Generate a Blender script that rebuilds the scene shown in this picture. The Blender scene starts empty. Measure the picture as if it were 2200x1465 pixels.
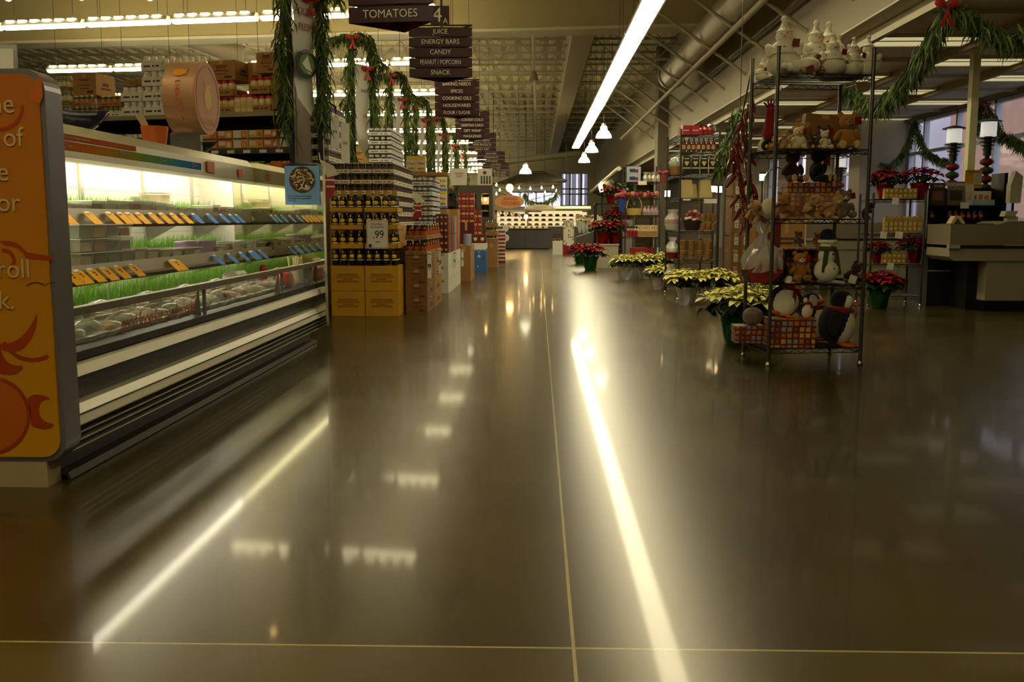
import bpy, math, random
from mathutils import Vector, Matrix
random.seed(11)
SC = bpy.context.scene
COL = SC.collection
PI = math.pi
# ---------------------------------------------------------------- camera
FPX = 2050.0
TH = math.atan(260.5 / FPX)
PS = math.atan(55.0 / FPX * math.cos(TH))
C_POS = Vector((0, 0, 1.0))
C_F = Vector((-math.sin(PS) * math.cos(TH), math.cos(PS) * math.cos(TH), -math.sin(TH)))
C_R = Vector((math.cos(PS), math.sin(PS), 0))
C_U = C_R.cross(C_F)
cam_data = bpy.data.cameras.new('camera')
cam_data.sensor_width = 36
cam_data.lens = FPX / 2200 * 36
cam_data.clip_start = 0.05
cam_data.clip_end = 300
cam = bpy.data.objects.new('camera', cam_data)
mw = Matrix((C_R, C_U, -C_F)).transposed().to_4x4()
mw.translation = C_POS
cam.matrix_world = mw
COL.objects.link(cam)
SC.camera = cam


def ray(px, py):
    return C_R * ((px - 1100) / FPX) + C_U * ((732.5 - py) / FPX) + C_F


def P(px, py, Y):
    r = ray(px, py)
    return C_POS + r * (Y / r.y)


def PZ(px, py, z):
    r = ray(px, py)
    return C_POS + r * ((z - 1.0) / r.z)


def PX(px, py, X):
    r = ray(px, py)
    return C_POS + r * (X / r.x)


# ---------------------------------------------------------------- view, world, render limits
SC.view_settings.view_transform = 'Standard'
SC.view_settings.look = 'None'
SC.view_settings.exposure = 1.1
SC.view_settings.gamma = 1.0
SC.view_settings.use_curve_mapping = False
cy = SC.cycles
cy.max_bounces = 6
cy.diffuse_bounces = 3
cy.glossy_bounces = 3
cy.transmission_bounces = 5
cy.transparent_max_bounces = 9
cy.sample_clamp_indirect = 4.0
cy.caustics_reflective = False
cy.caustics_refractive = False
cy.use_denoising = True
cy.adaptive_threshold = 0.07
world = bpy.data.worlds.new('overcast_day')
world.use_nodes = True
SC.world = world
wn = world.node_tree.nodes
bgn = wn['Background']
sky = wn.new('ShaderNodeTexSky')
sky.sky_type = 'PREETHAM'
sky.turbidity = 7
sky.sun_direction = (-0.5, 0.3, 0.6)
mixw = wn.new('ShaderNodeMixRGB')
mixw.inputs['Fac'].default_value = 0.75
mixw.inputs['Color2'].default_value = (0.62, 0.63, 0.78, 1)
world.node_tree.links.new(sky.outputs[0], mixw.inputs['Color1'])
world.node_tree.links.new(mixw.outputs[0], bgn.inputs['Color'])
bgn.inputs['Strength'].default_value = 0.8
TUBE = 9.0          # radiance of the open fluorescent strips
WARM = (1.0, 0.86, 0.52)


# ---------------------------------------------------------------- materials
def lin(c):
    return tuple(((x / 255) / 12.92 if x / 255 <= 0.04045 else ((x / 255 + 0.055) / 1.055) ** 2.4) for x in c)


MATS = {}


def M(name, col, rough=0.55, metal=0.0, emit=0.0, vary=0.0, vscale=8.0, trans=0.0, alpha=1.0, bump=0.0, bscale=40.0, coat=0.0, sheen=0.0, spec=0.5, ecol=None):
    """col: 0-255 sRGB triple."""
    if name in MATS:
        return MATS[name]
    m = bpy.data.materials.new(name)
    m.use_nodes = True
    nt = m.node_tree
    b = nt.nodes['Principled BSDF']
    c = lin(col)
    b.inputs['Base Color'].default_value = (*c, 1)
    b.inputs['Roughness'].default_value = rough
    b.inputs['Metallic'].default_value = metal
    b.inputs['Specular IOR Level'].default_value = spec
    b.inputs['Transmission Weight'].default_value = trans
    b.inputs['Alpha'].default_value = alpha
    b.inputs['Coat Weight'].default_value = coat
    b.inputs['Sheen Weight'].default_value = sheen
    if emit:
        b.inputs['Emission Color'].default_value = (*(ecol or c), 1)
        b.inputs['Emission Strength'].default_value = emit
    if vary or bump:
        tc = nt.nodes.new('ShaderNodeTexCoord')
        nz = nt.nodes.new('ShaderNodeTexNoise')
        nz.inputs['Scale'].default_value = vscale
        nz.inputs['Detail'].default_value = 3
        nt.links.new(tc.outputs['Object'], nz.inputs['Vector'])
        if vary:
            mx = nt.nodes.new('ShaderNodeMixRGB')
            mx.inputs['Color1'].default_value = (*[x * (1 - vary) for x in c], 1)
            mx.inputs['Color2'].default_value = (*[min(1, x * (1 + vary)) for x in c], 1)
            nt.links.new(nz.outputs['Fac'], mx.inputs['Fac'])
            nt.links.new(mx.outputs[0], b.inputs['Base Color'])
        if bump:
            n2 = nt.nodes.new('ShaderNodeTexNoise')
            n2.inputs['Scale'].default_value = bscale
            nt.links.new(tc.outputs['Object'], n2.inputs['Vector'])
            bp = nt.nodes.new('ShaderNodeBump')
            bp.inputs['Strength'].default_value = bump
            bp.inputs['Distance'].default_value = 0.01
            nt.links.new(n2.outputs['Fac'], bp.inputs['Height'])
            nt.links.new(bp.outputs[0], b.inputs['Normal'])
    MATS[name] = m
    return m


def grid_mat(name, cols, sx, sz, line, rough=0.5, gap=0.12):
    """small printed picture squares on gift boxes: a grid of tiles of varied colours with lines between"""
    if name in MATS:
        return MATS[name]
    m = bpy.data.materials.new(name)
    m.use_nodes = True
    nt = m.node_tree
    b = nt.nodes['Principled BSDF']
    b.inputs['Roughness'].default_value = rough
    tc = nt.nodes.new('ShaderNodeTexCoord')
    br = nt.nodes.new('ShaderNodeTexVoronoi')
    br.distance = 'CHEBYCHEV'
    br.inputs['Randomness'].default_value = 0.0
    br.inputs['Scale'].default_value = sx
    br.voronoi_dimensions = '2D'
    sx3 = nt.nodes.new('ShaderNodeSeparateXYZ')
    ad = nt.nodes.new('ShaderNodeMath')
    cx3 = nt.nodes.new('ShaderNodeCombineXYZ')
    nt.links.new(tc.outputs['Object'], sx3.inputs[0])
    nt.links.new(sx3.outputs[0], ad.inputs[0])
    nt.links.new(sx3.outputs[1], ad.inputs[1])
    nt.links.new(ad.outputs[0], cx3.inputs[0])
    nt.links.new(sx3.outputs[2], cx3.inputs[1])
    nt.links.new(cx3.outputs[0], br.inputs['Vector'])
    rp = nt.nodes.new('ShaderNodeValToRGB')
    rp.color_ramp.interpolation = 'CONSTANT'
    rp.color_ramp.elements[0].color = (*lin(cols[0]), 1)
    rp.color_ramp.elements[1].position = 1 / len(cols)
    rp.color_ramp.elements[1].color = (*lin(cols[1]), 1)
    for i in range(2, len(cols)):
        e = rp.color_ramp.elements.new(i / len(cols))
        e.color = (*lin(cols[i]), 1)
    sp = nt.nodes.new('ShaderNodeSeparateColor')
    nt.links.new(br.outputs['Color'], sp.inputs[0])
    nt.links.new(sp.outputs[0], rp.inputs['Fac'])
    lt = nt.nodes.new('ShaderNodeMath')
    lt.operation = 'LESS_THAN'
    lt.inputs[1].default_value = 0.5 - gap
    nt.links.new(br.outputs['Distance'], lt.inputs[0])
    lt2 = nt.nodes.new('ShaderNodeMath')
    lt2.operation = 'LESS_THAN'
    lt2.inputs[1].default_value = 0.2
    nt.links.new(br.outputs['Distance'], lt2.inputs[0])
    mx = nt.nodes.new('ShaderNodeMixRGB')
    mx.inputs['Color1'].default_value = (*lin(line), 1)
    nt.links.new(lt.outputs[0], mx.inputs['Fac'])
    nt.links.new(rp.outputs[0], mx.inputs['Color2'])
    m2 = nt.nodes.new('ShaderNodeMixRGB')
    m2.blend_type = 'SCREEN'
    m2.inputs['Color2'].default_value = (0.12, 0.09, 0.08, 1)
    nt.links.new(lt2.outputs[0], m2.inputs['Fac'])
    nt.links.new(mx.outputs[0], m2.inputs['Color1'])
    nt.links.new(m2.outputs[0], b.inputs['Base Color'])
    MATS[name] = m
    return m


# ---------------------------------------------------------------- mesh builder
class MB:
    def __init__(s):
        s.v, s.f, s.m, s.s = [], [], [], []
        s.T = None

    def add(s, vs, fs, mat=0, smooth=False):
        b = len(s.v)
        if s.T is not None:
            vs = [tuple(s.T @ Vector(p)) for p in vs]
        s.v.extend(tuple(p) for p in vs)
        for f in fs:
            s.f.append([b + i for i in f])
            s.m.append(mat)
            s.s.append(smooth)
        return s

    def box(s, x0, y0, z0, x1, y1, z1, mat=0):
        vs = [(x, y, z) for z in (z0, z1) for y in (y0, y1) for x in (x0, x1)]
        return s.add(vs, [(0, 2, 3, 1), (4, 5, 7, 6), (0, 1, 5, 4), (2, 6, 7, 3), (0, 4, 6, 2), (1, 3, 7, 5)], mat)

    def cbox(s, c, d, mat=0, rz=0.0, rx=0.0, ry=0.0):
        R = Matrix.Rotation(rz, 3, 'Z') @ Matrix.Rotation(ry, 3, 'Y') @ Matrix.Rotation(rx, 3, 'X')
        vs = [Vector(c) + R @ Vector((x * d[0] / 2, y * d[1] / 2, z * d[2] / 2)) for z in (-1, 1) for y in (-1, 1) for x in (-1, 1)]
        return s.add(vs, [(0, 2, 3, 1), (4, 5, 7, 6), (0, 1, 5, 4), (2, 6, 7, 3), (0, 4, 6, 2), (1, 3, 7, 5)], mat)

    def cyl(s, p0, p1, r0, r1=None, n=10, mat=0, caps=True, smooth=True):
        r1 = r0 if r1 is None else r1
        p0, p1 = Vector(p0), Vector(p1)
        d = (p1 - p0).normalized()
        a = d.orthogonal().normalized()
        b = d.cross(a)
        vs = []
        for p, r in ((p0, r0), (p1, r1)):
            for i in range(n):
                t = 2 * PI * i / n
                vs.append(p + (a * math.cos(t) + b * math.sin(t)) * r)
        fs = [(i, (i + 1) % n, n + (i + 1) % n, n + i) for i in range(n)]
        s.add(vs, fs, mat, smooth)
        if caps:
            s.add(vs, [tuple(range(n - 1, -1, -1)), tuple(range(n, 2 * n))], mat)
        return s

    def tube(s, pts, r, n=6, mat=0):
        for a, b in zip(pts, pts[1:]):
            s.cyl(a, b, r, r, n, mat)
        return s

    def lathe(s, prof, n=16, mat=0, c=(0, 0, 0), smooth=True, mats=None):
        k = len(prof)
        vs = [(c[0] + r * math.cos(2 * PI * i / n), c[1] + r * math.sin(2 * PI * i / n), c[2] + z) for r, z in prof for i in range(n)]
        for j in range(k - 1):
            mm = mats[j] if mats else mat
            s.add([vs[j * n + i] for i in range(n)] + [vs[(j + 1) * n + i] for i in range(n)], [(i, (i + 1) % n, n + (i + 1) % n, n + i) for i in range(n)], mm, smooth)
        return s

    def ell(s, c, r, seg=12, ring=8, mat=0, R=None):
        r = (r, r, r) if not hasattr(r, '__len__') else r
        vs = []
        for j in range(ring + 1):
            a = -PI / 2 + PI * j / ring
            for i in range(seg):
                t = 2 * PI * i / seg
                p = Vector((r[0] * math.cos(a) * math.cos(t), r[1] * math.cos(a) * math.sin(t), r[2] * math.sin(a)))
                if R is not None:
                    p = R @ p
                vs.append(p + Vector(c))
        fs = [(j * seg + i, j * seg + (i + 1) % seg, (j + 1) * seg + (i + 1) % seg, (j + 1) * seg + i) for j in range(ring) for i in range(seg)]
        return s.add(vs, fs, mat, True)

    def prism(s, pts, y0, y1, mat=0, axis='y', smooth=False):
        """extrude a 2-D outline (a, b): axis y -> (a, y, b); x -> (x, a, b); z -> (a, b, z)"""
        def q(a, b, t):
            return (a, t, b) if axis == 'y' else ((t, a, b) if axis == 'x' else (a, b, t))
        n = len(pts)
        vs = [q(a, b, y0) for a, b in pts] + [q(a, b, y1) for a, b in pts]
        s.add(vs, [tuple(range(n)), tuple(range(2 * n - 1, n - 1, -1))], mat)
        return s.add(vs, [(i, n + i, n + (i + 1) % n, (i + 1) % n) for i in range(n)], mat, smooth)

    def mesh(s, name, mats):
        me = bpy.data.meshes.new(name)
        me.from_pydata(s.v, [], s.f)
        for m in (mats if isinstance(mats, (list, tuple)) else [mats]):
            me.materials.append(m)
        me.polygons.foreach_set('material_index', s.m)
        me.polygons.foreach_set('use_smooth', s.s)
        me.update()
        return me


def link(o, parent=None):
    COL.objects.link(o)
    if parent is not None:
        o.parent = parent
    return o


def part(name, mb, mats, parent, label=None, loc=None, rot=None):
    me = mb if isinstance(mb, bpy.types.Mesh) else mb.mesh(name, mats)
    o = link(bpy.data.objects.new(name, me), parent)
    if loc is not None:
        o.location = loc
    if rot is not None:
        o.rotation_euler = rot
    if label:
        o['label'] = label
    return o


def props(o, label, cat, group=None, kind=None):
    o['label'] = label
    if cat:
        o['category'] = cat
    if group:
        o['group'] = group
    if kind:
        o['kind'] = kind
    return o


def thing(name, label, cat, loc=(0, 0, 0), rz=0.0, group=None, rot=None, scale=None):
    o = link(bpy.data.objects.new(name, None))
    o.empty_display_size = 0.1
    o.location = loc
    o.rotation_euler = rot if rot is not None else (0, 0, rz)
    if scale:
        o.scale = (scale,) * 3 if not hasattr(scale, '__len__') else scale
    return props(o, label, cat, group)


def solo(name, mb, mats, label, cat, loc=(0, 0, 0), rz=0.0, group=None, rot=None, kind=None, scale=None):
    """a thing that is one mesh"""
    me = mb if isinstance(mb, bpy.types.Mesh) else mb.mesh(name, mats)
    o = link(bpy.data.objects.new(name, me))
    o.location = loc
    o.rotation_euler = rot if rot is not None else (0, 0, rz)
    if scale:
        o.scale = (scale,) * 3 if not hasattr(scale, '__len__') else scale
    return props(o, label, cat, group, kind)


def struct(name, mb, mats, loc=(0, 0, 0), rz=0.0, label=None):
    me = mb if isinstance(mb, bpy.types.Mesh) else mb.mesh(name, mats)
    o = link(bpy.data.objects.new(name, me))
    o.location = loc
    o.rotation_euler = (0, 0, rz)
    o['kind'] = 'structure'
    if label:
        o['label'] = label
    return o


def dup(root, loc, rz=None, label=None, group=None, rot=None, scale=None):
    r = root.copy()
    COL.objects.link(r)
    r.location = loc
    if rot is not None:
        r.rotation_euler = rot
    elif rz is not None:
        r.rotation_euler = (0, 0, rz)
    if scale:
        r.scale = (scale,) * 3 if not hasattr(scale, '__len__') else scale
    if label:
        r['label'] = label
    if group:
        r['group'] = group
    for ch in list(root.children):
        c = ch.copy()
        COL.objects.link(c)
        c.parent = r
        for g in list(ch.children):
            d = g.copy()
            COL.objects.link(d)
            d.parent = c
    return r


# ---------------------------------------------------------------- lettering
_TXT = {}


def text_mesh(body, size, mat, align='CENTER', xs=1.0, extrude=0.0008, shear=0.0):
    key = (body, size, mat.name, align, xs, extrude, shear)
    if key in _TXT:
        return _TXT[key]
    cu = bpy.data.curves.new('t', 'FONT')
    cu.body = body
    cu.size = size
    cu.align_x = align
    cu.align_y = 'CENTER'
    cu.extrude = extrude
    cu.shear = shear
    cu.resolution_u = 3
    to = bpy.data.objects.new('t', cu)
    COL.objects.link(to)
    dg = bpy.context.evaluated_depsgraph_get()
    me = bpy.data.meshes.new_from_object(to.evaluated_get(dg))
    bpy.data.objects.remove(to)
    bpy.data.curves.remove(cu)
    for v in me.vertices:
        v.co.x *= xs
    me.materials.clear()
    me.materials.append(mat)
    _TXT[key] = me
    return me


def lettering(body, size, mat, parent, loc, rot=(PI / 2, 0, 0), align='CENTER', xs=1.0, name='lettering', label=None):
    return part(name, text_mesh(body, size, mat, align, xs), None, parent, label, loc, rot)


ORD = ['first', 'second', 'third', 'fourth', 'fifth', 'sixth', 'seventh', 'eighth', 'ninth', 'tenth', 'eleventh', 'twelfth', 'thirteenth', 'fourteenth', 'fifteenth', 'sixteenth', 'seventeenth', 'eighteenth', 'nineteenth', 'twentieth', 'twenty-first', 'twenty-second', 'twenty-third', 'twenty-fourth']

# shared colours
CREAM = M('cream_paint', (205, 196, 165), 0.6, vary=0.05, vscale=1.5)
WALLP = M('wall_paint', (176, 170, 146), 0.7, vary=0.05, vscale=1.0)
GREYP = M('grey_paint', (150, 144, 130), 0.65)
STEEL = M('brushed_steel', (200, 198, 185), 0.32, 0.85, vary=0.08, vscale=6)
CHROME = M('chrome', (205, 205, 210), 0.18, 1.0)
DARKSTEEL = M('dark_steel', (70, 66, 58), 0.4, 0.6)
BLACK = M('black_metal', (14, 13, 12), 0.4, 0.2)
BLACKP = M('black_plastic', (12, 12, 12), 0.5)
WHITEP = M('white_card', (228, 224, 208), 0.6)
GREYIN = M('grey_ink', (70, 66, 60), 0.7)
BLACKIN = M('black_ink', (18, 16, 14), 0.6)
REDINK = M('red_ink', (165, 28, 20), 0.55)
CARD = M('brown_cardboard', (166, 124, 66), 0.75, vary=0.08, vscale=9, bump=0.05, bscale=60)
CARDD = M('dark_cardboard', (138, 98, 50), 0.75, vary=0.08, vscale=9)
TAPE = M('packing_tape', (188, 152, 96), 0.35)
YCARD = M('yellow_cardboard', (204, 150, 22), 0.6, vary=0.06, vscale=6)
GOLD = M('gold_foil', (190, 140, 40), 0.35, 0.6)
RED = M('red_print', (150, 22, 18), 0.5)
DKRED = M('dark_red_print', (86, 14, 14), 0.5)
ORANGE = M('orange_print', (214, 110, 20), 0.5)
YELLOW = M('yellow_print', (226, 180, 30), 0.5)
BLUE = M('blue_print', (40, 96, 170), 0.5)
GREEN = M('green_print', (60, 96, 40), 0.55)
CREAMPR = M('cream_print', (222, 210, 170), 0.55)
GLASSJ = M('amber_glass', (120, 52, 14), 0.12, coat=0.5)
CLEAR = M('clear_plastic', (235, 238, 225), 0.12, alpha=0.32)
# ================================================================ SETTING
def floor_material():
    m = bpy.data.materials.new('polished_concrete')
    m.use_nodes = True
    nt = m.node_tree
    L = nt.links.new
    b = nt.nodes['Principled BSDF']
    geo = nt.nodes.new('ShaderNodeNewGeometry')
    sep = nt.nodes.new('ShaderNodeSeparateXYZ')
    L(geo.outputs['Position'], sep.inputs[0])
    n1 = nt.nodes.new('ShaderNodeTexNoise')
    n1.inputs['Scale'].default_value = 1.3
    n1.inputs['Detail'].default_value = 3
    n1.inputs['Roughness'].default_value = 0.55
    L(geo.outputs['Position'], n1.inputs['Vector'])
    n2 = nt.nodes.new('ShaderNodeTexNoise')
    n2.inputs['Scale'].default_value = 14
    n2.inputs['Detail'].default_value = 6
    L(geo.outputs['Position'], n2.inputs['Vector'])
    r1 = nt.nodes.new('ShaderNodeValToRGB')
    r1.color_ramp.elements[0].position = 0.18
    r1.color_ramp.elements[0].color = (*lin((42, 34, 12)), 1)
    r1.color_ramp.elements[1].position = 0.85
    r1.color_ramp.elements[1].color = (*lin((86, 73, 36)), 1)
    L(n1.outputs['Fac'], r1.inputs['Fac'])
    mx = nt.nodes.new('ShaderNodeMixRGB')
    mx.blend_type = 'OVERLAY'
    mx.inputs['Fac'].default_value = 0.14
    L(r1.outputs[0], mx.inputs['Color1'])
    mx.inputs['Color2'].default_value = (.5, .5, .5, 1)

    def near(axis, pos, w):
        s = nt.nodes.new('ShaderNodeMath')
        s.operation = 'SUBTRACT'
        s.inputs[1].default_value = pos
        L(sep.outputs[axis], s.inputs[0])
        a = nt.nodes.new('ShaderNodeMath')
        a.operation = 'ABSOLUTE'
        L(s.outputs[0], a.inputs[0])
        t = nt.nodes.new('ShaderNodeMath')
        t.operation = 'LESS_THAN'
        t.inputs[1].default_value = w
        L(a.outputs[0], t.inputs[0])
        return t.outputs[0]
    masks = [near(0, 0.088, 0.0042), near(1, 2.14, 0.004), near(1, 12.4, 0.006), near(1, 22.5, 0.006)]
    cur = mx.outputs[0]
    for k in masks:
        j = nt.nodes.new('ShaderNodeMixRGB')
        j.inputs['Color2'].default_value = (*lin((176, 166, 110)), 1)
        L(k, j.inputs['Fac'])
        L(cur, j.inputs['Color1'])
        cur = j.outputs[0]
    # the slab this side of the cross joint was poured paler
    lt = nt.nodes.new('ShaderNodeMath')
    lt.operation = 'LESS_THAN'
    lt.inputs[1].default_value = 2.136
    L(sep.outputs[1], lt.inputs[0])
    j = nt.nodes.new('ShaderNodeMixRGB')
    j.blend_type = 'ADD'
    f = nt.nodes.new('ShaderNodeMath')
    f.operation = 'MULTIPLY'
    f.inputs[1].default_value = 0.5
    L(lt.outputs[0], f.inputs[0])
    L(f.outputs[0], j.inputs['Fac'])
    L(cur, j.inputs['Color1'])
    j.inputs['Color2'].default_value = (0.06, 0.045, 0.012, 1)
    L(j.outputs[0], b.inputs['Base Color'])
    rr = nt.nodes.new('ShaderNodeMapRange')
    rr.inputs['To Min'].default_value = 0.25
    rr.inputs['To Max'].default_value = 0.29
    L(n1.outputs['Fac'], rr.inputs['Value'])
    b.inputs['Roughness'].default_value = 0.27
    b.inputs['Specular IOR Level'].default_value = 0.42
    b.inputs['Specular Tint'].default_value = (1, .84, .5, 1)
    b.inputs['Coat Weight'].default_value = 0.18
    b.inputs['Coat Roughness'].default_value = 0.06
    b.inputs['Coat IOR'].default_value = 1.45
    bp = nt.nodes.new('ShaderNodeBump')
    bp.inputs['Strength'].default_value = 0.0
    bp.inputs['Distance'].default_value = 0.02
    L(n1.outputs['Fac'], bp.inputs['Height'])
    return m


XL, XR, Y0, Y1 = -24.0, 7.7, -6.0, 58.0
mb = MB()
mb.add([(XL - .2, Y0 - .2, 0), (XR + .2, Y0 - .2, 0), (XR + .2, Y1 + .2, 0), (XL - .2, Y1 + .2, 0)], [(0, 1, 2, 3)])
struct('floor', mb, floor_material())
# corrugated roof deck
DECK = M('painted_roof_deck', (205, 196, 160), 0.7)
mb = MB()
prof, x = [], XL
while x < 3.9:
    prof += [(x, 5.6), (x + .2, 5.6), (x + .24, 5.68), (x + .34, 5.68)]
    x += .38
vs = [(a, Y0, z) for a, z in prof] + [(a, Y1, z) for a, z in prof]
n = len(prof)
mb.add(vs, [(i, n + i, n + i + 1, i + 1) for i in range(n - 1)])
struct('ceiling', mb, DECK)
# walls
mb = MB().box(XL, Y0 - .2, 0, XR, Y0, 5.7)
struct('wall_rear', mb, WALLP)
mb = MB().box(XL - .2, Y0, 0, XL, Y1, 5.7)
struct('wall_left', mb, WALLP)
FW = M('far_wall_paint', (190, 184, 150), 0.75, vary=0.06, vscale=.8)
a, b_ = P(1205, 442, Y1), P(1264, 372, Y1)
mb = MB()
mb.box(XL, Y1, 0, a.x, Y1 + .2, 5.7)
mb.box(b_.x, Y1, 0, XR, Y1 + .2, 5.7)
mb.box(a.x, Y1, b_.z, b_.x, Y1 + .2, 5.7)
mb.box(a.x, Y1, 0, b_.x, Y1 + .2, a.z)
struct('wall_far', mb, FW)
MULL = M('window_frame_paint', (150, 152, 160), 0.5)
mb = MB()
w, h = b_.x - a.x, b_.z - a.z
for t in (0, .33, .74, 1):
    mb.box(a.x + w * t - .05, Y1 + .04, a.z, a.x + w * t + .05, Y1 + .14, b_.z)
for t in (0, .36, .52, 1):
    mb.box(a.x, Y1 + .04, a.z + h * t - .04, b_.x, Y1 + .14, a.z + h * t + .04)
WINGLASS = M('window_glass', (240, 244, 250), 0.05, alpha=0.12)
wf = struct('window_1', mb, MULL)
part('pane', MB().box(a.x, Y1 + .09, a.z, b_.x, Y1 + .1, b_.z), WINGLASS, wf)
# bulkhead between the tall sales hall and the low front end
mb = MB()
mb.box(3.5, Y0, 3.13, 3.62, 26.2, 5.7)
mb.box(3.5, 26.9, 3.13, 3.62, Y1, 5.7)
struct('wall_bulkhead', mb, M('bulkhead_paint', (160, 150, 122), .7, vary=.05, vscale=.8))
mb = MB().box(3.5, Y0, 3.11, 3.78, Y1, 3.13)
struct('trim_1', mb, M('soffit_paint', (206, 204, 190), .6))
mb = MB().box(3.73, Y0, 2.98, 3.80, Y1, 3.11)
struct('trim_2', mb, CREAM)
mb = MB().box(3.22, 26.2, 0, 3.5, 26.9, 5.7)
struct('column', mb, M('column_paint', (110, 100, 76), .7))
# low ceiling over the checkouts, made of strips and beams with lay-in light panels
LOWC = M('low_ceiling_paint', (216, 206, 186), .7, vary=.04, vscale=1)
mb = MB().box(3.78, Y0, 3.10, XR + .2, Y1, 3.2)
struct('ceiling_low', mb, LOWC)
BEAMP = M('low_beam_paint', (160, 146, 116), .7)
for bx in (5.1, 6.4):
    struct('ceiling_beam', MB().box(bx - .04, Y0, 2.99, bx + .04, Y1, 3.10), BEAMP)
y = 5.6
while y < 36:
    struct('ceiling_rib', MB().box(3.8, y, 3.05, XR, y + .05, 3.10), LOWC)
    y += 1.475
PANEL = M('light_panel_diffuser', (226, 214, 160), .5, emit=0.29, vary=.12, vscale=20)
pan_i = 0
for col, (x0, x1) in enumerate(((3.86, 5.02), (5.18, 6.32), (6.48, 7.6))):
    for k in range(9):
        y = (8.3 if col != 1 else 9.8) + 2.95 * k
        t = thing('ceiling_light_panel', f'dim light panel in the low ceiling, {ORD[k]} along the {("aisle-side", "middle", "window-side")[col]} row', 'ceiling light', ((x0 + x1) / 2, y + .3, 3.045), 0, 'light panels over the checkouts')
        f = MB()
        hw = (x1 - x0) / 2
        for yy in (-.33, .30):
            f.box(-hw - .02, yy, 0, hw + .02, yy + .03, .05)
        for xx in (-hw - .02, hw):
            f.box(xx, -.3, 0, xx + .02, .3, .05)
        part('frame', f, LOWC, t)
        part('diffuser', MB().box(-hw, -.3, .01, hw, .3, .03), PANEL, t)
# window walls by the entrance
SW = M('front_wall_paint', (150, 140, 126), .75, vary=.05, vscale=1)
WX = 7.7
mb = MB()
mb.box(WX, Y0, 0, WX + .2, 12.6, 3.2)
mb.box(WX, 12.6, 0, WX + .2, 20.5, .95)
mb.box(WX, 12.6, 3.02, WX + .2, 20.5, 3.2)
mb.box(6.75, 20.5, 0, WX + .2, 20.7, 3.2)
struct('wall_front', mb, SW)
FR = M('aluminium_window_frame', (176, 180, 192), .4, .3)


def side_window(name, X, ya, yb, za, zb, ys, zs, fm=FR):
    mb = MB()
    for y in ys:
        mb.box(X + .03, y - .035, za, X + .13, y + .035, zb)
    for z in zs:
        mb.box(X + .03, ya, z - .03, X + .13, yb, z + .03)
    o = struct(name, mb, fm)
    part('pane', MB().box(X + .075, ya, za, X + .085, yb, zb), WINGLASS, o)
    return o


side_window('window_2', WX, 12.6, 20.5, .95, 3.02, (12.65, 13.9, 14.6, 15.35, 16.7, 18.2, 19.7, 20.44), (1.0, 1.55, 2.35, 2.98))
mb = MB()
X2 = 6.75
spans = [(20.7, 21.2), (22.4, 24.6), (26.2, 27.4), (28.6, Y1)]
for a0, a1 in spans:
    mb.box(X2, a0, 0, X2 + .2, a1, 3.2)
for a0, a1 in ((21.2, 22.4), (24.6, 26.2), (27.4, 28.6)):
    mb.box(X2, a0, 0, X2 + .2, a1, 1.2)
    mb.box(X2, a0, 2.75, X2 + .2, a1, 3.2)
struct('wall_side', mb, SW)
side_window('window_3', X2, 21.2, 22.4, 1.2, 2.75, (21.24, 21.8, 22.36), (1.24, 2.0, 2.71))
side_window('window_4', X2, 24.6, 26.2, 1.2, 2.75, (24.64, 25.4, 26.16), (1.24, 2.0, 2.71))
side_window('window_5', X2, 27.4, 28.6, 1.2, 2.75, (27.44, 28.0, 28.56), (1.24, 2.0, 2.71))
# what stands outside: ground and a brick house front across the yard
struct('ground_outside', MB().box(XR + .3, -10, -.3, 60, 90, -.2), M('wet_asphalt', (120, 118, 124), .6))
struct('ground_yard', MB().box(XL, Y1 + .3, -.3, XR, 90, -.2), M('snowy_yard', (190, 190, 200), .7))
BRK = M('orange_brick', (190, 150, 128), .8, vary=.2, vscale=3)
t = thing('building', 'orange brick house front outside the entrance windows', 'building', (18, 34, -.2))
part('wall', MB().box(0, -11, 0, 3, 9, 7), BRK, t)
for k, (yy, zz) in enumerate(((-9, 1.0), (-6.2, 1.0), (-3.2, 1.0), (0, 1.0), (3.5, 1.0), (-9, 4.0), (-6.2, 4.0), (-3.2, 4.0), (0, 4.0))):
    wd = part('window', MB().box(-.06, yy - .7, zz, 0.02, yy + .7, zz + 1.7), WHITEP, t)
    part('pane', MB().box(-.08, yy - .58, zz + .12, -.06, yy + .58, zz + 1.58), M('house_glass', (120, 120, 140), .2), wd)
part('roof', MB().box(-.5, -11.4, 7, 3.4, 9.4, 7.3), M('house_roof', (80, 70, 66), .8), t)
t = thing('building', 'grey shop front with dark windows outside, beyond the brick house', 'building', (19, 54, -.2))
part('wall', MB().box(0, -10.5, 0, 4, 14, 8), M('grey_render', (206, 202, 212), .8, vary=.15, vscale=.6), t)
for k in range(6):
    part('window', MB().box(-.06, -9 + k * 3.8, 1, .02, -7 + k * 3.8, 3.6), M('house_glass', (110, 110, 125), .2), t)
# timber fence far behind the back window
t = thing('fence', 'pale vertical board fence outside the far window', 'fence', (-1, Y1 + 6, -.2))
mb = MB()
for k in range(34):
    mb.box(-6 + k * .42, 0, 0, -6 + k * .42 + .3, .05, 4.6 + .4 * ((k * 7) % 3))
part('board_panel', mb, M('weathered_boards', (150, 146, 160), .8), t)

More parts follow.
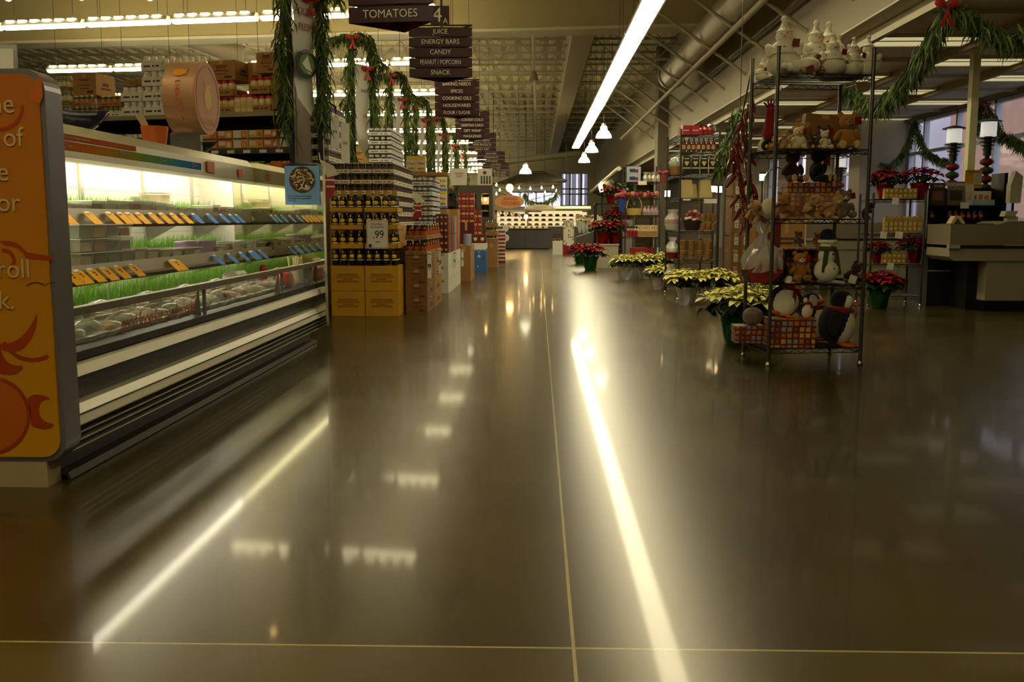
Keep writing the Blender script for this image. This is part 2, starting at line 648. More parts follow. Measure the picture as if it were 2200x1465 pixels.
# -------- big drop beam across the hall, drawn from where its lower edge runs
qa, qb = PZ(0, 90, 4.4), PZ(1640, 48, 4.4)
d = (qb - qa).normalized()
qa = qa - d * 9
nrm = Vector((-d.y, d.x, 0)).normalized()
pts = [qa, qb, qb + nrm * .55, qa + nrm * .55]
mb = MB()
mb.add([(p.x, p.y, 4.4) for p in pts] + [(p.x, p.y, 5.66) for p in pts], [(0, 1, 2, 3), (0, 4, 5, 1), (1, 5, 6, 2), (2, 6, 7, 3), (3, 7, 4, 0)])
struct('ceiling_beam_cross', mb, M('drop_beam_paint', (168, 154, 108), .7, vary=.05, vscale=.7))
mb = MB()
lip = [p + (nrm * -.02 if i < 2 else nrm * 0) for i, p in enumerate(pts)]
mb.add([(p.x, p.y, 4.36) for p in lip] + [(p.x, p.y, 4.41) for p in lip], [(0, 1, 2, 3), (0, 4, 5, 1), (1, 5, 6, 2), (2, 6, 7, 3), (3, 7, 4, 0)])
struct('trim_3', mb, CREAM)
# second wall beam at the far side
struct('ceiling_beam_far', MB().box(.7, 18, 4.75, 1.15, Y1, 5.5), M('girder_paint', (176, 170, 136), .6))
# open web joists
JP = M('joist_paint', (178, 170, 138), .6)
jm = MB()
x = XL
while x < 3.4:
    x1 = min(x + 6, 3.45)
    x += 6
jm.box(XL, -.035, 5.0, 3.48, .035, 5.05)
jm.box(XL, -.04, 5.5, 3.48, .04, 5.56)
k, x = 0, XL
while x < 3.2:
    z0, z1 = (5.04, 5.5) if k % 2 == 0 else (5.5, 5.04)
    jm.cyl((x, 0, z0), (x + .5, 0, z1), .016, n=4, caps=False, smooth=False)
    x += .5
    k += 1
jmesh = jm.mesh('open_web_joist', [JP])
for k in range(20):
    o = link(bpy.data.objects.new('ceiling_joist_beam', jmesh))
    o.location = (0, 18.9 + k * 2.0, 0)
    o['kind'] = 'structure'
# ductwork, pipes and braces
DUCT = M('duct_metal', (150, 142, 116), .45, .35, vary=.06, vscale=5)
struct('ceiling_duct_trim', MB().cyl((2.94, 10, 4.15), (2.94, 21.6, 4.15), .27, n=20).cyl((2.94, 21.55, 4.15), (2.94, 21.7, 4.15), .30, n=20), DUCT, label='round duct under the roof deck')
p0, p1 = P(385, 72, 19.6), P(522, 122, 20.0)
solo('air_duct', MB().cyl(p0, p1, .21, n=20).cyl(p0.lerp(p1, .1), p0.lerp(p1, .1) + Vector((0, 0, 5.7 - p0.z)), .01, n=4).cyl(p0.lerp(p1, .9), p0.lerp(p1, .9) + Vector((0, 0, 5.7 - p1.z)), .01, n=4), M('duct_wrap', (186, 174, 150), .5), 'fat pale air duct slanting down from the cross beam above stacked cartons', 'duct')
struct('ceiling_pipe_trim', MB().cyl((2.9, 6, 3.8), (2.9, 34, 3.8), .045, n=8), JP)
struct('ceiling_pipe_trim', MB().cyl((-.1, 17.2, 4.92), (-.1, Y1, 4.92), .035, n=8), JP)
a, b_ = P(1085, 347, 50), P(1246, 329, 50)
struct('ceiling_pipe_trim', MB().cyl(a, b_, .16, n=10), M('pale_pipe', (190, 184, 150), .5))
for k in range(12):
    y = 9.2 + k * 1.85
    mb = MB().cyl((1.95, y, 4.5), (3.5, y, 3.42), .028, n=6)
    mb.cyl((1.95, y, 4.5), (1.95, y, 5.6), .014, n=6)
    solo('brace_rod', mb, JP, f'slanting cream steel brace from roof to bulkhead, {ORD[k]} along the hall', 'brace', group='braces along the bulkhead')
# white square post among the checkouts
a = P(2086, 300, 12.35)
struct('column_post', MB().box(a.x - .045, 12.3, 0, a.x + .045, 12.41, 3.1).box(a.x - .08, 12.27, 0, a.x + .08, 12.44, .05), M('post_paint', (232, 226, 180), .5))
# ================================================================ CHILLED CASE
XF, YA, YB = -1.80, 3.55, 7.72
case = thing('refrigerated_case', 'long open chilled grab-and-go case with lit shelves and orange end panel', 'display case', (XF, YA, 0))
LEN = YB - YA
BUMP = M('pale_bumper_steel', (222, 216, 190), .38, .15, vary=.05, vscale=7)
PANELG = M('grey_brown_panel', (58, 53, 44), .45, .2)
CASEIN = M('white_case_liner', (236, 232, 214), .5)
KICK = M('dark_kick_steel', (60, 57, 52), .4, .4)


def cprof(pts, mats, name, lab=None, y0=0.0, y1=LEN):
    """part of the case: an outline in x/z swept along its length"""
    return part(name, MB().prism(pts, y0, y1, 0), mats, case, lab)


cprof([(-.9, .02), (-.02, .02), (-.008, 0), (.0, .004), (-.012, .03), (-.06, .034), (-.06, .1), (-.9, .1)], KICK, 'kick_plate')
sl = MB().box(-.12, 0, .10, -.03, LEN, .20)
part('toe_grille', sl, BLACK, case, 'black slotted air grille')
for k in range(3):
    g = MB().box(-.04, 0, .115 + k * .028, .012, LEN, .121 + k * .028)
    part('grille_slat', g, STEEL, case)
cprof([(.028, .206), (.03, .212), (.016, .25), (-.004, .282), (-.09, .285), (-.09, .206)], BUMP, 'lower_bumper')
part('bumper_seam', MB().cbox((.018, LEN / 2, .247), (.008, LEN, .004)), DARKSTEEL, case)
cprof([(-.05, .285), (-.035, .38), (-.1, .38), (-.1, .285)], PANELG, 'front_panel')
cprof([(.02, .394), (.03, .399), (.012, .438), (-.02, .45), (-.1, .452), (-.1, .394)], BUMP, 'upper_bumper')
part('bumper_trim', MB().box(-.03, 0, .380, .018, LEN, .394), BLACKP, case)
cprof([(-.06, .45), (.0, .452), (.0, .485), (-.03, .49), (-.1, .49)], BLACKP, 'black_channel')
# tub, back and ends
part('tub', MB().box(-.95, 0, .1, -.09, LEN, .30).box(-.95, 0, .30, -.1, LEN, .46), [CASEIN], case)
BACKP = bpy.data.materials.new('perforated_back_liner')
BACKP.use_nodes = True
_n = BACKP.node_tree
_b = _n.nodes['Principled BSDF']
_b.inputs['Roughness'].default_value = .45
_tc = _n.nodes.new('ShaderNodeTexCoord')
_s = _n.nodes.new('ShaderNodeSeparateXYZ')
_n.links.new(_tc.outputs['Object'], _s.inputs[0])


def _frac(out, scale, lim):
    a = _n.nodes.new('ShaderNodeMath'); a.operation = 'MULTIPLY'; a.inputs[1].default_value = scale
    _n.links.new(out, a.inputs[0])
    f = _n.nodes.new('ShaderNodeMath'); f.operation = 'FRACT'
    _n.links.new(a.outputs[0], f.inputs[0])
    l = _n.nodes.new('ShaderNodeMath'); l.operation = 'LESS_THAN'; l.inputs[1].default_value = lim
    _n.links.new(f.outputs[0], l.inputs[0])
    return l.outputs[0]


_m = _n.nodes.new('ShaderNodeMath'); _m.operation = 'MULTIPLY'
_n.links.new(_frac(_s.outputs[1], 32, .3), _m.inputs[0])
_n.links.new(_frac(_s.outputs[2], 11, .07), _m.inputs[1])
_x = _n.nodes.new('ShaderNodeMixRGB')
_x.inputs['Color1'].default_value = (*lin((232, 228, 206)), 1)
_x.inputs['Color2'].default_value = (*lin((120, 112, 88)), 1)
_n.links.new(_m.outputs[0], _x.inputs['Fac'])
_n.links.new(_x.outputs[0], _b.inputs['Base Color'])
part('back_panel', MB().box(-.97, 0, .46, -.93, LEN, 1.36), BACKP, case, 'white perforated back wall')
for k in range(5):
    part('shelf_upright', MB().box(-.93, .28 + k * .92, .46, -.915, .32 + k * .92, 1.34), STEEL, case)
part('rear_cover', MB().box(-1.0, 0, 0, -.97, LEN, 1.47), GREYP, case)
# canopy with its printed fascia
part('canopy', MB().prism([(-.5, 1.285), (-.48, 1.30), (-.485, 1.415), (-.53, 1.468), (-1.0, 1.47), (-1.0, 1.36), (-.56, 1.355), (-.55, 1.285)], 0, LEN, 0), M('canopy_steel', (206, 202, 178), .3, .55, vary=.12, vscale=5), case, 'brushed steel canopy')
EMTUBE = M('lamp_tube', (255, 240, 200), .4, emit=12, ecol=(1, .93, .72))
part('shelf_lamp', MB().cyl((-.60, .05, 1.005), (-.60, LEN - .05, 1.005), .011, n=8), M('shelf_lamp_tube', (255, 240, 200), .4, emit=8.0, ecol=(1, .93, .7)), case, 'thin glowing tube under the upper shelf')
part('shelf_lamp', MB().cyl((-.46, .05, .735), (-.46, LEN - .05, .735), .009, n=8), MATS['shelf_lamp_tube'], case, 'added glowing tube under the lower shelf')  # added tube, put in to light the grass in the well
lamp = part('canopy_lamp', MB().cyl((-.66, .05, 1.33), (-.66, LEN - .05, 1.33), .02, n=10), EMTUBE, case, 'glowing tube under the canopy')
# printed strips on the fascia
grad = bpy.data.materials.new('rainbow_strip_print')
grad.use_nodes = True
_n = grad.node_tree
_b = _n.nodes['Principled BSDF']
_tc = _n.nodes.new('ShaderNodeTexCoord')
_s = _n.nodes.new('ShaderNodeSeparateXYZ')
_n.links.new(_tc.outputs['Object'], _s.inputs[0])
_r = _n.nodes.new('ShaderNodeValToRGB')
_mr = _n.nodes.new('ShaderNodeMapRange')
_mr.inputs['From Min'].default_value = .7
_mr.inputs['From Max'].default_value = 3.0
_n.links.new(_s.outputs[1], _mr.inputs['Value'])
_n.links.new(_mr.outputs[0], _r.inputs['Fac'])
_r.color_ramp.elements[0].color = (*lin((190, 66, 18)), 1)
_r.color_ramp.elements[1].color = (*lin((36, 76, 180)), 1)
for pos, c in ((.3, (206, 120, 24)), (.5, (150, 156, 40)), (.66, (80, 160, 100)), (.82, (50, 130, 180))):
    e = _r.color_ramp.elements.new(pos)
    e.color = (*lin(c), 1)
_n.links.new(_r.outputs[0], _b.inputs['Base Color'])
_b.inputs['Roughness'].default_value = .8
_b.inputs['Specular IOR Level'].default_value = .1
strip = part('colour_strip', MB().box(-.484, .0, 1.335, -.478, 2.95, 1.378), grad, case, 'rainbow strip fading from orange to blue')
RUST = M('rust_strip_print', (196, 92, 46), .8, spec=.1)
top = part('text_strip', MB().box(-.487, .0, 1.386, -.478, 1.9, 1.412), RUST, case, 'rust coloured strip with fine lettering')
FINE = M('fine_print_cream', (196, 150, 110), .5)
lettering('Good food made fresh daily. Look for the color that fits your day. Mix and match any of our fresh bowls, rolls and salads.', .022, FINE, top, (-.4775, .95, 1.399), (PI / 2, 0, PI / 2), xs=.72)
for yy, tx in ((1.12, 'hungry'), (1.75, 'vegetarian'), (2.3, 'seafood'), (2.85, 'low fat')):
    ic = part('icon', MB().lathe([(.012, -.001), (.016, -.001), (.016, .001), (.012, .001), (.012, -.001)], 12), FINE, strip, None, (-.476, yy - .06, 1.357), (0, PI / 2, 0))
    lettering(tx, .018, FINE, strip, (-.4765, yy, 1.357), (PI / 2, 0, PI / 2))
part('price_flag', MB().box(-.478, 3.06, 1.325, -.47, 3.2, 1.40), ORANGE, case, 'small orange price flag')
part('price_flag', MB().box(-.478, 3.75, 1.325, -.47, 3.83, 1.38), ORANGE, case, 'small orange price flag')
# shelves with tag channels and brackets
SHELFM = M('shelf_steel', (176, 170, 150), .35, .5)
for (xf, zt, nm, ln) in ((-.52, 1.045, 'upper_shelf', 4.15), (-.36, .775, 'lower_shelf', 4.15)):
    s = part(nm, MB().box(-.93, .02, zt - .025, xf, LEN - .02, zt), SHELFM, case)
    part('tag_channel', MB().prism([(xf, zt + .012), (xf + .012, zt + .012), (xf + .025, zt - .05), (xf + .02, zt - .065), (xf, zt - .065)], .02, LEN - .02, 0), SHELFM, s)
    part('channel_base', MB().box(xf - .05, .02, zt - .085, xf + .012, LEN - .02, zt - .06), DARKSTEEL, s)
    for k in range(5):
        y = .3 + k * .92
        part('bracket', MB().prism([(-.93, zt - .03), (xf - .12, zt - .03), (xf - .12, zt - .05), (-.9, zt - .19), (-.93, zt - .19)], y - .006, y + .006, 0), M('bracket_grey', (150, 146, 126), .5), s)
# front glass
GLS = M('case_glass', (225, 235, 225), .04, alpha=.16)
rail = part('glass_rail', MB().cyl((-.01, .0, .648), (-.01, LEN, .648), .016, n=10).box(-.028, 0, .628, .008, LEN, .66), M('rail_steel', (124, 116, 98), .35, .5), case)
for k, (ya, yb) in enumerate(((.0, 1.62), (1.64, 3.22), (3.24, LEN))):
    g = part('front_glass', MB().add([(-.012, ya, .485), (-.012, yb, .485), (-.02, yb, .63), (-.02, ya, .63)], [(0, 1, 2, 3)]), GLS, case)
    if k == 0:
        lettering('good food for good people!', .088, M('rust_glass_print', (160, 66, 10), .45), g, (-.004, .98, .55), (PI / 2, 0, PI / 2), xs=.93)
for y in (1.63, 3.23, LEN - .12):
    part('glass_clamp', MB().box(-.035, y - .012, .48, -.022, y + .012, .64), PANELG, case)
for y in (1.55, 3.15):
    part('glass_fin', MB().prism([(-.02, .47), (-.07, .47), (-.03, .63)], y - .004, y + .004, 0), PANELG, case)
# orange end panel
PE = thing_e = part('end_panel', MB(), GREYP, case)
q = P(117, 600, YA - .1)
xr = q.x - XF
def rrect(x0, z0, x1, z1, r, n=7):
    o = []
    for cx, cz, a0 in ((x1 - r, z0 + r, -90), (x1 - r, z1 - r, 0), (x0 + r, z1 - r, 90), (x0 + r, z0 + r, 180)):
        for i in range(n + 1):
            a = math.radians(a0 + 90 * i / n)
            o.append((cx + r * math.cos(a), cz + r * math.sin(a)))
    return o
PFR = M('panel_frame_silver', (136, 132, 140), .3, .6)
part('panel_frame', MB().prism(rrect(-1.0, .10, xr + .006, 1.535, .075), -.10, .02, 0), PFR, PE)
ORG = bpy.data.materials.new('orange_panel_print')
ORG.use_nodes = True
_n = ORG.node_tree
_b = _n.nodes['Principled BSDF']
_b.inputs['Roughness'].default_value = .45
_tc = _n.nodes.new('ShaderNodeTexCoord')
_s = _n.nodes.new('ShaderNodeSeparateXYZ')
_n.links.new(_tc.outputs['Object'], _s.inputs[0])
_mr = _n.nodes.new('ShaderNodeMapRange')
_mr.inputs['From Min'].default_value = .1
_mr.inputs['From Max'].default_value = 1.5
_n.links.new(_s.outputs[2], _mr.inputs['Value'])
_r = _n.nodes.new('ShaderNodeValToRGB')
_n.links.new(_mr.outputs[0], _r.inputs['Fac'])
_r.color_ramp.elements[0].color = (*lin((198, 142, 4)), 1)
_r.color_ramp.elements[1].color = (*lin((168, 92, 2)), 1)
_n.links.new(_r.outputs[0], _b.inputs['Base Color'])
face = part('panel_print', MB().prism(rrect(-.98, .118, xr - .012, 1.515, .065), -.108, -.099, 0), ORG, PE, 'orange and yellow printed face')
TONE = M('burnt_orange_print', (158, 56, 6), .45)
TONE2 = M('mid_orange_print', (184, 92, 8), .45)


def ppt(px, py):
    v = P(px, py, YA - .109)
    return (v.x - XF, v.z)


def shape(pts, mat, lay, nm='print_motif'):
    pp = [ppt(*a) for a in pts]
    part(nm, MB().add([(a, -.1085 - .0006 * lay, b) for a, b in pp], [tuple(range(len(pp)))]), mat, face)


def arc(cx, cy_, r, a0, a1, w, n=22):
    o = []
    for i in range(n + 1):
        a = math.radians(a0 + (a1 - a0) * i / n)
        o.append((cx + r * math.cos(a), cy_ - r * math.sin(a)))
    for i in range(n, -1, -1):
        a = math.radians(a0 + (a1 - a0) * i / n)
        o.append((cx + (r - w) * math.cos(a), cy_ - (r - w) * math.sin(a)))
    return o


def bez(p):
    (x0, y0), (x1, y1), (x2, y2) = p
    return [((1 - t) ** 2 * x0 + 2 * t * (1 - t) * x1 + t * t * x2, (1 - t) ** 2 * y0 + 2 * t * (1 - t) * y1 + t * t * y2) for t in [i / 12 for i in range(13)]]


shape([(-60, 890)] + [(-18 + 82 * math.cos(math.radians(a)), 893 - 82 * math.sin(math.radians(a))) for a in range(-90, 91, 8)], TONE2, 1)
shape(arc(-18, 893, 84, -100, 100, 8), TONE, 2)
shape(bez([(60, 855), (75, 840), (107, 855)]) + bez([(107, 858), (82, 856), (84, 885)]) + bez([(84, 885), (88, 908), (115, 910)]) + bez([(114, 916), (96, 928), (68, 914)]), TONE, 2)
shape(arc(0, 230, 52, -95, 5, 8), TONE, 1)
shape([(58, 212)] + bez([(66, 192), (76, 186), (80, 166)]) + [(90, 164), (92, 208)] + bez([(86, 222), (74, 222), (58, 212)]), TONE2, 2)
shape([(0, 520)] + bez([(0, 518), (36, 512), (58, 542)]) + [(113, 551), (113, 560), (56, 556)] + bez([(54, 552), (44, 528), (12, 528)]), TONE, 1)
shape(arc(8, 560, 26, -60, 100, 8), TONE, 1)
shape(bez([(-10, 735), (45, 752), (80, 672)]) + bez([(80, 672), (82, 725), (45, 752)]) + bez([(45, 752), (15, 762), (-10, 745)]), TONE, 1)
shape(arc(70, 705, 72, 206, 300, 8), TONE, 2)
shape(bez([(0, 742), (8, 790), (48, 785)]) + bez([(48, 790), (35, 812), (-5, 800)]), TONE, 3)
PTX = M('panel_lettering', (196, 168, 118), .5)
for s_, px, py in (('ne', 32, 230), ('e of', 50, 302), ('e', 20, 376), ('or', 45, 442), ('n roll', 67, 585), ('k.', 33, 652)):
    v = ppt(px, py - 6)
    w = text_mesh(s_, .1, PTX, 'RIGHT', .92)
    part('lettering', w, None, face, None, (v[0], -.1115, v[1]), (PI / 2, 0, 0))
shape(bez([(57, 613), (75, 600), (95, 611)]) + bez([(95, 613), (108, 604), (118, 608)]) + bez([(118, 609.5), (106, 606), (95, 614.5)]) + bez([(95, 613), (75, 602), (57, 615)]), DKRED, 3)
PE.data = MB().box(-1.0, -.03, .10, xr - .08, .0, 1.5).mesh('end_panel', [GREYP])
part('end_base', MB().box(-1.0, -.10, 0, -.04, 0.0, .098), M('base_board_beige', (170, 152, 112), .6), case)
# clear and mirror-like end glass at the far end
EG = bpy.data.materials.new('reflective_end_glass')
EG.use_nodes = True
_n = EG.node_tree
_n.nodes.remove(_n.nodes['Principled BSDF'])
_g = _n.nodes.new('ShaderNodeBsdfGlossy')
_g.inputs['Roughness'].default_value = .03
_g.inputs['Color'].default_value = (.85, .82, .62, 1)
_t = _n.nodes.new('ShaderNodeBsdfTransparent')
_t.inputs['Color'].default_value = (.85, .85, .72, 1)
_x = _n.nodes.new('ShaderNodeMixShader')
_x.inputs['Fac'].default_value = .3
_n.links.new(_g.outputs[0], _x.inputs[1])
_n.links.new(_t.outputs[0], _x.inputs[2])
_n.links.new(_x.outputs[0], _n.nodes['Material Output'].inputs['Surface'])
part('end_glass', MB().prism(rrect(-.66, .12, .075, 1.452, .05), LEN, LEN + .012, 0), EG, case, 'clear reflective glass end')
part('end_glass_edge', MB().box(.075, LEN - .006, .14, .09, LEN + .02, 1.42), STEEL, case)
part('far_end_panel', MB().box(-1.0, LEN + .014, 0, -.12, LEN + .03, .46).box(-1.0, LEN + .012, .46, -.66, LEN + .03, 1.47), GREYP, case)
part('far_end_liner', MB().box(-.97, LEN - .004, .46, -.655, LEN + .012, 1.4), CASEIN, case, 'white inner end wall')

# ---- blue poster taped to the end glass
a, b_ = P(613, 440, YB - .012), P(686, 356, YB - .012)
po = thing('poster', 'blue square poster of a salad bowl on the far glass end of the chilled case', 'poster', ((a.x + b_.x) / 2, YB - .006, (a.z + b_.z) / 2))
w, h = (b_.x - a.x) / 2, (b_.z - a.z) / 2
part('sheet', MB().box(-w, -.003, -h, w, .001, h), M('blue_poster', (128, 172, 228), .6, spec=.2), po)
bowl = part('printed_bowl', MB().lathe([(0, 0), (.098, 0), (.105, .002)], 28), M('bowl_brown', (62, 40, 22), .6), po, None, (0, -.004, .045), (PI / 2, 0, 0))
mbs = [MB(), MB(), MB(), MB()]
for k in range(90):
    r_, t_ = .09 * math.sqrt(random.random()), random.random() * 6.28
    mbs[k % 4].cbox((r_ * math.cos(t_), -.0065 - .0001 * (k % 7), .045 + r_ * math.sin(t_)), (.022, .001, .009), 0, ry=random.random() * 3)
for mb_, c in zip(mbs, ((226, 214, 180), (150, 150, 50), (176, 92, 50), (235, 226, 200))):
    part('printed_salad', mb_, M('salad_%d' % c[1], c, .6), po)
for k, (tx, zz) in enumerate((('Enjoy our fresh handmade salads', -.085), ('tossed daily with seasonal greens', -.103), ('ready to go', -.121))):
    lettering(tx, .016, GREYIN, po, (-w + .02, -.0045, zz), align='LEFT', xs=.9)

# ---- tags: orange then blue, hung from the shelf channels
TAGO = M('orange_tag_print', (255, 184, 16), .6, spec=.2)
TAGB = M('blue_tag_print', (80, 140, 214), .6, spec=.2)
CLIP = M('tag_clip', (236, 232, 215), .4)


def tag_proto(mat, nm, w):
    mb = MB().cbox((0, 0, -.042), (.002, w, .084), 0)
    me = mb.mesh(nm, [mat])
    mc = MB().cbox((.002, -w * .1, .0), (.004, w * .5, .014), 0).mesh('clip', [CLIP])
    return me, mc


upper = [(124, 'o'), (180, 'o'), (226, 'o'), (250, 'o'), (268, 'o'), (290, 'o'), (318, 'o'), (341, 'o'), (364, 'o'), (386, 'o'), (411, 'b'), (443, 'b'), (471, 'b'), (491, 'b'), (504, 'b')]
lower = [(128, 'o'), (148, 'o'), (178, 'o'), (207, 'o'), (235, 'o'), (268, 'o'), (356, 'O'), (453, 'b'), (484, 'b'), (510, 'b'), (530, 'B'), (552, 'b')]
pro = {'o': tag_proto(TAGO, 'price_tag', .092), 'O': tag_proto(TAGO, 'price_tag', .17), 'b': tag_proto(TAGB, 'price_tag', .085), 'B': tag_proto(TAGB, 'price_tag', .16)}
for lst, xt, zt, snm in ((upper, XF - .488, 1.035, 'upper'), (lower, XF - .328, .765, 'lower')):
    cnt = {}
    for px, c in lst:
        v = PX(px, 470, xt)
        wd = {'o': .092, 'O': .17, 'b': .085, 'B': .16}[c]
        y = v.y + wd / 2
        key = 'blue' if c in 'bB' else 'orange'
        i = cnt.get(key, 0)
        cnt[key] = i + 1
        t = thing('price_tag', f'{"wide " if c in "OB" else ""}{key} price tag on the {snm} case shelf, {ORD[i]} {key} one', 'price tag', (xt, y, zt), 0, f'{key} price tags on the {snm} case shelf')
        t.rotation_euler = (0, -.8, 0.0)
        part('card', pro[c][0], None, t)
        part('clip', pro[c][1], None, t)
        if c in 'oO' and snm == 'lower':
            lettering('fresh\nroll', .016, M('tag_ink', (150, 84, 20), .5), t, (.0025, 0, -.03), (PI / 2, 0, PI / 2), xs=.9)

# ---- trays of grass along the shelves
GR1 = M('wheat_grass', (120, 176, 34), .6, vary=.3, vscale=12)
GR2 = M('dark_grass', (70, 120, 22), .6)


def grass_strip(y0, y1, x0, x1, z0, h, n, label, lean=.25):
    mb = MB()
    for i in range(n):
        x, y = random.uniform(x0, x1), random.uniform(y0, y1)
        hh = h * random.uniform(.65, 1.1)
        dx, dy = random.uniform(-.3, .8) * lean * hh, random.uniform(-.7, .7) * lean * hh
        w = .0035
        mb.add([(x, y - w, z0), (x, y + w, z0), (x + dx * .4, y + dy * .4 + w * .8, z0 + hh * .6), (x + dx * .4, y + dy * .4 - w * .8, z0 + hh * .6), (x + dx, y + dy, z0 + hh)], [(0, 1, 2, 3), (3, 2, 4)], 0 if random.random() < .75 else 1)
    return solo('grass', mb, [GR1, GR2], label, 'grass', kind='stuff')


grass_strip(YA + .05, YB - .05, XF - .90, XF - .78, 1.045, .105, 1500, 'short bright green wheat grass along the back of the upper case shelf')
grass_strip(YA + .9, YB - .05, XF - .90, XF - .68, .775, .12, 1700, 'green wheat grass along the back of the lower case shelf')
grass_strip(YA + .05, YB - .05, XF - .72, XF - .42, .46, .225, 3400, 'tall dark green wheat grass behind the trays in the case well')

# ---- food: clear tubs and wrapped trays
LID = M('clear_lid', (244, 244, 230), .2, alpha=.8)
FOODS = [M('food_%d' % i, c, .6, vary=.35, vscale=60) for i, c in enumerate(((120, 88, 40), (150, 120, 60), (110, 130, 60), (176, 96, 50), (200, 180, 130), (90, 60, 40), (180, 150, 60), (210, 196, 160)))]
fname = ['brown noodle', 'golden grain', 'green salad', 'orange shrimp', 'pale rice', 'dark bean', 'yellow curry', 'cream dip']


def tub(lx, ly, h, food):
    """rectangular clear tub with food in it"""
    key = ('tub', lx, ly, h)
    if key not in _TXT:
        o = MB()
        pr = [(-lx / 2 * .86, -ly / 2 * .86), (lx / 2 * .86, -ly / 2 * .86), (lx / 2 * .86, ly / 2 * .86), (-lx / 2 * .86, ly / 2 * .86)]
        tp = [(a / .86, b / .86) for a, b in pr]
        o.add([(a, b, 0) for a, b in pr] + [(a, b, h * .92) for a, b in tp], [(3, 2, 1, 0), (0, 1, 5, 4), (1, 2, 6, 5), (2, 3, 7, 6), (3, 0, 4, 7)])
        l = MB().box(-lx / 2 - .004, -ly / 2 - .004, h * .92, lx / 2 + .004, ly / 2 + .004, h)
        fd = MB().box(-lx / 2 * .82, -ly / 2 * .82, .004, lx / 2 * .82, ly / 2 * .82, h * .7)
        for i in range(6):
            fd.ell((random.uniform(-.25, .25) * lx, random.uniform(-.25, .25) * ly, h * .55), (lx * .22, ly * .22, h * .16), 8, 5)
        _TXT[key] = (o.mesh('tub', [CLEAR]), l.mesh('lid', [LID]), fd)
    o, l, fd = _TXT[key]
    return o, l, fd.mesh('food', [FOODS[food]])


def put_tub(x, y, z, lx, ly, h, food, label, group, rz=0.0):
    o, l, f = tub(lx, ly, h, food)
    t = thing('food_tub', label, 'food tub', (x, y, z), rz, group)
    part('container', o, None, t)
    part('lid', l, None, t)
    part('food', f, None, t)
    return t


# lower shelf: three stacks of tubs at the near end, smaller tubs after
zl = .776
for c, px in enumerate((150, 178, 205, 226)):
    yy = PX(px, 500, XF - .46).y
    for lv in range(3):
        f = (4, 0, 2, 5)[c] if lv else (4, 5, 2, 0)[c]
        put_tub(XF - .45, YA + 1.03 + c * .152, zl + lv * .068, .15, .145, .066, (f + lv * 3) % 8, f'clear tub of {fname[(f + lv * 3) % 8]}, {ORD[c]} column, {("bottom", "middle", "top")[lv]} of near stack', 'stacked tubs at the near end of the lower shelf')
yy = YA + 1.66
for c in range(3):
    put_tub(XF - .45, yy + c * .18, zl, .15, .16, .07 - .008 * c, (4, 7, 6)[c], f'low clear tub of {fname[(4, 7, 6)[c]]} after the tall stack, {ORD[c]} along the lower shelf', 'low tubs on the lower case shelf')
for c in range(3):
    put_tub(XF - .44, yy + .55 + c * .17, zl, .13, .15, .05, (7, 2, 4)[c], f'flat white topped tub of {fname[(7, 2, 4)[c]]}, {ORD[c]} of the three by the purple box', 'flat tubs by the purple box')
PUR = M('lilac_box', (150, 128, 150), .35)
solo('lunch_box', MB().prism(rrect(0, 0, .34, .085, .012, 3), 0, .16, 0, axis='x'), PUR, 'lilac plastic box among the tubs on the lower case shelf', 'box', (XF - .56, YA + 2.62, zl))
solo('foil_tray', MB().prism([(-.07, 0), (.07, 0), (.09, .045), (-.09, .045)], -.16, .16, 0), M('dark_foil_tray', (46, 32, 26), .3), 'dark tray behind the lilac box on the lower case shelf', 'tray', (XF - .66, YA + 2.50, zl)) 
for c in range(7):
    fo = (7, 3, 4, 6, 7, 4, 3, 7, 6)[c]
    put_tub(XF - .45 - .02 * (c % 2), YA + 3.02 + c * .17, zl, .14, .15, .045 + .012 * (c % 3), fo, f'small clear tub of {fname[fo]} past the lilac box, {ORD[c]} along', 'small tubs along the far half of the lower shelf')
# upper shelf
zu = 1.046
seq = [(.26, .035, 7), (.5, .035, 4), (.68, .055, 5), (.86, .06, 7), (1.04, .06, 4), (1.22, .065, 3), (1.42, .065, 4), (1.6, .06, 7), (1.78, .05, 7), (1.98, .035, 4), (2.15, .035, 7), (2.33, .035, 4), (2.52, .035, 7), (2.7, .06, 3), (2.9, .05, 3), (3.1, .05, 7), (3.28, .045, 4), (3.46, .045, 7), (3.64, .045, 4), (3.84, .045, 7)]
for c, (yy, hh, fo) in enumerate(seq[:17]):
    put_tub(XF - .62, YA + 1.2 + c * .172, zu, .15, .16, hh, fo, f'clear tub of {fname[fo]} on the upper case shelf, {ORD[c]} from the orange panel', 'front row tubs on the upper case shelf')
for c, (yy, hh) in enumerate(((2.95, .07), (2.95, .07))):
    put_tub(XF - .8, YA + yy, zu + (.07 if c % 2 else 0), .16, .2, hh, 6 if c < 2 else 3, f'tall cream tub {("under", "on top of")[c % 2]} its twin, back of upper case shelf', 'tall tub pairs on the upper shelf')
# wrapped trays in the well
WRAP = M('cling_wrap', (225, 226, 205), .1, alpha=.35, coat=.4)
TRAYW = M('white_foam_tray', (226, 222, 200), .55)


def wrapped(food, hh):
    key = ('wrap', food, hh)
    if key not in _TXT:
        tr = MB().prism([(-.07, 0), (.07, 0), (.085, .022), (-.085, .022)], -.12, .12, 0)
        fd = MB()
        for i in range(9):
            fd.ell((random.uniform(-.05, .05), random.uniform(-.085, .085), .022 + hh * .3), (.026, .032, hh * .45), 8, 5)
        wr = MB().ell((0, 0, .02), (.088, .128, hh + .006), 14, 6)
        _TXT[key] = (tr.mesh('tray', [TRAYW]), fd.mesh('food', [FOODS[food]]), wr.mesh('wrap', [WRAP]))
    return _TXT[key]


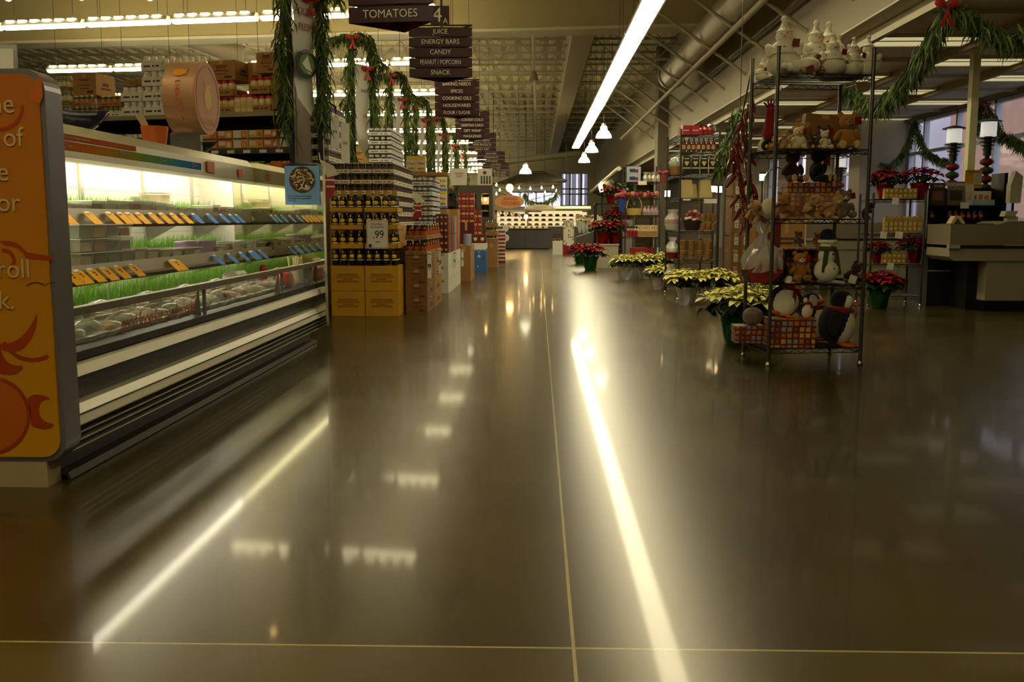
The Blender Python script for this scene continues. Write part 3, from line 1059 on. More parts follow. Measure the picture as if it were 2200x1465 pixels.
k = 0
for row, xx in enumerate((-.17, -.36)):
    for c in range(21):
        y = YA + .14 + c * .192
        if c < 1 + row:
            continue
        if y > YB - .45 and row == 0:
            continue
        food = (3, 7, 2, 6, 2, 7, 2, 2, 7, 2, 7, 5, 3, 3, 7, 3, 5, 7, 3, 7, 3)[(c + row * 3) % 21]
        t = thing('wrapped_tray', f'wrapped tray of {fname[food]} in case well, {("front", "back")[row]} row, {ORD[c]} from orange panel', 'food tray', (XF + xx, y, .49 + row * .035), random.uniform(-.15, .15), 'wrapped trays in the case well')
        a_, b2, c_ = wrapped(food, .035 + .012 * (c % 3))
        part('tray', a_, None, t)
        part('food', b2, None, t)
        part('wrap', c_, None, t)
# white divider box, napkins, red bag near the far end of the well
for k, dy in enumerate((.74, .86)):
    solo('paper_carton', MB().box(-.07, -.07, 0, .07, .07, .13).prism([(-.075, .13), (.075, .13), (.05, .155), (-.05, .155)], -.075, .075), WHITEP, f'white lidded paper carton, {("nearer", "farther")[k]} of the two in the case well', 'carton', (XF - .30, YA + 2.22 + dy, .53), .1, scale=.75)
t = thing('cutlery_holder', 'tub of white plastic cutlery at the far end of the case well', 'cutlery', (XF - .13, YB - .16, .5), scale=.9)
part('tub', MB().lathe([(.07, 0), (.085, .14), (.08, .14), (.068, .01)], 14), CLEAR, t)
mb = MB()
for i in range(26):
    x, y = random.uniform(-.055, .055), random.uniform(-.055, .055)
    mb.cyl((x * .7, y * .7, .01), (x * 1.2, y * 1.2, .19 + random.uniform(0, .05)), .007, n=5)
part('cutlery', mb, M('ivory_plastic', (236, 220, 160), .4), t)
solo('chip_bag', MB().ell((0, 0, .07), (.07, .17, .075), 12, 8), M('red_bag', (196, 70, 30), .3), 'crumpled orange-red bag in front of the cutlery tub in the case', 'bag', (XF - .13, YB - .48, .475), .15)
solo('sauce_tub', MB().lathe([(.0, 0), (.05, 0), (.058, .06), (.0, .062)], 14), M('lavender_tub', (150, 150, 190), .4), 'small lavender tub beside the orange-red bag in the case', 'tub', (XF - .09, YB - .07, .475), scale=.8)
solo('bottle_top', MB().lathe([(.0, 0), (.032, 0), (.032, .15), (.02, .18), (0, .185)], 12), RED, 'red topped bottle behind the orange-red bag in the case', 'bottle', (XF - .27, YB - .55, .48))

# ---- on top of the case
ZT = 1.472
BLB = M('dark_blue_glaze', (36, 42, 66), .25, coat=.3)


def square_bowl(w, h, name, mat, label, loc, rz, inner):
    n = 24
    prof = [(.25, 0), (.3, .02), (.62, .35), (1.0, 1.0), (.95, 1.0), (.55, .4), (.1, .12)]
    mb = MB()
    rings = []
    for r, z in prof:
        ring = []
        for i in range(n):
            a = 2 * PI * i / n
            sq = 1 / max(abs(math.cos(a)), abs(math.sin(a)))
            q = 1 + (sq - 1) * .85 * r
            lift = 1 + .25 * (sq - 1) if r > .6 else 1
            ring.append((w * r * q * math.cos(a), w * r * q * math.sin(a), h * z * lift))
        rings.append(ring)
    vs = [p for r in rings for p in r]
    mb.add(vs, [(j * n + i, j * n + (i + 1) % n, (j + 1) * n + (i + 1) % n, (j + 1) * n + i) for j in range(len(prof) - 1) for i in range(n)], 0, True)
    mb.add(rings[0], [tuple(range(n - 1, -1, -1))])
    t = thing(name, label, 'bowl', loc, rz)
    part('bowl', mb, mat, t)
    if inner:
        f = MB()
        for i in range(16):
            f.cbox((random.uniform(-.5, .5) * w, random.uniform(-.5, .5) * w, h * random.uniform(.55, .95)), (.07, .05, .03), i % 2, rz=random.random() * 3, rx=random.uniform(-.5, .5))
        part('packets', f, [DKRED, M('dark_packet', (30, 40, 40), .4)], t, 'dark red packets')
    return t


v = PX(168, 250, -2.53)
square_bowl(.155, .105, 'serving_bowl', BLB, 'dark blue square bowl full of packets at the near end of the case top', (v.x, v.y, ZT), .5, True)
v = PX(417, 300, -2.52)
square_bowl(.15, .085, 'serving_bowl', BLB, 'dark blue square bowl below the round hanging sign on the case top', (v.x, v.y, ZT), .55, True)
v = PX(332, 280, -2.50)
t = thing('planter_bowl', 'orange flared tub holding paper sticks on the case top', 'tub', (v.x, v.y, ZT), .3)
part('tub', MB().lathe([(.0, 0), (.068, 0), (.088, .13), (.083, .13), (.064, .008)], 22), M('orange_plastic', (222, 112, 52), .35), t)
for k in range(3):
    part('chopstick_packet', MB().cbox((-.04 - .014 * k, .0, .13), (.016, .004, .17), 0, ry=-.42 - .04 * k), M('paper_sleeve', (214, 186, 140), .6), t)
# round drum sign
v = PX(416, 212, -2.45)
sc = v.y / FPX
ds = thing('drum_sign', 'round copper drum sign with fish emblem standing over the chilled case', 'sign', (v.x - .055, v.y, v.z), -.02)
DR = .253
COP = M('copper_sheet', (196, 152, 112), .42, .3, vary=.08, vscale=2)
part('drum', MB().cyl((-.07, 0, 0), (.15, 0, 0), DR, n=48, caps=False).cyl((-.071, 0, 0), (-.068, 0, 0), DR, n=48), COP, ds)
fc = part('face', MB().cyl((.148, 0, 0), (.156, 0, 0), DR, n=48), M('peach_face', (206, 140, 88), .5, vary=.12, vscale=25), ds, 'peach coloured round face')
part('face_ring', MB().lathe([(.215, 0), (.222, 0), (.222, .002), (.215, .002)], 40), M('rust_ring', (170, 100, 66), .5), fc, None, (.156, 0, 0), (0, PI / 2, 0))


def fish(s):
    """plain side-on fish silhouette"""
    o = [(s * math.cos(a) * .6 + 0, s * .46 * math.sin(a)) for a in [math.radians(x) for x in range(30, 331, 12)]]
    return o + [(s * .78, -s * .42), (s * .66, 0), (s * .78, s * .42)]


YF = M('yellow_fish', (222, 182, 84), .5)
OF = M('amber_fish', (240, 160, 24), .5)
OI = M('orange_ink', (226, 104, 30), .5)
part('fish_emblem', MB().prism([(b, a * .9) for a, b in fish(.15)], .156, .159, 0, axis='x'), YF, fc)
lettering('ticklefish', .062, M('face_lettering', (226, 190, 150), .5), fc, (.158, 0, -.168), (PI / 2, 0, PI / 2))
# lettering runs down the curved band, on the side towards the aisle
ang = math.radians(-12)
part('fish_emblem', MB().prism(fish(.075), -.002, .002, 0), OF, ds, None, (.04, -DR * math.cos(.65) - .004, DR * math.sin(.65)), (-.65, 0, 0))
for i, chx in enumerate('ticklefish'):
    a_ = .36 - i * .118
    part('lettering', text_mesh(chx, .07, OI), None, ds, None, (.045, -DR * math.cos(a_) - .002, DR * math.sin(a_)), (PI / 2 - a_, PI / 2, 0))
part('stand', MB().box(-.12, -.02, ZT - v.z, .1, .02, -DR + .01).box(-.15, -.07, ZT - v.z, .13, .07, ZT - v.z + .008), CHROME, ds)
# leaflets in a holder behind the orange panel
t = thing('leaflet_holder', 'clear holder of blue and white leaflets behind the orange panel top', 'leaflet', (-2.28, 4.15, ZT), 0, scale=(1.25, 1, 1.4))
part('holder', MB().box(-.42, .04, 0, .02, .05, .2), CLEAR, t)
part('leaflet', MB().cbox((-.06, .02, .09), (.15, .006, .19), 0, rx=-.12), WHITEP, t, 'white leaflet')
part('leaflet', MB().cbox((-.22, .02, .09), (.15, .006, .19), 0, rx=-.12), M('sky_leaflet', (120, 160, 200), .5), t, 'pale blue leaflet')
# ================================================================ LAMPS, SIGNS, GARLANDS
TUBEM = M('fluorescent_lens', (255, 244, 210), .4, emit=TUBE, ecol=WARM)
UPM = M('uplight_slot_glow', (255, 244, 210), .4, emit=17, ecol=WARM)
HOUS = M('fixture_housing', (196, 190, 168), .5)
_h = MB().prism([(-.05, .06), (.05, .06), (.085, .0), (-.085, .0)], -.61, .61, 0).mesh('housing', [HOUS])
_l = MB().prism([(-.07, 0), (.07, 0), (.06, -.03), (.03, -.045), (-.03, -.045), (-.06, -.03)], -.60, .60, 0).mesh('lens', [TUBEM])
_s = MB()
for k in range(6):
    _s.box(-.065, -.55 + k * .19, .062, .065, -.44 + k * .19, .071)
_s = _s.mesh('uplight_slot', [UPM])
_w = MB().cyl((0, -.45, .06), (0, -.45, 1.9), .004, n=4).cyl((0, .45, .06), (0, .45, 1.9), .004, n=4).mesh('cable', [DARKSTEEL])
rows = [((0, 58), (952, 22)), (None, (990, 131)), (None, (965, 199)), (None, (995, 244)), (None, (1014, 281)), (None, (1016, 306)), (None, (1027, 328)), (None, (1046, 343)), (None, (1055, 353)), (None, (1062, 362)), (None, (1069, 369)), (None, (1075, 375))]  # last four rows added to brighten the far end of the hall
ang0 = None
proto = None
for k, (l_, r_) in enumerate(rows):
    e = PZ(r_[0], r_[1], 3.7)
    if l_:
        d = (e - PZ(l_[0], l_[1], 3.7)).normalized()
        ang0 = math.atan2(d.y, d.x)
    an = ang0 * max(0, 1 - k / 4.0)
    d = Vector((math.cos(an), math.sin(an), 0))
    nn = 9 if k == 0 else 6 if k < 8 else 4
    for i in range(nn):
        c = e - d * (.62 + 1.28 * i)
        lab = f'hung fluorescent strip lamp, {ORD[i]} from the aisle end of the {ORD[k]} lamp row'
        if proto is None:
            proto = thing('fluorescent_strip_light', lab, 'ceiling light', c, an - PI / 2, 'strip lamps over the grocery aisles')
            part('housing', _h, None, proto)
            part('lens', _l, None, proto, 'glowing lens')
            part('uplight_slot', _s, None, proto)
            part('cable', _w, None, proto)
        else:
            dup(proto, c, an - PI / 2, lab)
# unseen strip lamps added over the near hall to brighten what faces the camera
for k, (yy, x1) in enumerate(((5.4, -3.4), (1.5, 1.7), (-2.4, 1.7))):
    for i in range(5 if k == 0 else 4):
        dup(proto, (x1 - .62 - 1.28 * i, yy, 3.7), -PI / 2, f'added strip lamp over the near hall, {ORD[i]} from the aisle end, {ORD[k]} such row')
# the long double-width run down the main walkway
LONGM = M('main_run_lens', (255, 246, 220), .4, emit=TUBE * 1.1, ecol=(1, .88, .56))
hm = MB().prism([(-.10, .08), (.10, .08), (.165, .0), (.155, -.0), (-.155, 0), (-.165, 0)], -1.22, 1.22, 0).mesh('housing', [HOUS])
lm = MB().prism([(-.145, 0), (.145, 0), (.12, -.045), (-.12, -.045)], -1.215, 1.215, 0).mesh('lens', [LONGM])
gms = []
for sx in (-1, 1):
    gm = MB()
    for i in range(40):
        gm.box(sx * .15 - .012, -1.2 + i * .06, -.02, sx * .15 + .012, -1.155 + i * .06, .0)
    gms.append(gm.mesh('side_grille', [DARKSTEEL]))
cm = MB().cyl((0, -.9, .07), (0, -.9, 1.9), .005, n=4).cyl((0, .9, .07), (0, .9, 1.9), .005, n=4).mesh('cable', [DARKSTEEL])
proto = None
for i in range(12):
    c = (1.42, 8.3 + i * 2.45, 3.7)
    lab = f'long bright fluorescent fixture in the run above the main walkway, {ORD[i]} from the front'
    if proto is None:
        proto = thing('linear_light', lab, 'ceiling light', c, 0, 'bright run of fixtures above the walkway')
        part('housing', hm, None, proto)
        part('lens', lm, None, proto, 'glowing lens')
        for gm in gms:
            part('side_grille', gm, None, proto)
        part('cable', cm, None, proto)
    else:
        dup(proto, c, 0, lab)
# bell pendants
PG = M('pendant_glass', (255, 246, 220), .3, emit=5.0, ecol=(1, .92, .62))
bell = MB().lathe([(.06, .30), (.085, .27), (.09, .2), (.13, .16), (.185, .08), (.205, 0), (.19, 0), (.12, .14), (0, .16)], 20).mesh('glass_shade', [PG])
cap = MB().cyl((0, 0, .28), (0, 0, .36), .06, n=12).mesh('lamp_cap', [STEEL])
for i, (px, py, D, lab) in enumerate(((1297, 296, 25, 'largest bell pendant lamp hanging beside the end of the bright run'), (1271, 327, 29.5, 'middle one of the three bell pendant lamps beyond the bright run'), (1255, 349, 34, 'smallest of the three bell pendant lamps beyond the bright run'), (1129, 373, 32.5, 'glowing bell pendant lamp alone above the dark awning'))):
    t = thing('pendant_lamp', lab, 'pendant lamp', P(px, py, D), 0, 'bell pendant lamps')
    part('glass_shade', bell, None, t)
    part('lamp_cap', cap, None, t)
    part('cord', MB().cyl((0, 0, .35), (0, 0, 5.7 - t.location.z), .006, n=5), DARKSTEEL, t)
sp = MB().lathe([(0, .26), (.04, .24), (.07, .2), (.115, .02), (.12, 0), (0, 0)], 16)
t = thing('ceiling_speaker', 'plain pale cone speaker hanging from the roof over the walkway', 'speaker', P(1147, 174, 24))
part('cone', sp, M('speaker_pinkish', (150, 130, 110), .6), t)
part('cord', MB().cyl((0, 0, .24), (0, 0, 5.7 - t.location.z), .006, n=5), DARKSTEEL, t)
# warm accent spots
SPM = M('warm_spot_bulb', (255, 190, 90), .4, emit=26, ecol=(1, .62, .22))
for i, (pos, lab) in enumerate(((PZ(175, -4, 3.6), 'warm spotlight at the top of the picture over the blue bowl'), (PZ(322, -3, 3.6), 'warm spotlight at the top of the picture over the orange tub'), (PZ(18, -2, 3.6), 'warm spotlight at the top of the picture over the orange panel'), (Vector((-2.95, 10.15, 3.6)), 'warm spotlight out of frame over the beer stack'), (Vector((-3.75, 10.2, 3.6)), 'warm spotlight out of frame over the near shelves'))):
    t = thing('spotlight', lab, 'spotlight', pos, 0, 'warm accent spotlights')
    part('bulb', MB().ell((0, 0, 0), (.035, .035, .025), 10, 6), SPM, t)
    part('can', MB().lathe([(.045, 0), (.05, .09), (.03, .13), (0, .14)], 14), BLACK, t)
    part('cord', MB().cyl((0, 0, .13), (0, 0, 2.0), .006, n=5), BLACK, t)

# ---- aisle signs
SIGNB = M('sign_maroon', (60, 16, 24), .45, vary=.08, vscale=4)
SIGNT = M('sign_lettering', (246, 240, 216), .5)


def aisle_sign(pos, words_, nm, lab, w=.605, bh=.083, pitch=.095, detail=True, rz=0.0):
    t = thing('aisle_sign', lab, 'aisle sign', pos, rz, 'maroon hanging aisle signs')
    n = len(words_)
    dep = w * .62
    for i, wd in enumerate(words_):
        z = (n - 1 - i) * pitch
        b = MB()
        b.T = None
        # gently bowed face
        N = 8
        vs, fs = [], []
        for j in range(N + 1):
            x = -w / 2 + w * j / N
            bow = .018 * (1 - (2 * j / N - 1) ** 2)
            vs += [(x, -bow, z), (x, -bow + .004, z), (x, -bow, z + bh), (x, -bow + .004, z + bh)]
        for j in range(N):
            a = 4 * j
            fs += [(a, a + 4, a + 6, a + 2), (a + 1, a + 3, a + 7, a + 5), (a + 2, a + 6, a + 7, a + 3), (a, a + 1, a + 5, a + 4)]
        b.add(vs, fs, 0)
        bo = part('sign_board', b, SIGNB, t)
        lettering(wd, bh * .74, SIGNT, bo, (0, -.021, z + bh / 2), xs=min(.95, 11.2 / max(len(wd), 9) * .98))
        if detail:
            for sx in (-1, 1):
                sd = MB()
                sd.add([(sx * w / 2, .004, z), (0, dep, z), (0, dep, z + bh), (sx * w / 2, .004, z + bh), (sx * (w / 2 - .006), .006, z), (0, dep - .01, z), (0, dep - .01, z + bh), (sx * (w / 2 - .006), .006, z + bh)], [(0, 1, 2, 3), (4, 7, 6, 5), (0, 4, 5, 1), (3, 2, 6, 7)])
                part('side_board', sd, SIGNB, t)
    zt = (n - 1) * pitch + bh
    fr = MB()
    fr.box(-w / 2, -.012, zt + .012, w / 2, .0, zt + .024).cyl((-w / 2, 0, zt + .018), (0, dep, zt + .018), .008, n=5).cyl((w / 2, 0, zt + .018), (0, dep, zt + .018), .008, n=5)
    fr.cyl((0, dep * .33, -.03), (0, dep * .33, zt + .35), .012, n=6)
    fr.cyl((-.06, .1, zt), (-.06, .1, 5.7 - pos[2]), .004, n=4)
    part('hanging_frame', fr, BLACK, t)
    if nm:
        p_ = part('number_plate', MB().box(-.09, -.035, zt + .008, .09, -.03, zt + .193), SIGNB, t)
        lettering(nm[0], .19, SIGNT, p_, (-.025, -.037, zt + .103))
        lettering(nm[1], .07, SIGNT, p_, (.052, -.037, zt + .053))
    return t


aisle_sign(P(840, 48, 6.3), ['TOMATOES', 'BAKING MIX'][::-1], None, 'nearest aisle sign, reading TOMATOES, cut by the top edge', w=.56, bh=.098, pitch=.112, rz=-.12)
aisle_sign(P(947, 166, 9.4), ['JUICE', 'ENERGY BARS', 'CANDY', 'PEANUT / POPCORN', 'SNACK'], '4A', 'aisle sign 4A listing juice, energy bars, candy and snack')
aisle_sign(P(982, 249, 13.3), ['BAKING NEEDS', 'SPICES', 'COOKING OILS', 'HOUSEWARES', 'FLOUR / SUGAR'], None, 'aisle sign listing spices, cooking oils, housewares and sugar')
aisle_sign(P(1015, 298, 17.2), ['FIRST AIDS', 'COUGH COLD', 'GREETING CARDS', 'GIFT WRAP', 'MAGAZINES'], None, 'aisle sign listing greeting cards, gift wrap and magazines')
aisle_sign(P(1036, 325, 21.1), ['WINE', 'BABY NEEDS', 'PAPER PRODUCTS', 'ADULT DIET'], None, 'aisle sign listing paper products and adult diet', detail=False)
aisle_sign(P(1055, 350, 25.0), ['CRACKERS', 'CONDIMENTS', 'OLIVES PICKLES'], None, 'aisle sign listing condiments and olives', w=.72, detail=False)
aisle_sign(P(1065, 364, 28.9), ['DOG FOOD', 'CAT CARE'], None, 'aisle sign listing dog food and cat care', w=.78, detail=False)
aisle_sign(P(1074, 379, 32.8), ['BOTTLED WATER', 'FROZEN MEALS'], None, 'farthest maroon aisle sign, listing bottled water', w=.6, detail=False)

# ---- garlands
EV1 = M('cedar_green', (84, 108, 40), .65, vary=.35, vscale=9)
EV2 = M('cedar_olive', (122, 132, 56), .65)
EV3 = M('cedar_dark', (44, 62, 24), .7)
BOWR = M('red_ribbon', (176, 14, 14), .45, sheen=.3)


def garland(pts, label, rad=.10, dens=420, ln=.17, w=.009, droop=.8, cat='garland', group=None):
    pts = [Vector(p) for p in pts]
    mb = MB()
    for a, b in zip(pts, pts[1:]):
        mb.cyl(a, b, .022, n=5, mat=2, caps=False)
        L_ = (b - a).length
        for i in range(max(4, int(dens * L_))):
            p = a.lerp(b, random.random())
            dv = Vector((random.gauss(0, 1), random.gauss(0, 1), random.gauss(0, 1)))
            dv = (dv.normalized() * (1 - droop * .5) + Vector((0, 0, -droop)))
            dv.normalize()
            l_ = ln * random.uniform(.5, 1.25)
            s = p + Vector((random.gauss(0, rad * .35), random.gauss(0, rad * .35), random.gauss(0, rad * .35)))
            m = s + dv * l_ * .5 + Vector((random.gauss(0, .02), random.gauss(0, .02), .01))
            e = s + dv * l_ + Vector((0, 0, -.03 * droop))
            sd = dv.cross(Vector((random.random() - .5, random.random() - .5, random.random() - .5)))
            if sd.length < 1e-4:
                continue
            sd = sd.normalized() * w * random.uniform(.6, 1.5)
            mb.add([s - sd * .5, s + sd * .5, m + sd, m - sd, e], [(0, 1, 2, 3), (3, 2, 4)], random.choice((0, 0, 1, 2)))
    return solo('evergreen_garland', mb, [EV1, EV2, EV3], label, cat, group=group)


def bow(pos, label, s=.1, rz=0.0, group='red ribbon bows'):
    t = thing('ribbon_bow', label, 'bow', pos, rz, group)
    for sx in (-1, 1):
        part('loop', MB().ell((sx * s * .55, 0, s * .1), (s * .55, s * .22, s * .34), 10, 7, R=Matrix.Rotation(-sx * .3, 3, 'Y')), BOWR, t)
        part('tail', MB().add([(0, -.01, 0), (sx * s * .25, -.01, -s * .9), (sx * s * .62, -.01, -s * 1.7), (sx * s * .2, -.01, -s * 1.75), (sx * s * .02, -.014, -s * .9)], [(0, 1, 4), (4, 1, 2, 3)]), BOWR, t)
    part('knot', MB().ell((0, -.01, 0), s * .18, 8, 6), BOWR, t)
    return t


BANW = M('banner_cloth', (226, 224, 212), .7)
LOGOG = M('banner_green', (96, 128, 50), .6)
for k in range(7):
    D = 11.2 + 3.9 * k if k else 10.4
    xl = -2.87 if k else -2.64
    xr, yr = xl + .23, D + .34
    top = 3.78
    nth = ORD[k]
    t = thing('banner_frame', f'dark two-post banner frame at the end of the {nth} grocery row', 'banner frame', (xl, D, 0), 0, 'banner frames at the row ends')
    part('post', MB().box(-.03, -.03, 0, .03, .03, top), BLACK, t)
    part('post', MB().box(xr - xl - .03, .31, 0, xr - xl + .03, .37, top), BLACK, t)
    part('crossbar', MB().cyl((0, 0, top - .03), (xr - xl, .34, top - .03), .025, n=6), BLACK, t)
    lo = 1.95 if k == 0 else 1.85
    pth = [(xl - .05, D - .08, lo), (xl - .08, D - .08, 2.6), (xl - .03, D - .08, 3.3), (xl, D - .08, top), ((xl + xr) / 2, D + .1, top + .08), (xr + .02, yr - .08, top), (xr + .05, yr - .08, 3.2), (xr + .07, yr - .08, 2.5), (xr + .05, yr - .08, lo + .05)]
    garland(pth, f'cedar garland wound over the banner frame of the {nth} grocery row', .1, 300 if k < 2 else 170, .19, .010 if k < 2 else .015, .95, group='cedar garlands over the row ends')
    if k < 3:
        # boughs that stick out at the top
        garland([(xl - .05, D - .1, top + .02), (xl - .35, D - .12, top - .05)], f'cedar bough sticking out atop the {nth} banner frame, away from the walkway', .07, 300, .2, .011, .7, 'cedar bough', 'cedar boughs')
        garland([(xr + .05, yr - .1, top - .2), (xr + .25, yr - .12, top - .42)], f'cedar bough sticking out at the top of the {nth} banner frame, walkway end', .07, 300, .2, .011, .7, 'cedar bough', 'cedar boughs')
    bow((xl + .05, D - .2, top - .03), f'red bow on the far post top of the {nth} banner frame', .1)
    bow((xr - .02, yr - .22, top - .45), f'red bow on the walkway post of the {nth} banner frame', .1)
    b = thing('hanging_banner', ('white banner with a round green sail emblem on the first banner frame', 'white banner with red and black lettering on the second banner frame')[k] if k < 2 else f'plain white banner on the {nth} banner frame', 'banner', ((xl + xr) / 2, D + .12, 0), 1.0, 'white banners at the row ends')
    hw = .16 if k < 2 else .07
    z0, z1 = (2.3, 3.35) if k == 0 else (2.15, 3.4)
    n = 10
    vs = []
    for j in range(n + 1):
        z = z1 + (z0 - z1) * j / n
        yy = -.03 * math.sin(j * .7)
        vs += [(-hw + .012 * j / n * j / 3, yy, z + .0), (hw, yy + .015, z - .28 * (j / n) ** 2 * .9)]
    part('cloth', MB().add(vs, [(2 * j, 2 * j + 1, 2 * j + 3, 2 * j + 2) for j in range(n)], 0, True), BANW, b)
    if k == 0:
        for i, w_ in enumerate(('HOLIDAY', 'FRESH!')):
            lettering(w_, .1, REDINK, b, (0, -.05, 3.2 - i * .16), xs=.75)
        part('emblem', MB().cyl((0, -.046, 2.66), (0, -.042, 2.66), .15, n=28), M('emblem_black', (36, 36, 30), .6), b)
        part('emblem_disc', MB().cyl((0, -.049, 2.66), (0, -.046, 2.66), .108, n=28), LOGOG, b)
        part('emblem_sail', MB().add([(-.07, -.051, 2.66), (.01, -.051, 2.75), (.07, -.051, 2.58), (-.02, -.051, 2.61)], [(0, 1, 2, 3)]).add([(-.02, -.051, 2.59), (.07, -.051, 2.56), (.03, -.051, 2.555)], [(0, 1, 2)]), BANW, b)
        lettering('CENTRAL', .04, BANW, b, (0, -.052, 2.785), xs=.9)
    elif k == 1:
        lettering('south', .09, BLACKIN, b, (.02, -.05, 3.0), xs=.9)
        lettering('sun', .10, REDINK, b, (.03, -.05, 2.62), xs=.9)

# swags under the low checkout ceiling
g1 = [P(2036, 12, 8.9), P(2010, 60, 9.2), P(1985, 105, 9.6), P(1958, 150, 10.1), P(1925, 190, 10.7), P(1885, 225, 11.3), P(1855, 212, 11.7), P(1825, 190, 12.1)]
garland(g1, 'long cedar swag from the red bow down past the snowman shelves', .07, 430, .19, .009, .9, group='cedar swags under the low ceiling')
g2 = [P(2036, 8, 8.9), P(2080, 22, 8.9), P(2120, 58, 8.9), P(2165, 72, 8.9), P(2215, 70, 8.9), P(2280, 45, 8.9), P(2330, 8, 8.9)]
garland(g2, 'cedar swag from the red bow toward the checkout post', .07, 450, .2, .009, .9, group='cedar swags under the low ceiling')
bow(P(2036, 10, 8.8), 'red bow where the two big ceiling swags meet', .11)
ws = WX - .22
g3 = [PX(1965, 262, ws), PX(1955, 300, ws), PX(1935, 335, ws), P(1912, 355, 19.9), P(1890, 352, 19.9)]
garland(g3, 'cedar strand hanging down the far entrance window, lower end behind poinsettias', .06, 360, .15, .010, .9, group='cedar strands on the entrance window')
g4 = [PX(1967, 262, ws), PX(1978, 300, ws), PX(1992, 325, ws), PX(2020, 342, ws), PX(2045, 346, ws)]
garland(g4, 'cedar strand on the far entrance window curving to the lantern lamps', .06, 360, .15, .010, .9, group='cedar strands on the entrance window')
g5 = [PX(2108, 218, ws), PX(2104, 250, ws), PX(2098, 285, ws)]
garland(g5, 'short straight cedar strand on the near entrance window', .07, 420, .15, .010, .9, group='cedar strands on the entrance window')
g6 = [PX(2112, 218, ws), PX(2130, 245, ws), PX(2150, 285, ws), PX(2180, 300, ws), PX(2230, 318, ws)]
garland(g6, 'cedar strand on the near entrance window sweeping to the picture edge', .07, 420, .17, .010, .9, group='cedar strands on the entrance window')
bow(PX(2118, 225, ws - .1), 'red bow on the near entrance window', .09)
g7 = [P(1590, 235, 9.5), P(1575, 275, 9.4), P(1558, 320, 9.3), P(1550, 358, 9.2)]
g7o = garland(g7, 'cedar strand hanging beside the strings of red peppers', .06, 420, .17, .010, .9, group='cedar strands on the entrance window')
part('cord', MB().cyl(g7[0], (g7[0].x, g7[0].y, 5.68), .004, n=4), BLACK, g7o)
# strings of red peppers
PEP = M('pepper_red', (126, 20, 18), .3, coat=.4)
pm = MB().lathe([(0, -.2), (.012, -.18), (.02, -.13), (.026, -.07), (.02, -.035), (0, -.03)], 8).mesh('pod', [PEP])
pstem = MB().cyl((0, 0, -.035), (0, 0, .0), .005, n=5).cyl((0, 0, -.04), (0, 0, -.028), .02, .01, n=6).mesh('stem', [EV1])
pp0 = None
for s_, (pa, pb, D) in enumerate((((1611, 205), (1578, 330), 7.12), ((1572, 300), (1600, 470), 7.12), ((1600, 300), (1622, 455), 7.2))):
    for i in range(13):
        u = i / 12
        v = P(pa[0] + (pb[0] - pa[0]) * u, pa[1] + (pb[1] - pa[1]) * u, D)
        lab = f'dark red hanging pepper with green stem, {ORD[i]} from the top of the {ORD[s_]} string'
        rr = (random.uniform(-.35, .35), .45 + random.uniform(-.25, .25), random.uniform(0, 6))
        if pp0 is None:
            pp0 = thing('pepper', lab, 'pepper', v, group='red peppers strung beside the snowman shelves', rot=rr, scale=.7)
            part('pod', pm, None, pp0)
            part('stem', pstem, None, pp0)
        else:
            dup(pp0, v, label=lab, rot=rr, scale=.7)
    solo('pepper_string', MB().cyl(P(pa[0], pa[1] - 12, D) + Vector((0, 0, .1)), P(pb[0], pb[1], D), .006, n=5), EV3, f'thin green string holding peppers beside the snowman shelves, {ORD[s_]} one', 'string', group='strings of peppers')
# ================================================================ GROCERY ROWS AND DISPLAYS
class Plane:
    def __init__(s, O, phi):
        s.O, s.phi = Vector(O), phi
        s.ux = Vector((math.cos(phi), math.sin(phi), 0))
        s.back = Vector((-math.sin(phi), math.cos(phi), 0))

    def hit(s, px, py):
        r = ray(px, py)
        t = (s.O - C_POS).dot(s.back) / r.dot(s.back)
        p = C_POS + r * t
        return (p - s.O).dot(s.ux), p.z

    def w(s, u, v, z):
        q = s.O + s.ux * u + s.back * v
        return Vector((q.x, q.y, z))


CACHE = {}


def carton_meshes(w, d, h, mat, ink=True, hand=False):
    key = ('carton', round(w, 3), round(d, 3), round(h, 3), mat.name, ink, hand)
    if key not in CACHE:
        b = MB().box(-w / 2, 0, 0, w / 2, d, h).mesh('body', [mat])
        t = MB().box(-.025, -.001, h * .82, .025, d + .001, h + .001).box(-w / 2 - .001, d * .46, h * .9, w / 2 + .001, d * .54, h + .001).mesh('tape', [TAPE])
        p = MB()
        if ink:
            for zz, ww in ((.72, .5), (.66, .34), (.45, .55), (.3, .4)):
                p.box(-w * ww / 2, -.0015, h * zz, w * ww / 2, -.0005, h * (zz + .035))
            p.box(w * .1, -.0015, h * .1, w * .38, -.0005, h * .22)
            p.box(w / 2 + .0005, d * .25, h * .3, w / 2 + .0015, d * .75, h * .38)
            p.box(w / 2 + .0005, d * .35, h * .46, w / 2 + .0015, d * .65, h * .6)
        if hand:
            p.box(-w * .18, -.002, h * .78, w * .18, -.0005, h * .88)
        CACHE[key] = (b, t, p.mesh('print', [M('carton_ink', (84, 56, 30), .8)]) if (ink or hand) else None)
    return CACHE[key]


def carton(loc, w, d, h, label, mat=None, rz=0.0, group=None, ink=True, name='carton', cat='carton', hand=False, text=None, tmat=None, tsize=.05):
    b, t, p = carton_meshes(w, d, h, mat or CARD, ink, hand)
    o = thing(name, label, cat, loc, rz, group)
    part('body', b, None, o)
    part('tape', t, None, o)
    if p:
        part('print', p, None, o)
    if text:
        lettering(text, tsize, tmat or REDINK, o, (0, -.003, h * .55))
    return o


def simple(name, key, build, mats):
    if (name, key) not in CACHE:
        mb = MB()
        build(mb)
        CACHE[(name, key)] = mb.mesh(name, mats)
    return CACHE[(name, key)]


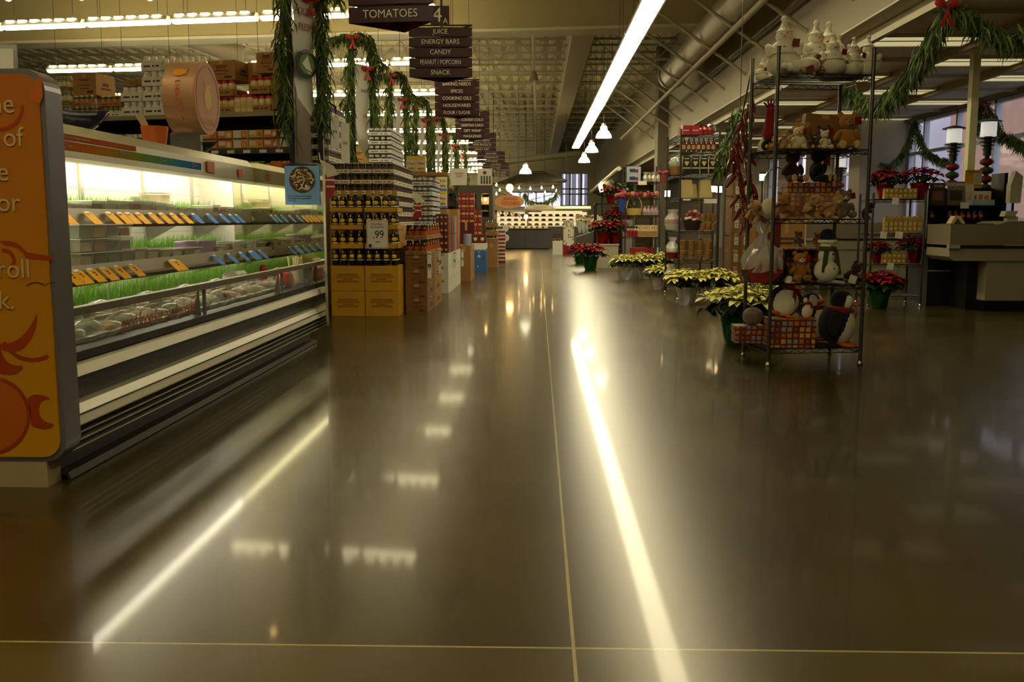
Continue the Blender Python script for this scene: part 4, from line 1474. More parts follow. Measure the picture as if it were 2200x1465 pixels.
def can_mesh(kind):
    cols = {'dark': ((34, 20, 22), (88, 54, 36), (50, 36, 52)), 'white': ((206, 204, 196), (70, 74, 100), (140, 50, 44)), 'cream': ((226, 216, 170), (232, 224, 190), (220, 200, 120)), 'green': ((60, 90, 44), (206, 120, 40), (90, 120, 60)), 'tomato': ((130, 26, 20), (214, 150, 90), (140, 30, 24)), 'amber': ((70, 22, 16), (180, 96, 34), (60, 20, 14))}[kind]
    ms = [M('can_metal', (190, 186, 176), .3, .8)] + [M(f'can_{kind}_{i}', c, .45) for i, c in enumerate(cols)]

    def bld(mb):
        mb.lathe([(0, .102), (.031, .102), (.033, .106), (.036, .105), (.036, .098)], 14, 0)
        mb.lathe([(.0355, .098), (.0355, .074), (.0357, .04), (.0355, .022), (.0355, .006)], 14, mats=[1, 2, 3, 1])
        mb.lathe([(.036, .006), (.036, 0), (0, 0)], 14, 0)
    return simple('food_can', kind, bld, ms)


def tray_mesh(w, d, lip, mat, ink):
    def bld(mb):
        mb.box(0, 0, 0, w, d, .004)
        for a in ((0, 0, w, .004), (0, d - .004, w, d), (0, 0, .004, d), (w - .004, 0, w, d)):
            mb.box(a[0], a[1], 0, a[2], a[3], lip)
        for x0, x1 in ((.12, .42), (.52, .62), (.68, .84)):
            mb.box(w * x0, -.0012, lip * .42, w * x1, -.0004, lip * .62, 1)
        for x0, x1 in ((.15, .45), (.55, .8)):
            mb.box(w + .0004, d * x0, lip * .42, w + .0012, d * x1, lip * .62, 1)
    return simple('can_tray', (w, d, lip, mat.name, ink.name), bld, [mat, ink])


def tray_pile(ox, oy, oz, nx, ny, nz, w, d, pitch, lip, mat, ink, kind, cn, pile, front_from=0, side_from=0, phi=0.0, items=(3, 4), cscale=1.0, itemname='food_can'):
    """stack of open trays of cans; shows the front row and the walkway side"""
    tm = tray_mesh(w, d, lip, mat, ink)
    cm = can_mesh(kind)
    for l in range(nz):
        for i in range(nx):
            for j in range(ny):
                fr, sd = j == 0 and l >= front_from, i == nx - 1 and l >= side_from
                if not (fr or sd):
                    continue
                z = oz + l * pitch
                lay = ORD[nz - 1 - l]
                where = f'{ORD[i]} across front' if j == 0 else f'{ORD[j]} back by walkway'
                solo('can_tray', tm, None, f'open tray, {lay} layer down the {pile}, {where}', 'can tray', (ox + i * w, oy + j * d, z), 0, f'trays in the {pile}')
                a, b = items
                sx, sy = w / a, d / b
                spots = []
                if fr:
                    spots += [(k, 0) for k in range(a)]
                if sd:
                    spots += [(a - 1, k) for k in range(b) if not (fr and k == 0)]
                for q, (k, m) in enumerate(spots):
                    solo(itemname, cm, None, f'{cn} {ORD[q]} in tray, {lay} layer down the {pile}, {where}', 'can', (ox + i * w + sx * (k + .5), oy + j * d + sy * (m + .5), z + .0045), random.random() * 6, f'cans in the {pile}', scale=cscale)


# ---- first grocery row, its long face turned a little towards the camera
PH = math.radians(-14)
G = Plane(PZ(634, 238, 2.2), PH)
SHB = M('gondola_dark', (52, 46, 36), .5)
SHT = M('gondola_shelf', (150, 138, 100), .45, .2)
gl = 7.5
gd = thing('grocery_gondola', 'tall dark grocery shelving row above the chilled case', 'shelving', (G.O.x, G.O.y, 0), PH)
part('back_board', MB().box(-gl, .5, 0, 0, .54, 3.0 - .7), SHB, gd)
part('upright', MB().box(-.03, -.02, 0, .03, .3, 2.6), M('upright_steel', (112, 98, 76), .4, .4), gd)
part('plinth', MB().box(-gl, .02, 0, 0, .5, .15), SHB, gd)
levels = [2.2, 1.785, 1.50, 1.15, .8, .45]
for i, z in enumerate(levels):
    s = part('shelf', MB().box(-gl, 0, z - .03, -.03, .5, z), SHB, gd)
    part('price_rail', MB().box(-gl, -.015, z - .045, -.03, 0, z + .004), SHT if i != 1 else DARKSTEEL, s)
tm = MB().box(-.045, -.002, -.017, .045, 0, .017).mesh('price_ticket', [WHITEP])
for k in range(9):
    solo('price_ticket', tm, None, f'small white price ticket on the second gondola shelf rail, {ORD[k]} from the row end', 'price ticket', G.w(-.2 - k * .205, -.016, 1.766), PH, 'price tickets on the gondola')


def gbox(px0, px1, ytop, z, d, label, mat=None, v=.04, ink=True, hand=False, name='carton', cat='carton', group=None, text=None, tsize=.05, tmat=None, ybot=None):
    u0, zt = G.hit(px0, ytop)
    u1, _ = G.hit(px1, ytop)
    if ybot is not None:
        z = G.hit(px0, ybot)[1]
    return carton(G.w((u0 + u1) / 2, v, z), u1 - u0, d, zt - z, label, mat, PH, group, ink, name, cat, hand, text, tmat, tsize), zt


def gtray(px0, px1, z, lip, n, kind, label, cn, mat=CARD, v=.03, sc=1.0, item=None, rows=1, group=None):
    """open tray with a front row of cans or jars"""
    u0, _ = G.hit(px0, 238)
    u1, _ = G.hit(px1, 238)
    w = u1 - u0
    solo('can_tray', tray_mesh(round(w, 3), .3, lip, mat, GREYIN), None, label, 'tray', G.w(u0, v, z), PH)
    for k in range(n):
        for r_ in range(rows):
            me = item or can_mesh(kind)
            solo('food_jar' if item else 'food_can', me, None, f'{cn}, {ORD[k]} along{" in the second rank" if r_ else ""}', 'jar' if item else 'can', G.w(u0 + w * (k + .5) / n, v + .05 + .09 * r_, z + .005), PH, group or label, scale=sc)


def jar_mesh(kind):
    cols = {'pickle': ((130, 126, 80), (222, 210, 160), (170, 160, 120)), 'mayo': ((226, 206, 150), (216, 180, 120), (190, 30, 26)), 'milk': ((232, 228, 214), (236, 220, 130), (240, 236, 224)), 'red': ((110, 24, 18), (196, 170, 120), (40, 60, 30)), 'amber': ((84, 26, 14), (170, 84, 30), (40, 22, 16)), 'cup': ((214, 190, 90), (200, 150, 50), (150, 160, 60)), 'orangecup': ((200, 110, 40), (190, 60, 30), (220, 160, 70))}[kind]
    ms = [M(f'jar_{kind}_{i}', c, .25 if i == 0 else .5) for i, c in enumerate(cols)]

    def bld(mb):
        mb.lathe([(0, 0), (.04, 0), (.045, .01), (.045, .035)], 14, 0)
        mb.lathe([(.0455, .035), (.0455, .095)], 14, 1)
        mb.lathe([(.045, .095), (.044, .115), (.034, .135)], 14, 0)
        mb.lathe([(.037, .135), (.037, .16), (.034, .163), (0, .163)], 14, 2)
    return simple('food_jar', kind, bld, ms)


T = levels[0] + .002
# near end: shrink-wrapped jars, big cartons
gtray(114, 146, T, .06, 4, '', 'low tray of clear capped jars at the near end of the top gondola shelf', 'clear capped jar in the low near tray', item=jar_mesh('pickle'))
gtray(114, 146, T + .165, .05, 4, '', 'upper tray of clear capped jars at the near end of the top gondola shelf', 'clear capped jar in the upper near tray', item=jar_mesh('pickle'))
gtray(114, 146, T + .33, .05, 4, '', 'topmost tray of clear capped jars at the near end of the top gondola shelf', 'clear capped jar in the topmost near tray', item=jar_mesh('pickle'))
gtray(152, 197, T, .06, 4, 'green', 'lower cardboard tray of green and orange cans under the big brown carton', 'green and orange can in the lower tray under the big carton', sc=1.2)
gtray(152, 197, T + .13, .06, 4, 'green', 'upper cardboard tray of green and orange cans under the big brown carton', 'green and orange can in the upper tray under the big carton', sc=1.2)
gbox(150, 200, 158, T + .262, .34, 'big brown carton on can trays, nearest on the top gondola shelf')
gtray(213, 258, T, .05, 4, '', 'white tray of green labelled jars on the top gondola shelf', 'green labelled jar in the white tray', mat=WHITEP, item=jar_mesh('pickle'), sc=.75)
gtray(208, 258, T + .125, .05, 4, 'green', 'brown tray of green cans on the white jar tray', 'white and green can on the white jar tray', sc=1.1)
for l in range(2):
    gtray(257, 303, T + l * .17, .10, 3, '', f'white carton tray of milk bottles, {("lower", "upper")[l]} of two below the small brown carton', f'cream milk bottle in the {("lower", "upper")[l]} tray below the small carton', mat=WHITEP, item=jar_mesh('milk'))
gbox(262, 303, 170, T + .345, .3, 'small brown carton with dark print on two white milk trays')
for l in range(4):
    gtray(304, 350, T + l * .17, .10, 3, '', f'white carton tray of milk bottles in the tall milk stack, {ORD[3 - l]} from its top', f'cream milk bottle, {ORD[3 - l]} tray down the tall milk stack', mat=WHITEP, item=jar_mesh('milk'))
gbox(352, 398, 150, T, .32, 'brown carton column behind the round drum sign, aisle side')
gbox(399, 439, 150, T, .32, 'brown carton column behind the round drum sign, walkway side')
zz = G.hit(352, 150)[1] + .004
gtray(346, 440, zz, .07, 7, '', 'wide tray of white jars on the cartons behind the drum sign', 'white jar in the high tray behind the drum sign', mat=CREAMPR, item=jar_mesh('milk'), sc=.8)
# walkway half: mayonnaise jars and cartons
gtray(442, 500, T, .07, 4, '', 'lowest jar tray under the red stamped carton', 'cream jar with red lid, lowest tray under the red stamped carton', item=jar_mesh('mayo'), sc=1.05)
gtray(442, 500, T + .19, .08, 4, '', 'second jar tray under the red stamped carton', 'cream jar with red lid, second tray under the red stamped carton', item=jar_mesh('mayo'), sc=1.05)
gbox(441, 500, 130, T + .37, .36, 'red stamped brown carton on two jar trays beside the drum sign', text='BEST', tsize=.06)
for k in range(3):
    solo('food_jar', jar_mesh('mayo'), None, f'loose cream jar with red lid on the top shelf, {ORD[k]} of three', 'jar', G.w(G.hit(507 + k * 13, 235)[0], .06, T), PH, 'loose jars on the top shelf', scale=1.25)
gtray(536, 579, T, .08, 3, '', 'lower jar tray beside the carton column at the row end', 'cream jar with red lid, lower tray by the carton column', item=jar_mesh('mayo'), sc=1.1)
gtray(534, 578, T + .2, .09, 3, '', 'upper jar tray beside the carton column at the row end', 'cream jar with red lid, upper tray by the carton column', item=jar_mesh('mayo'), sc=1.1)
gbox(524, 582, 153, T, .16, 'brown carton lettered in black standing behind the jar trays', v=.34, ink=False, text='Vo', tsize=.16, tmat=BLACKIN)
b1, z1 = gbox(502, 531, 126, T, .2, 'narrow brown carton standing at the back behind the loose jars', v=.3)
gbox(530, 574, 107, 0, .3, 'topmost brown carton with a hand hole above the jar trays', v=.2, hand=True, ybot=152, text='Egmont', tsize=.045)
for l, (a_, b2) in enumerate(((196, 233), (160, 195), (123, 159))):
    gbox(581, 628, a_, 0, .34, f'brown carton with dark red oval in the column at the row end, {("bottom", "middle", "top")[l]} one', ybot=b2, group='carton column at the row end')
OV = M('oval_print', (128, 60, 40), .7)
for l, yy in enumerate((207, 172)):
    u, z = G.hit(604, yy)
    solo('stamp_print', MB().lathe([(0, 0), (.05, 0), (.05, .001), (0, .001)], 20), OV, f'dark red oval stamp on the {("bottom", "middle")[l]} carton of the column at the row end', 'stamp', G.w(u, .036, z), rot=(PI / 2, 0, PH), scale=(1.2, .6, 1))
# second shelf: snack cups in printed sleeves, bottles and cans at the far end
S2 = levels[1] + .002
SLV = [M('sleeve_yellow', (216, 166, 50), .5), M('sleeve_orange', (210, 120, 30), .5), M('sleeve_white', (222, 214, 190), .5), M('sleeve_plum', (70, 50, 80), .5)]


def sleeve(w, h, v):
    def bld(mb):
        mb.box(-w / 2, 0, 0, w / 2, .2, h, v % 3)
        mb.box(-w / 2 + .01, -.002, h * .5, 0, -.0005, h * .92, 2)
        mb.box(.01, -.002, h * .2, w / 2 - .01, -.0005, h * .92, (v + 1) % 2)
        mb.box(-w / 2 + .005, -.0022, h * .05, w / 2 - .005, -.0007, h * .22, 3)
        mb.cyl((w * .25, -.001, h * .55), (w * .25, -.003, h * .55), h * .24, n=12, mat=(v + 1) % 3)
    return simple('snack_sleeve', (round(w, 3), round(h, 3), v % 6), bld, SLV)


for k, px in enumerate(range(466, 630, 33)):
    u0, u1 = G.hit(px, 300)[0], G.hit(px + 31, 300)[0]
    for l in range(2):
        solo('snack_sleeve', sleeve(u1 - u0, .108, k + 1), None, f'yellow sleeve of snack cups, {("lower", "upper")[l]} row, {ORD[4 - k]} from the row end', 'snack pack', G.w((u0 + u1) / 2, .02, S2 + l * .112), PH, 'snack sleeves on the second gondola shelf')
for k, px in enumerate((366, 399, 432)):
    u0, u1 = G.hit(px, 300)[0], G.hit(px + 31, 300)[0]
    for l in range(2):
        solo('snack_sleeve', sleeve(u1 - u0, .108, k + 4), None, f'yellow printed sleeve of snack cups under the drum sign, {("lower", "upper")[l]} row, {ORD[k]} along', 'snack pack', G.w((u0 + u1) / 2, .02, S2 + l * .112), PH, 'snack sleeves on the second gondola shelf')
for k, px in enumerate((209, 222, 235, 247)):
    solo('food_jar', jar_mesh('red'), None, f'dark red sauce jar with cream label on the second gondola shelf, {ORD[k]} of four', 'jar', G.w(G.hit(px, 290)[0], .05, S2), PH, 'dark red jars on the second gondola shelf', scale=(1, 1, 1.35))
for k, px in enumerate((258, 272)):
    solo('food_jar', jar_mesh('cup'), None, f'amber jar with yellow lid beside the white cups, {("first", "second")[k]}', 'jar', G.w(G.hit(px - 3, 290)[0], .05, S2), PH, 'amber jars by the white cups', scale=(1, 1, 1.3))
wc = simple('paper_cup', 0, lambda mb: mb.lathe([(0, 0), (.03, 0), (.04, .1), (.042, .102), (.0, .1)], 14, 0).lathe([(.0365, .035), (.0385, .06)], 14, 1), [WHITEP, M('cup_print', (120, 40, 34), .5)])
for k, px in enumerate((273, 286, 299)):
    for l in range(2):
        solo('paper_cup', wc, None, f'white paper cup with maroon print, {("lower", "upper")[l]} row, {ORD[k]} of three on the second shelf', 'cup', G.w(G.hit(px, 290)[0], .05, S2 + l * .106), PH, 'white cups on the second gondola shelf')
# third shelf: bagged cups
S3 = levels[2] + .002
for k, px in enumerate((488, 500, 512, 534, 545, 557, 583, 596, 609, 621)):
    kd = 'orangecup' if px > 570 else 'cup'
    solo('food_jar', jar_mesh(kd), None, f'{"orange" if px > 570 else "yellow green"} topped jar on the third gondola shelf, {ORD[k]} towards the row end', 'jar', G.w(G.hit(px, 330)[0], .05, S3), PH, 'jars on the third gondola shelf', scale=(.95, .95, .95))

# other rows behind: bodies with shelves and a few stacked cartons on top
for k in range(1, 8):
    y = 11.4 + 3.9 * k
    t = thing('grocery_gondola', f'dark grocery shelving row, {ORD[k]} behind the front one', 'shelving', (-2.95, y - .55, 0), 0, 'grocery rows')
    part('back_board', MB().box(-9, .48, 0, 0, .62, 2.1), SHB, t)
    for z in (.15, .6, 1.05, 1.5, 1.95):
        part('shelf', MB().box(-9, 0, z - .03, 0, 1.1, z), SHB, t)
    for i in range(3):
        carton((-3.5 - i * .5, y - .5, 1.951), .42, .36, .3 + .08 * ((i + k) % 3), f'brown carton on top of the {ORD[k]} grocery row behind, {ORD[i]} from its end', group='cartons on the grocery rows')

# ---- beer stack
BEERG = M('dark_brown_glass', (26, 18, 8), .12, coat=.6)
BLAB = M('beer_label_yellow', (240, 200, 30), .45)
BLABW = M('beer_label_cream', (232, 220, 170), .45)


def bb(mb):
    mb.lathe([(0, 0), (.029, 0), (.0305, .008), (.0305, .045)], 14, 0)
    mb.lathe([(.0305, .045), (.0308, .05), (.0308, .062), (.0305, .125), (.024, .150), (.0165, .160)], 14, mats=[0, 2, 0, 0, 0])
    mb.ell((0, -.019, .092), (.026, .016, .03), 12, 8, 1)
    mb.lathe([(.0168, .160), (.0142, .205)], 14, 3)
    mb.lathe([(.0155, .205), (.0155, .217), (.013, .22), (0, .22)], 14, 3)


beer = simple('beer_bottle', 0, bb, [BEERG, BLAB, BLABW, GOLD])
BX = [-2.153, -1.797]
BW, BD, BY = .352, .40, 9.9
for c in range(2):
    cn = ('case-side', 'walkway-side')[c]
    for l in range(2):
        o = carton((BX[c] + BW / 2, BY, l * .262), BW - .004, BD, .258, f'yellow closed beer carton, {("bottom", "upper")[l]} one of the {cn} column', YCARD, ink=False, group='yellow beer cartons', name='beer_carton')
        for q, (tx, s_, z_) in enumerate((('EXTRA IMPORTED BEER', .022, .17), ('24 BOTTLES 12 FL OZ EACH', .022, .145), ('PRODUCT OF', .018, .122), ('BREWED AND BOTTLED', .022, .10))):
            lettering(tx, s_, M('beer_carton_ink', (112, 66, 10), .7), o, (0, -.002, z_), xs=.9)
    for l, (z0, lip) in enumerate(((.524, 0), (.70, .055), (.895, .05), (1.075, .05))):
        if lip:
            mb = MB()
            for a in ((0, 0, BW - .006, .005), (0, BD - .005, BW - .006, BD), (0, 0, .005, BD), (BW - .011, 0, BW - .006, BD)):
                mb.box(a[0], a[1], 0, a[2], a[3], lip)
            mb.box(0, 0, 0, BW - .006, BD, .005)
            solo('beer_tray', mb, YCARD, f'cut-down yellow beer carton, {ORD[l - 1]} open layer up the {cn} column', 'beer tray', (BX[c] + .002, BY, z0), 0, 'cut-down beer cartons')
        else:
            solo('slip_sheet', MB().box(0, 0, 0, BW - .006, BD, .003), YCARD, f'yellow slip sheet under the lowest bottles of the {cn} column', 'card', (BX[c] + .002, BY, z0 - .003), 0)
        for i in range(4):
            for j in range(3):
                if j and not (c == 1 and i == 3) and j > 1:
                    continue
                solo('beer_bottle', beer, None, f'brown beer bottle, {ORD[l]} layer up the {cn} column, {ORD[i]} across, {ORD[j]} rank', 'bottle', (BX[c] + .045 + i * .087, BY + .04 + j * .085, z0 + .006), random.uniform(-.3, .3), 'beer bottles in the yellow stack')
    # loose extra bottles lower down on the front of each tray stand on the lip behind
a, b_ = P(788, 534, BY - .03), P(833, 473, BY - .03)
ps = thing('price_sign', 'white .99 price sign on the front of the beer stack', 'price sign', ((a.x + b_.x) / 2, BY - .02, (a.z + b_.z) / 2))
w, h = (b_.x - a.x) / 2, (b_.z - a.z) / 2
part('card', MB().box(-w, -.003, -h, w, 0, h), WHITEP, ps)
part('border', MB().box(-w + .006, -.004, h - .012, w - .006, -.003, h - .006).box(-w + .006, -.004, -h + .006, w - .006, -.003, -h + .012).box(-w + .006, -.004, -h + .006, -w + .010, -.003, h - .006).box(w - .010, -.004, -h + .006, w - .006, -.003, h - .006), M('pink_border', (206, 140, 120), .6), ps)
lettering('.99', .115, BLACKIN, ps, (.01, -.0045, -.005), xs=.85)
lettering('Root Beer', .03, REDINK, ps, (0, -.0045, h - .04))
lettering('ALL FLAVORS', .024, GREYIN, ps, (0, -.0045, h - .072))
lettering('each', .024, GREYIN, ps, (0, -.0045, -.075))
part('seal', MB().cyl((-w + .035, -.005, -h + .03), (-w + .035, -.0035, -h + .03), .018, n=16), DARKSTEEL, ps)
part('clip', MB().box(-.02, -.002, h, .02, .02, h + .01), CHROME, ps)

# ---- can towers behind the beer
WT = M('white_can_tray', (218, 210, 178), .6)
carton((-1.9, 10.36, 0), .70, 1.62, .92, 'plain brown base carton under the can pile behind the beer', ink=False)
tray_pile(-2.25, 10.38, .93, 3, 5, 6, .233, .32, .113, .045, WT, GREYIN, 'dark', 'dark can,', 'low can pile', front_from=3, side_from=0, items=(3, 3), cscale=1.02)
carton((-2.597, 11.2, 0), .345, 1.0, 1.42, 'plain tall base carton under the can tower', ink=False)
tray_pile(-2.77, 11.2, 1.425, 1, 3, 7, .345, .33, .13, .05, WT, GREYIN, 'dark', 'dark can,', 'tall can tower', front_from=0, side_from=0, items=(4, 4), cscale=1.14)
# hanging shelf card on the tower side
for k, (pa, pb) in enumerate((((738, 250), (752, 318)), ((753, 255), (760, 345)))):
    v = P((pa[0] + pb[0]) / 2, (pa[1] + pb[1]) / 2, 11.3)
    hh = (pb[1] - pa[1]) / 181
    o = thing('shelf_card', f'white price card sticking out from the can tower, {("near", "far")[k]} one', 'price card', (-2.42, v.y + k * .6, v.z), 0, 'price cards on the can tower')
    part('card', MB().cbox((.05, 0, 0), (.11, .004, hh), 0, rz=.5), WHITEP, o)
    lettering('99', .06, BLACKIN, o, (.05, -.004, 0), (PI / 2, 0, .5))


def stocking(px, py, D, label):
    v = P(px, py, D)
    t = thing('christmas_stocking', label, 'stocking', v, .2, 'hanging stockings')
    part('cuff', MB().prism([(-.07, 0), (.06, -.06), (.11, -.14), (.0, -.17), (-.04, -.08)], -.03, .03, 0), M('stocking_plush', (226, 216, 190), .9, vary=.06, vscale=60), t)
    part('leg', MB().prism([(-.02, -.14), (.06, -.15), (.07, -.30), (.03, -.36), (-.06, -.37), (-.07, -.32), (-.01, -.28)], -.025, .025, 0), M('stocking_red', (160, 20, 20), .4), t)
    part('stripe', MB().box(-.02, -.028, -.2, .07, .028, -.185).box(-.01, -.028, -.26, .07, .028, -.245), WHITEP, t)
    part('loop', MB().cyl((-.06, 0, -.01), (-.07, 0, .06), .005, n=5), WHITEP, t)


stocking(702, 342, 9.0, 'red stocking with white cuff hanging over the corner of the beer stack')
stocking(893, 408, 12.0, 'red stocking with white cuff hanging at the end of the can pile')
# second row end: white trays
carton((-2.4, 14.7, 0), .36, 1.4, 1.60, 'plain tall base carton under the white tray tower', ink=False)
tray_pile(-2.58, 14.7, 1.605, 1, 4, 6, .36, .33, .132, .055, M('tray_white', (224, 220, 200), .6), M('tray_blue_ink', (60, 70, 120), .6), 'white', 'white can,', 'white tray tower', items=(4, 4), cscale=1.05, itemname='drink_can')
carton((-1.56, 13.0, 0), .29, 1.1, .92, 'plain base carton under the low white tray stack', ink=False)
tray_pile(-1.71, 13.0, .925, 1, 3, 5, .29, .34, .132, .055, M('tray_white', (224, 220, 200), .6), M('tray_blue_ink', (60, 70, 120), .6), 'white', 'white can,', 'low white stack', items=(4, 4), cscale=1.0, itemname='drink_can')
# cereal boxes


def cereal(px0, px1, ytop, ybot, D, label, d=.07):
    a, b = P(px0, ybot, D), P(px1, ytop, D)
    w, h = b.x - a.x, b.z - a.z
    t = thing('cereal_box', label, 'cereal box', ((a.x + b.x) / 2, D, a.z), 0, 'cereal boxes')
    part('box', MB().box(-w / 2, 0, 0, w / 2, d, h), CREAMPR, t)
    pr = MB().box(-w / 2, -.002, h * .8, w / 2, -.0005, h, 0).box(-w / 2, -.002, 0, w / 2, -.0005, h * .12, 1)
    for i in range(5):
        pr.cyl((-w * .3 + i * w * .15, -.003, h * .25 + .02 * (i % 2)), (-w * .3 + i * w * .15, -.001, h * .25), w * .09, n=8, mat=2)
    part('print', pr, [M('cereal_yellow', (226, 186, 60), .5), M('cereal_blue', (90, 140, 190), .5), M('cereal_tan', (190, 120, 56), .6)], t)
    lettering('Chex', w * .38, REDINK, t, (0, -.003, h * .57))
    return t


solo('cereal_tray', MB().box(0, 0, 0, .56, .36, .05), CARD, 'brown tray under the cereal boxes on the low white tray stack', 'tray', (-1.78, 13.02, 1.59))
cereal(873, 893, 335, 372, 13.05, 'white and yellow cereal box lettered in red on the low white stack, outer one')
cereal(894, 914, 335, 372, 13.05, 'white and yellow cereal box lettered in red on the low white stack, walkway one')
carton((-1.42, 15.2, 0), .3, .5, 1.165, 'plain base carton under the lower cereal boxes', ink=False)
for l in range(2):
    cereal(938, 960, 372 + l * 38, 409 + l * 38, 15.2, f'white and yellow cereal box in the column by the red cartons, {("top", "bottom")[l]} one')
# brown cartons with jars on top
for l in range(4):
    for j in range(2):
        o = carton((-1.305, 10.26 + j * .76, l * .155), .235, .75, .153, f'low brown carton beside the beer, {ORD[3 - l]} from the top, {("front", "back")[j]} pile', CARDD if j == 0 else CARD, group='low brown cartons beside the beer', ink=True)
for l in range(2):
    z = .622 + l * .165
    for j in range(2):
        solo('jar_tray', tray_mesh(.235, .75, .045, CARD, GREYIN), None, f'tray of dark jars on the low brown cartons, {("lower", "upper")[l]} layer, {("front", "back")[j]} one', 'tray', (-1.4225, 10.26 + j * .76, z), 0, 'jar trays on the low brown cartons')
    for k in range(3):
        solo('food_jar', jar_mesh('amber'), None, f'dark amber jar facing front, low brown cartons, {("lower", "upper")[l]} tray, {ORD[k]} across', 'jar', (-1.38 + k * .075, 10.31, z + .005), 0, 'amber jars on the low brown cartons', scale=(.8, .8, .93))
    for j in range(1, 17):
        solo('food_jar', jar_mesh('amber' if j % 3 else 'orangecup'), None, f'amber jar facing the walkway, low brown cartons, {("lower", "upper")[l]} tray, {ORD[j - 1]} back', 'jar', (-1.23, 10.31 + j * .088, z + .005), 0, 'amber jars on the low brown cartons', scale=(.8, .8, .93))


def talker(px0, px1, y0, y1, X, label):
    v = P((px0 + px1) / 2, (y0 + y1) / 2, 1)
    p = PX((px0 + px1) / 2, (y0 + y1) / 2, X)
    sc = p.y / FPX
    w, h = (px1 - px0) * sc, (y1 - y0) * sc
    t = thing('shelf_card', label, 'price card', (X, p.y, p.z), 0, 'price cards down the walkway')
    part('card', MB().cbox((w * .5, .03, 0), (w, .004, h), 0, rz=.35), WHITEP, t)
    part('border', MB().cbox((w * .5, .0265, h * .42), (w * .8, .003, .01), 0, rz=.35), REDINK, t)
    lettering('9', h * .3, BLACKIN, t, (w * .5, .024, -.02), (PI / 2, 0, .35))
    part('arm', MB().box(-.004, .0, h * .3, .006, .012, h * .34), CHROME, t)


talker(913, 922, 541, 598, -1.183, 'white price card on the side of the low brown cartons, near one')
talker(938, 944, 534, 588, -1.183, 'white price card on the side of the low brown cartons, far one')
# white cartons
WC = M('white_carton', (222, 222, 196), .6)
for l in range(3):
    for j in range(3):
        carton((-1.305, 13.05 + j * .7, l * .182), .17, .69, .18, f'plain white carton in the three-high white stack, {ORD[2 - l]} from the top, {ORD[j]} pile back', WC, ink=False, group='white carton stack', name='white_carton')
talker(968, 976, 541, 575, -1.215, 'white price card on the white cartons, near one')
talker(988, 993, 537, 572, -1.215, 'white price card on the white cartons, far one')
a = P(937, 541, 13.1)
DRB = M('dark_red_box', (96, 18, 20), .45)
LBL = M('box_cream_label', (200, 180, 120), .5)
drb = simple('tea_box', 0, lambda mb: mb.box(0, 0, 0, .052, .16, .085, 0).box(.012, -.0015, .03, .04, -.0003, .06, 1), [DRB, LBL])
for i in range(3):
    for l in range(6):
        solo('tea_box', drb, None, f'small dark red box on white cartons, {ORD[5 - l]} from top, {ORD[i]} column', 'box', (-1.388 + i * .056, 13.07, .55 + l * .088), 0, 'small dark red boxes on the white cartons')
cols = ((200, 130, 60), (90, 60, 120), (190, 60, 80), (110, 120, 60), (150, 150, 160), (206, 180, 140), (180, 40, 60))
for j in range(7):
    mt = M('packet_%d' % j, cols[j], .45)
    for l in range(2):
        o = solo('gift_packet', MB().box(0, 0, 0, .05, .13, .25, 0), [mt], f'slim packet facing the walkway on the white cartons, {("lower", "upper")[l]} tier, {ORD[j]} back', 'packet', (-1.268, 13.3 + j * .2, .55 + l * .255), .0, 'coloured packets on the white cartons')
# cardboard bin, blue carton, tins
t = carton((-1.2, 15.6, 0), .22, .9, .58, 'tall brown cardboard bin between the white and blue cartons', ink=False)
for j in range(4):
    solo('paper_roll', MB().cyl((0, 0, 0), (0, 0, .18), .05, n=14), M('pale_blue_wrap', (150, 164, 180), .5), f'pale blue wrapped tin on the cardboard bin, {ORD[j]} back', 'tin', (-1.17, 15.68 + j * .2, .582), 0, 'pale blue tins on the cardboard bin')
BLU = M('blue_carton', (52, 104, 166), .55)
t = thing('blue_carton', 'tall bright blue carton with white snowflakes and white drip top', 'carton', (-1.13, 18.5, 0))
part('body', MB().box(-.135, 0, 0, .135, .5, .46), BLU, t)
mb = MB().box(-.136, -.001, .44, .136, .501, .55)
for i in range(7):
    x = -.135 + i * .0386
    mb.add([(x, -.001, .44), (x + .0386, -.001, .44), (x + .019, -.001, .40 + .015 * (i % 2))], [(0, 2, 1)])
part('snow_top', mb, WHITEP, t)
for x, z, r in ((.0, .30, .035), (.0, .38, .016), (-.11, .17, .02), (-.02, .10, .018)):
    mb = MB()
    for q in range(3):
        mb.cbox((x, -.002, z), (r * 2, .002, r * .3), 0, ry=q * PI / 3)
    part('snowflake', mb, WHITEP, t)
RB = M('red_carton_print', (150, 24, 20), .45)
for i in range(2):
    o = thing('gift_box', f'brown-red box with round cream print on the blue carton, {("outer", "walkway")[i]} one', 'box', (-1.2 + i * .135, 18.5, .552), 0, 'brown-red boxes on the blue carton')
    part('box', MB().box(-.065, 0, 0, .065, .3, .17), M('brown_red', (96, 34, 22), .5), o)
    part('print', MB().cyl((0, -.002, .08), (0, -.0005, .08), .035, n=14), CREAMPR, o)
talker(1008, 1014, 545, 588, -1.27, 'white price card by the blue carton')
# red printed cartons and grey kiosk
k_ = thing('kiosk_cabinet', 'dark grey kiosk cabinet with a lit window at the last grocery rows', 'cabinet', (0, 0, 0))
KD = 21.0
p = lambda px, py, D=KD: P(px, py, D)
KG = M('kiosk_grey', (84, 80, 66), .55)


def kbox(px0, py0, px1, py1, d, D=KD):
    a, b = P(px0, py1, D), P(px1, py0, D)
    return MB().box(a.x, D, a.z, b.x, D + d, b.z)


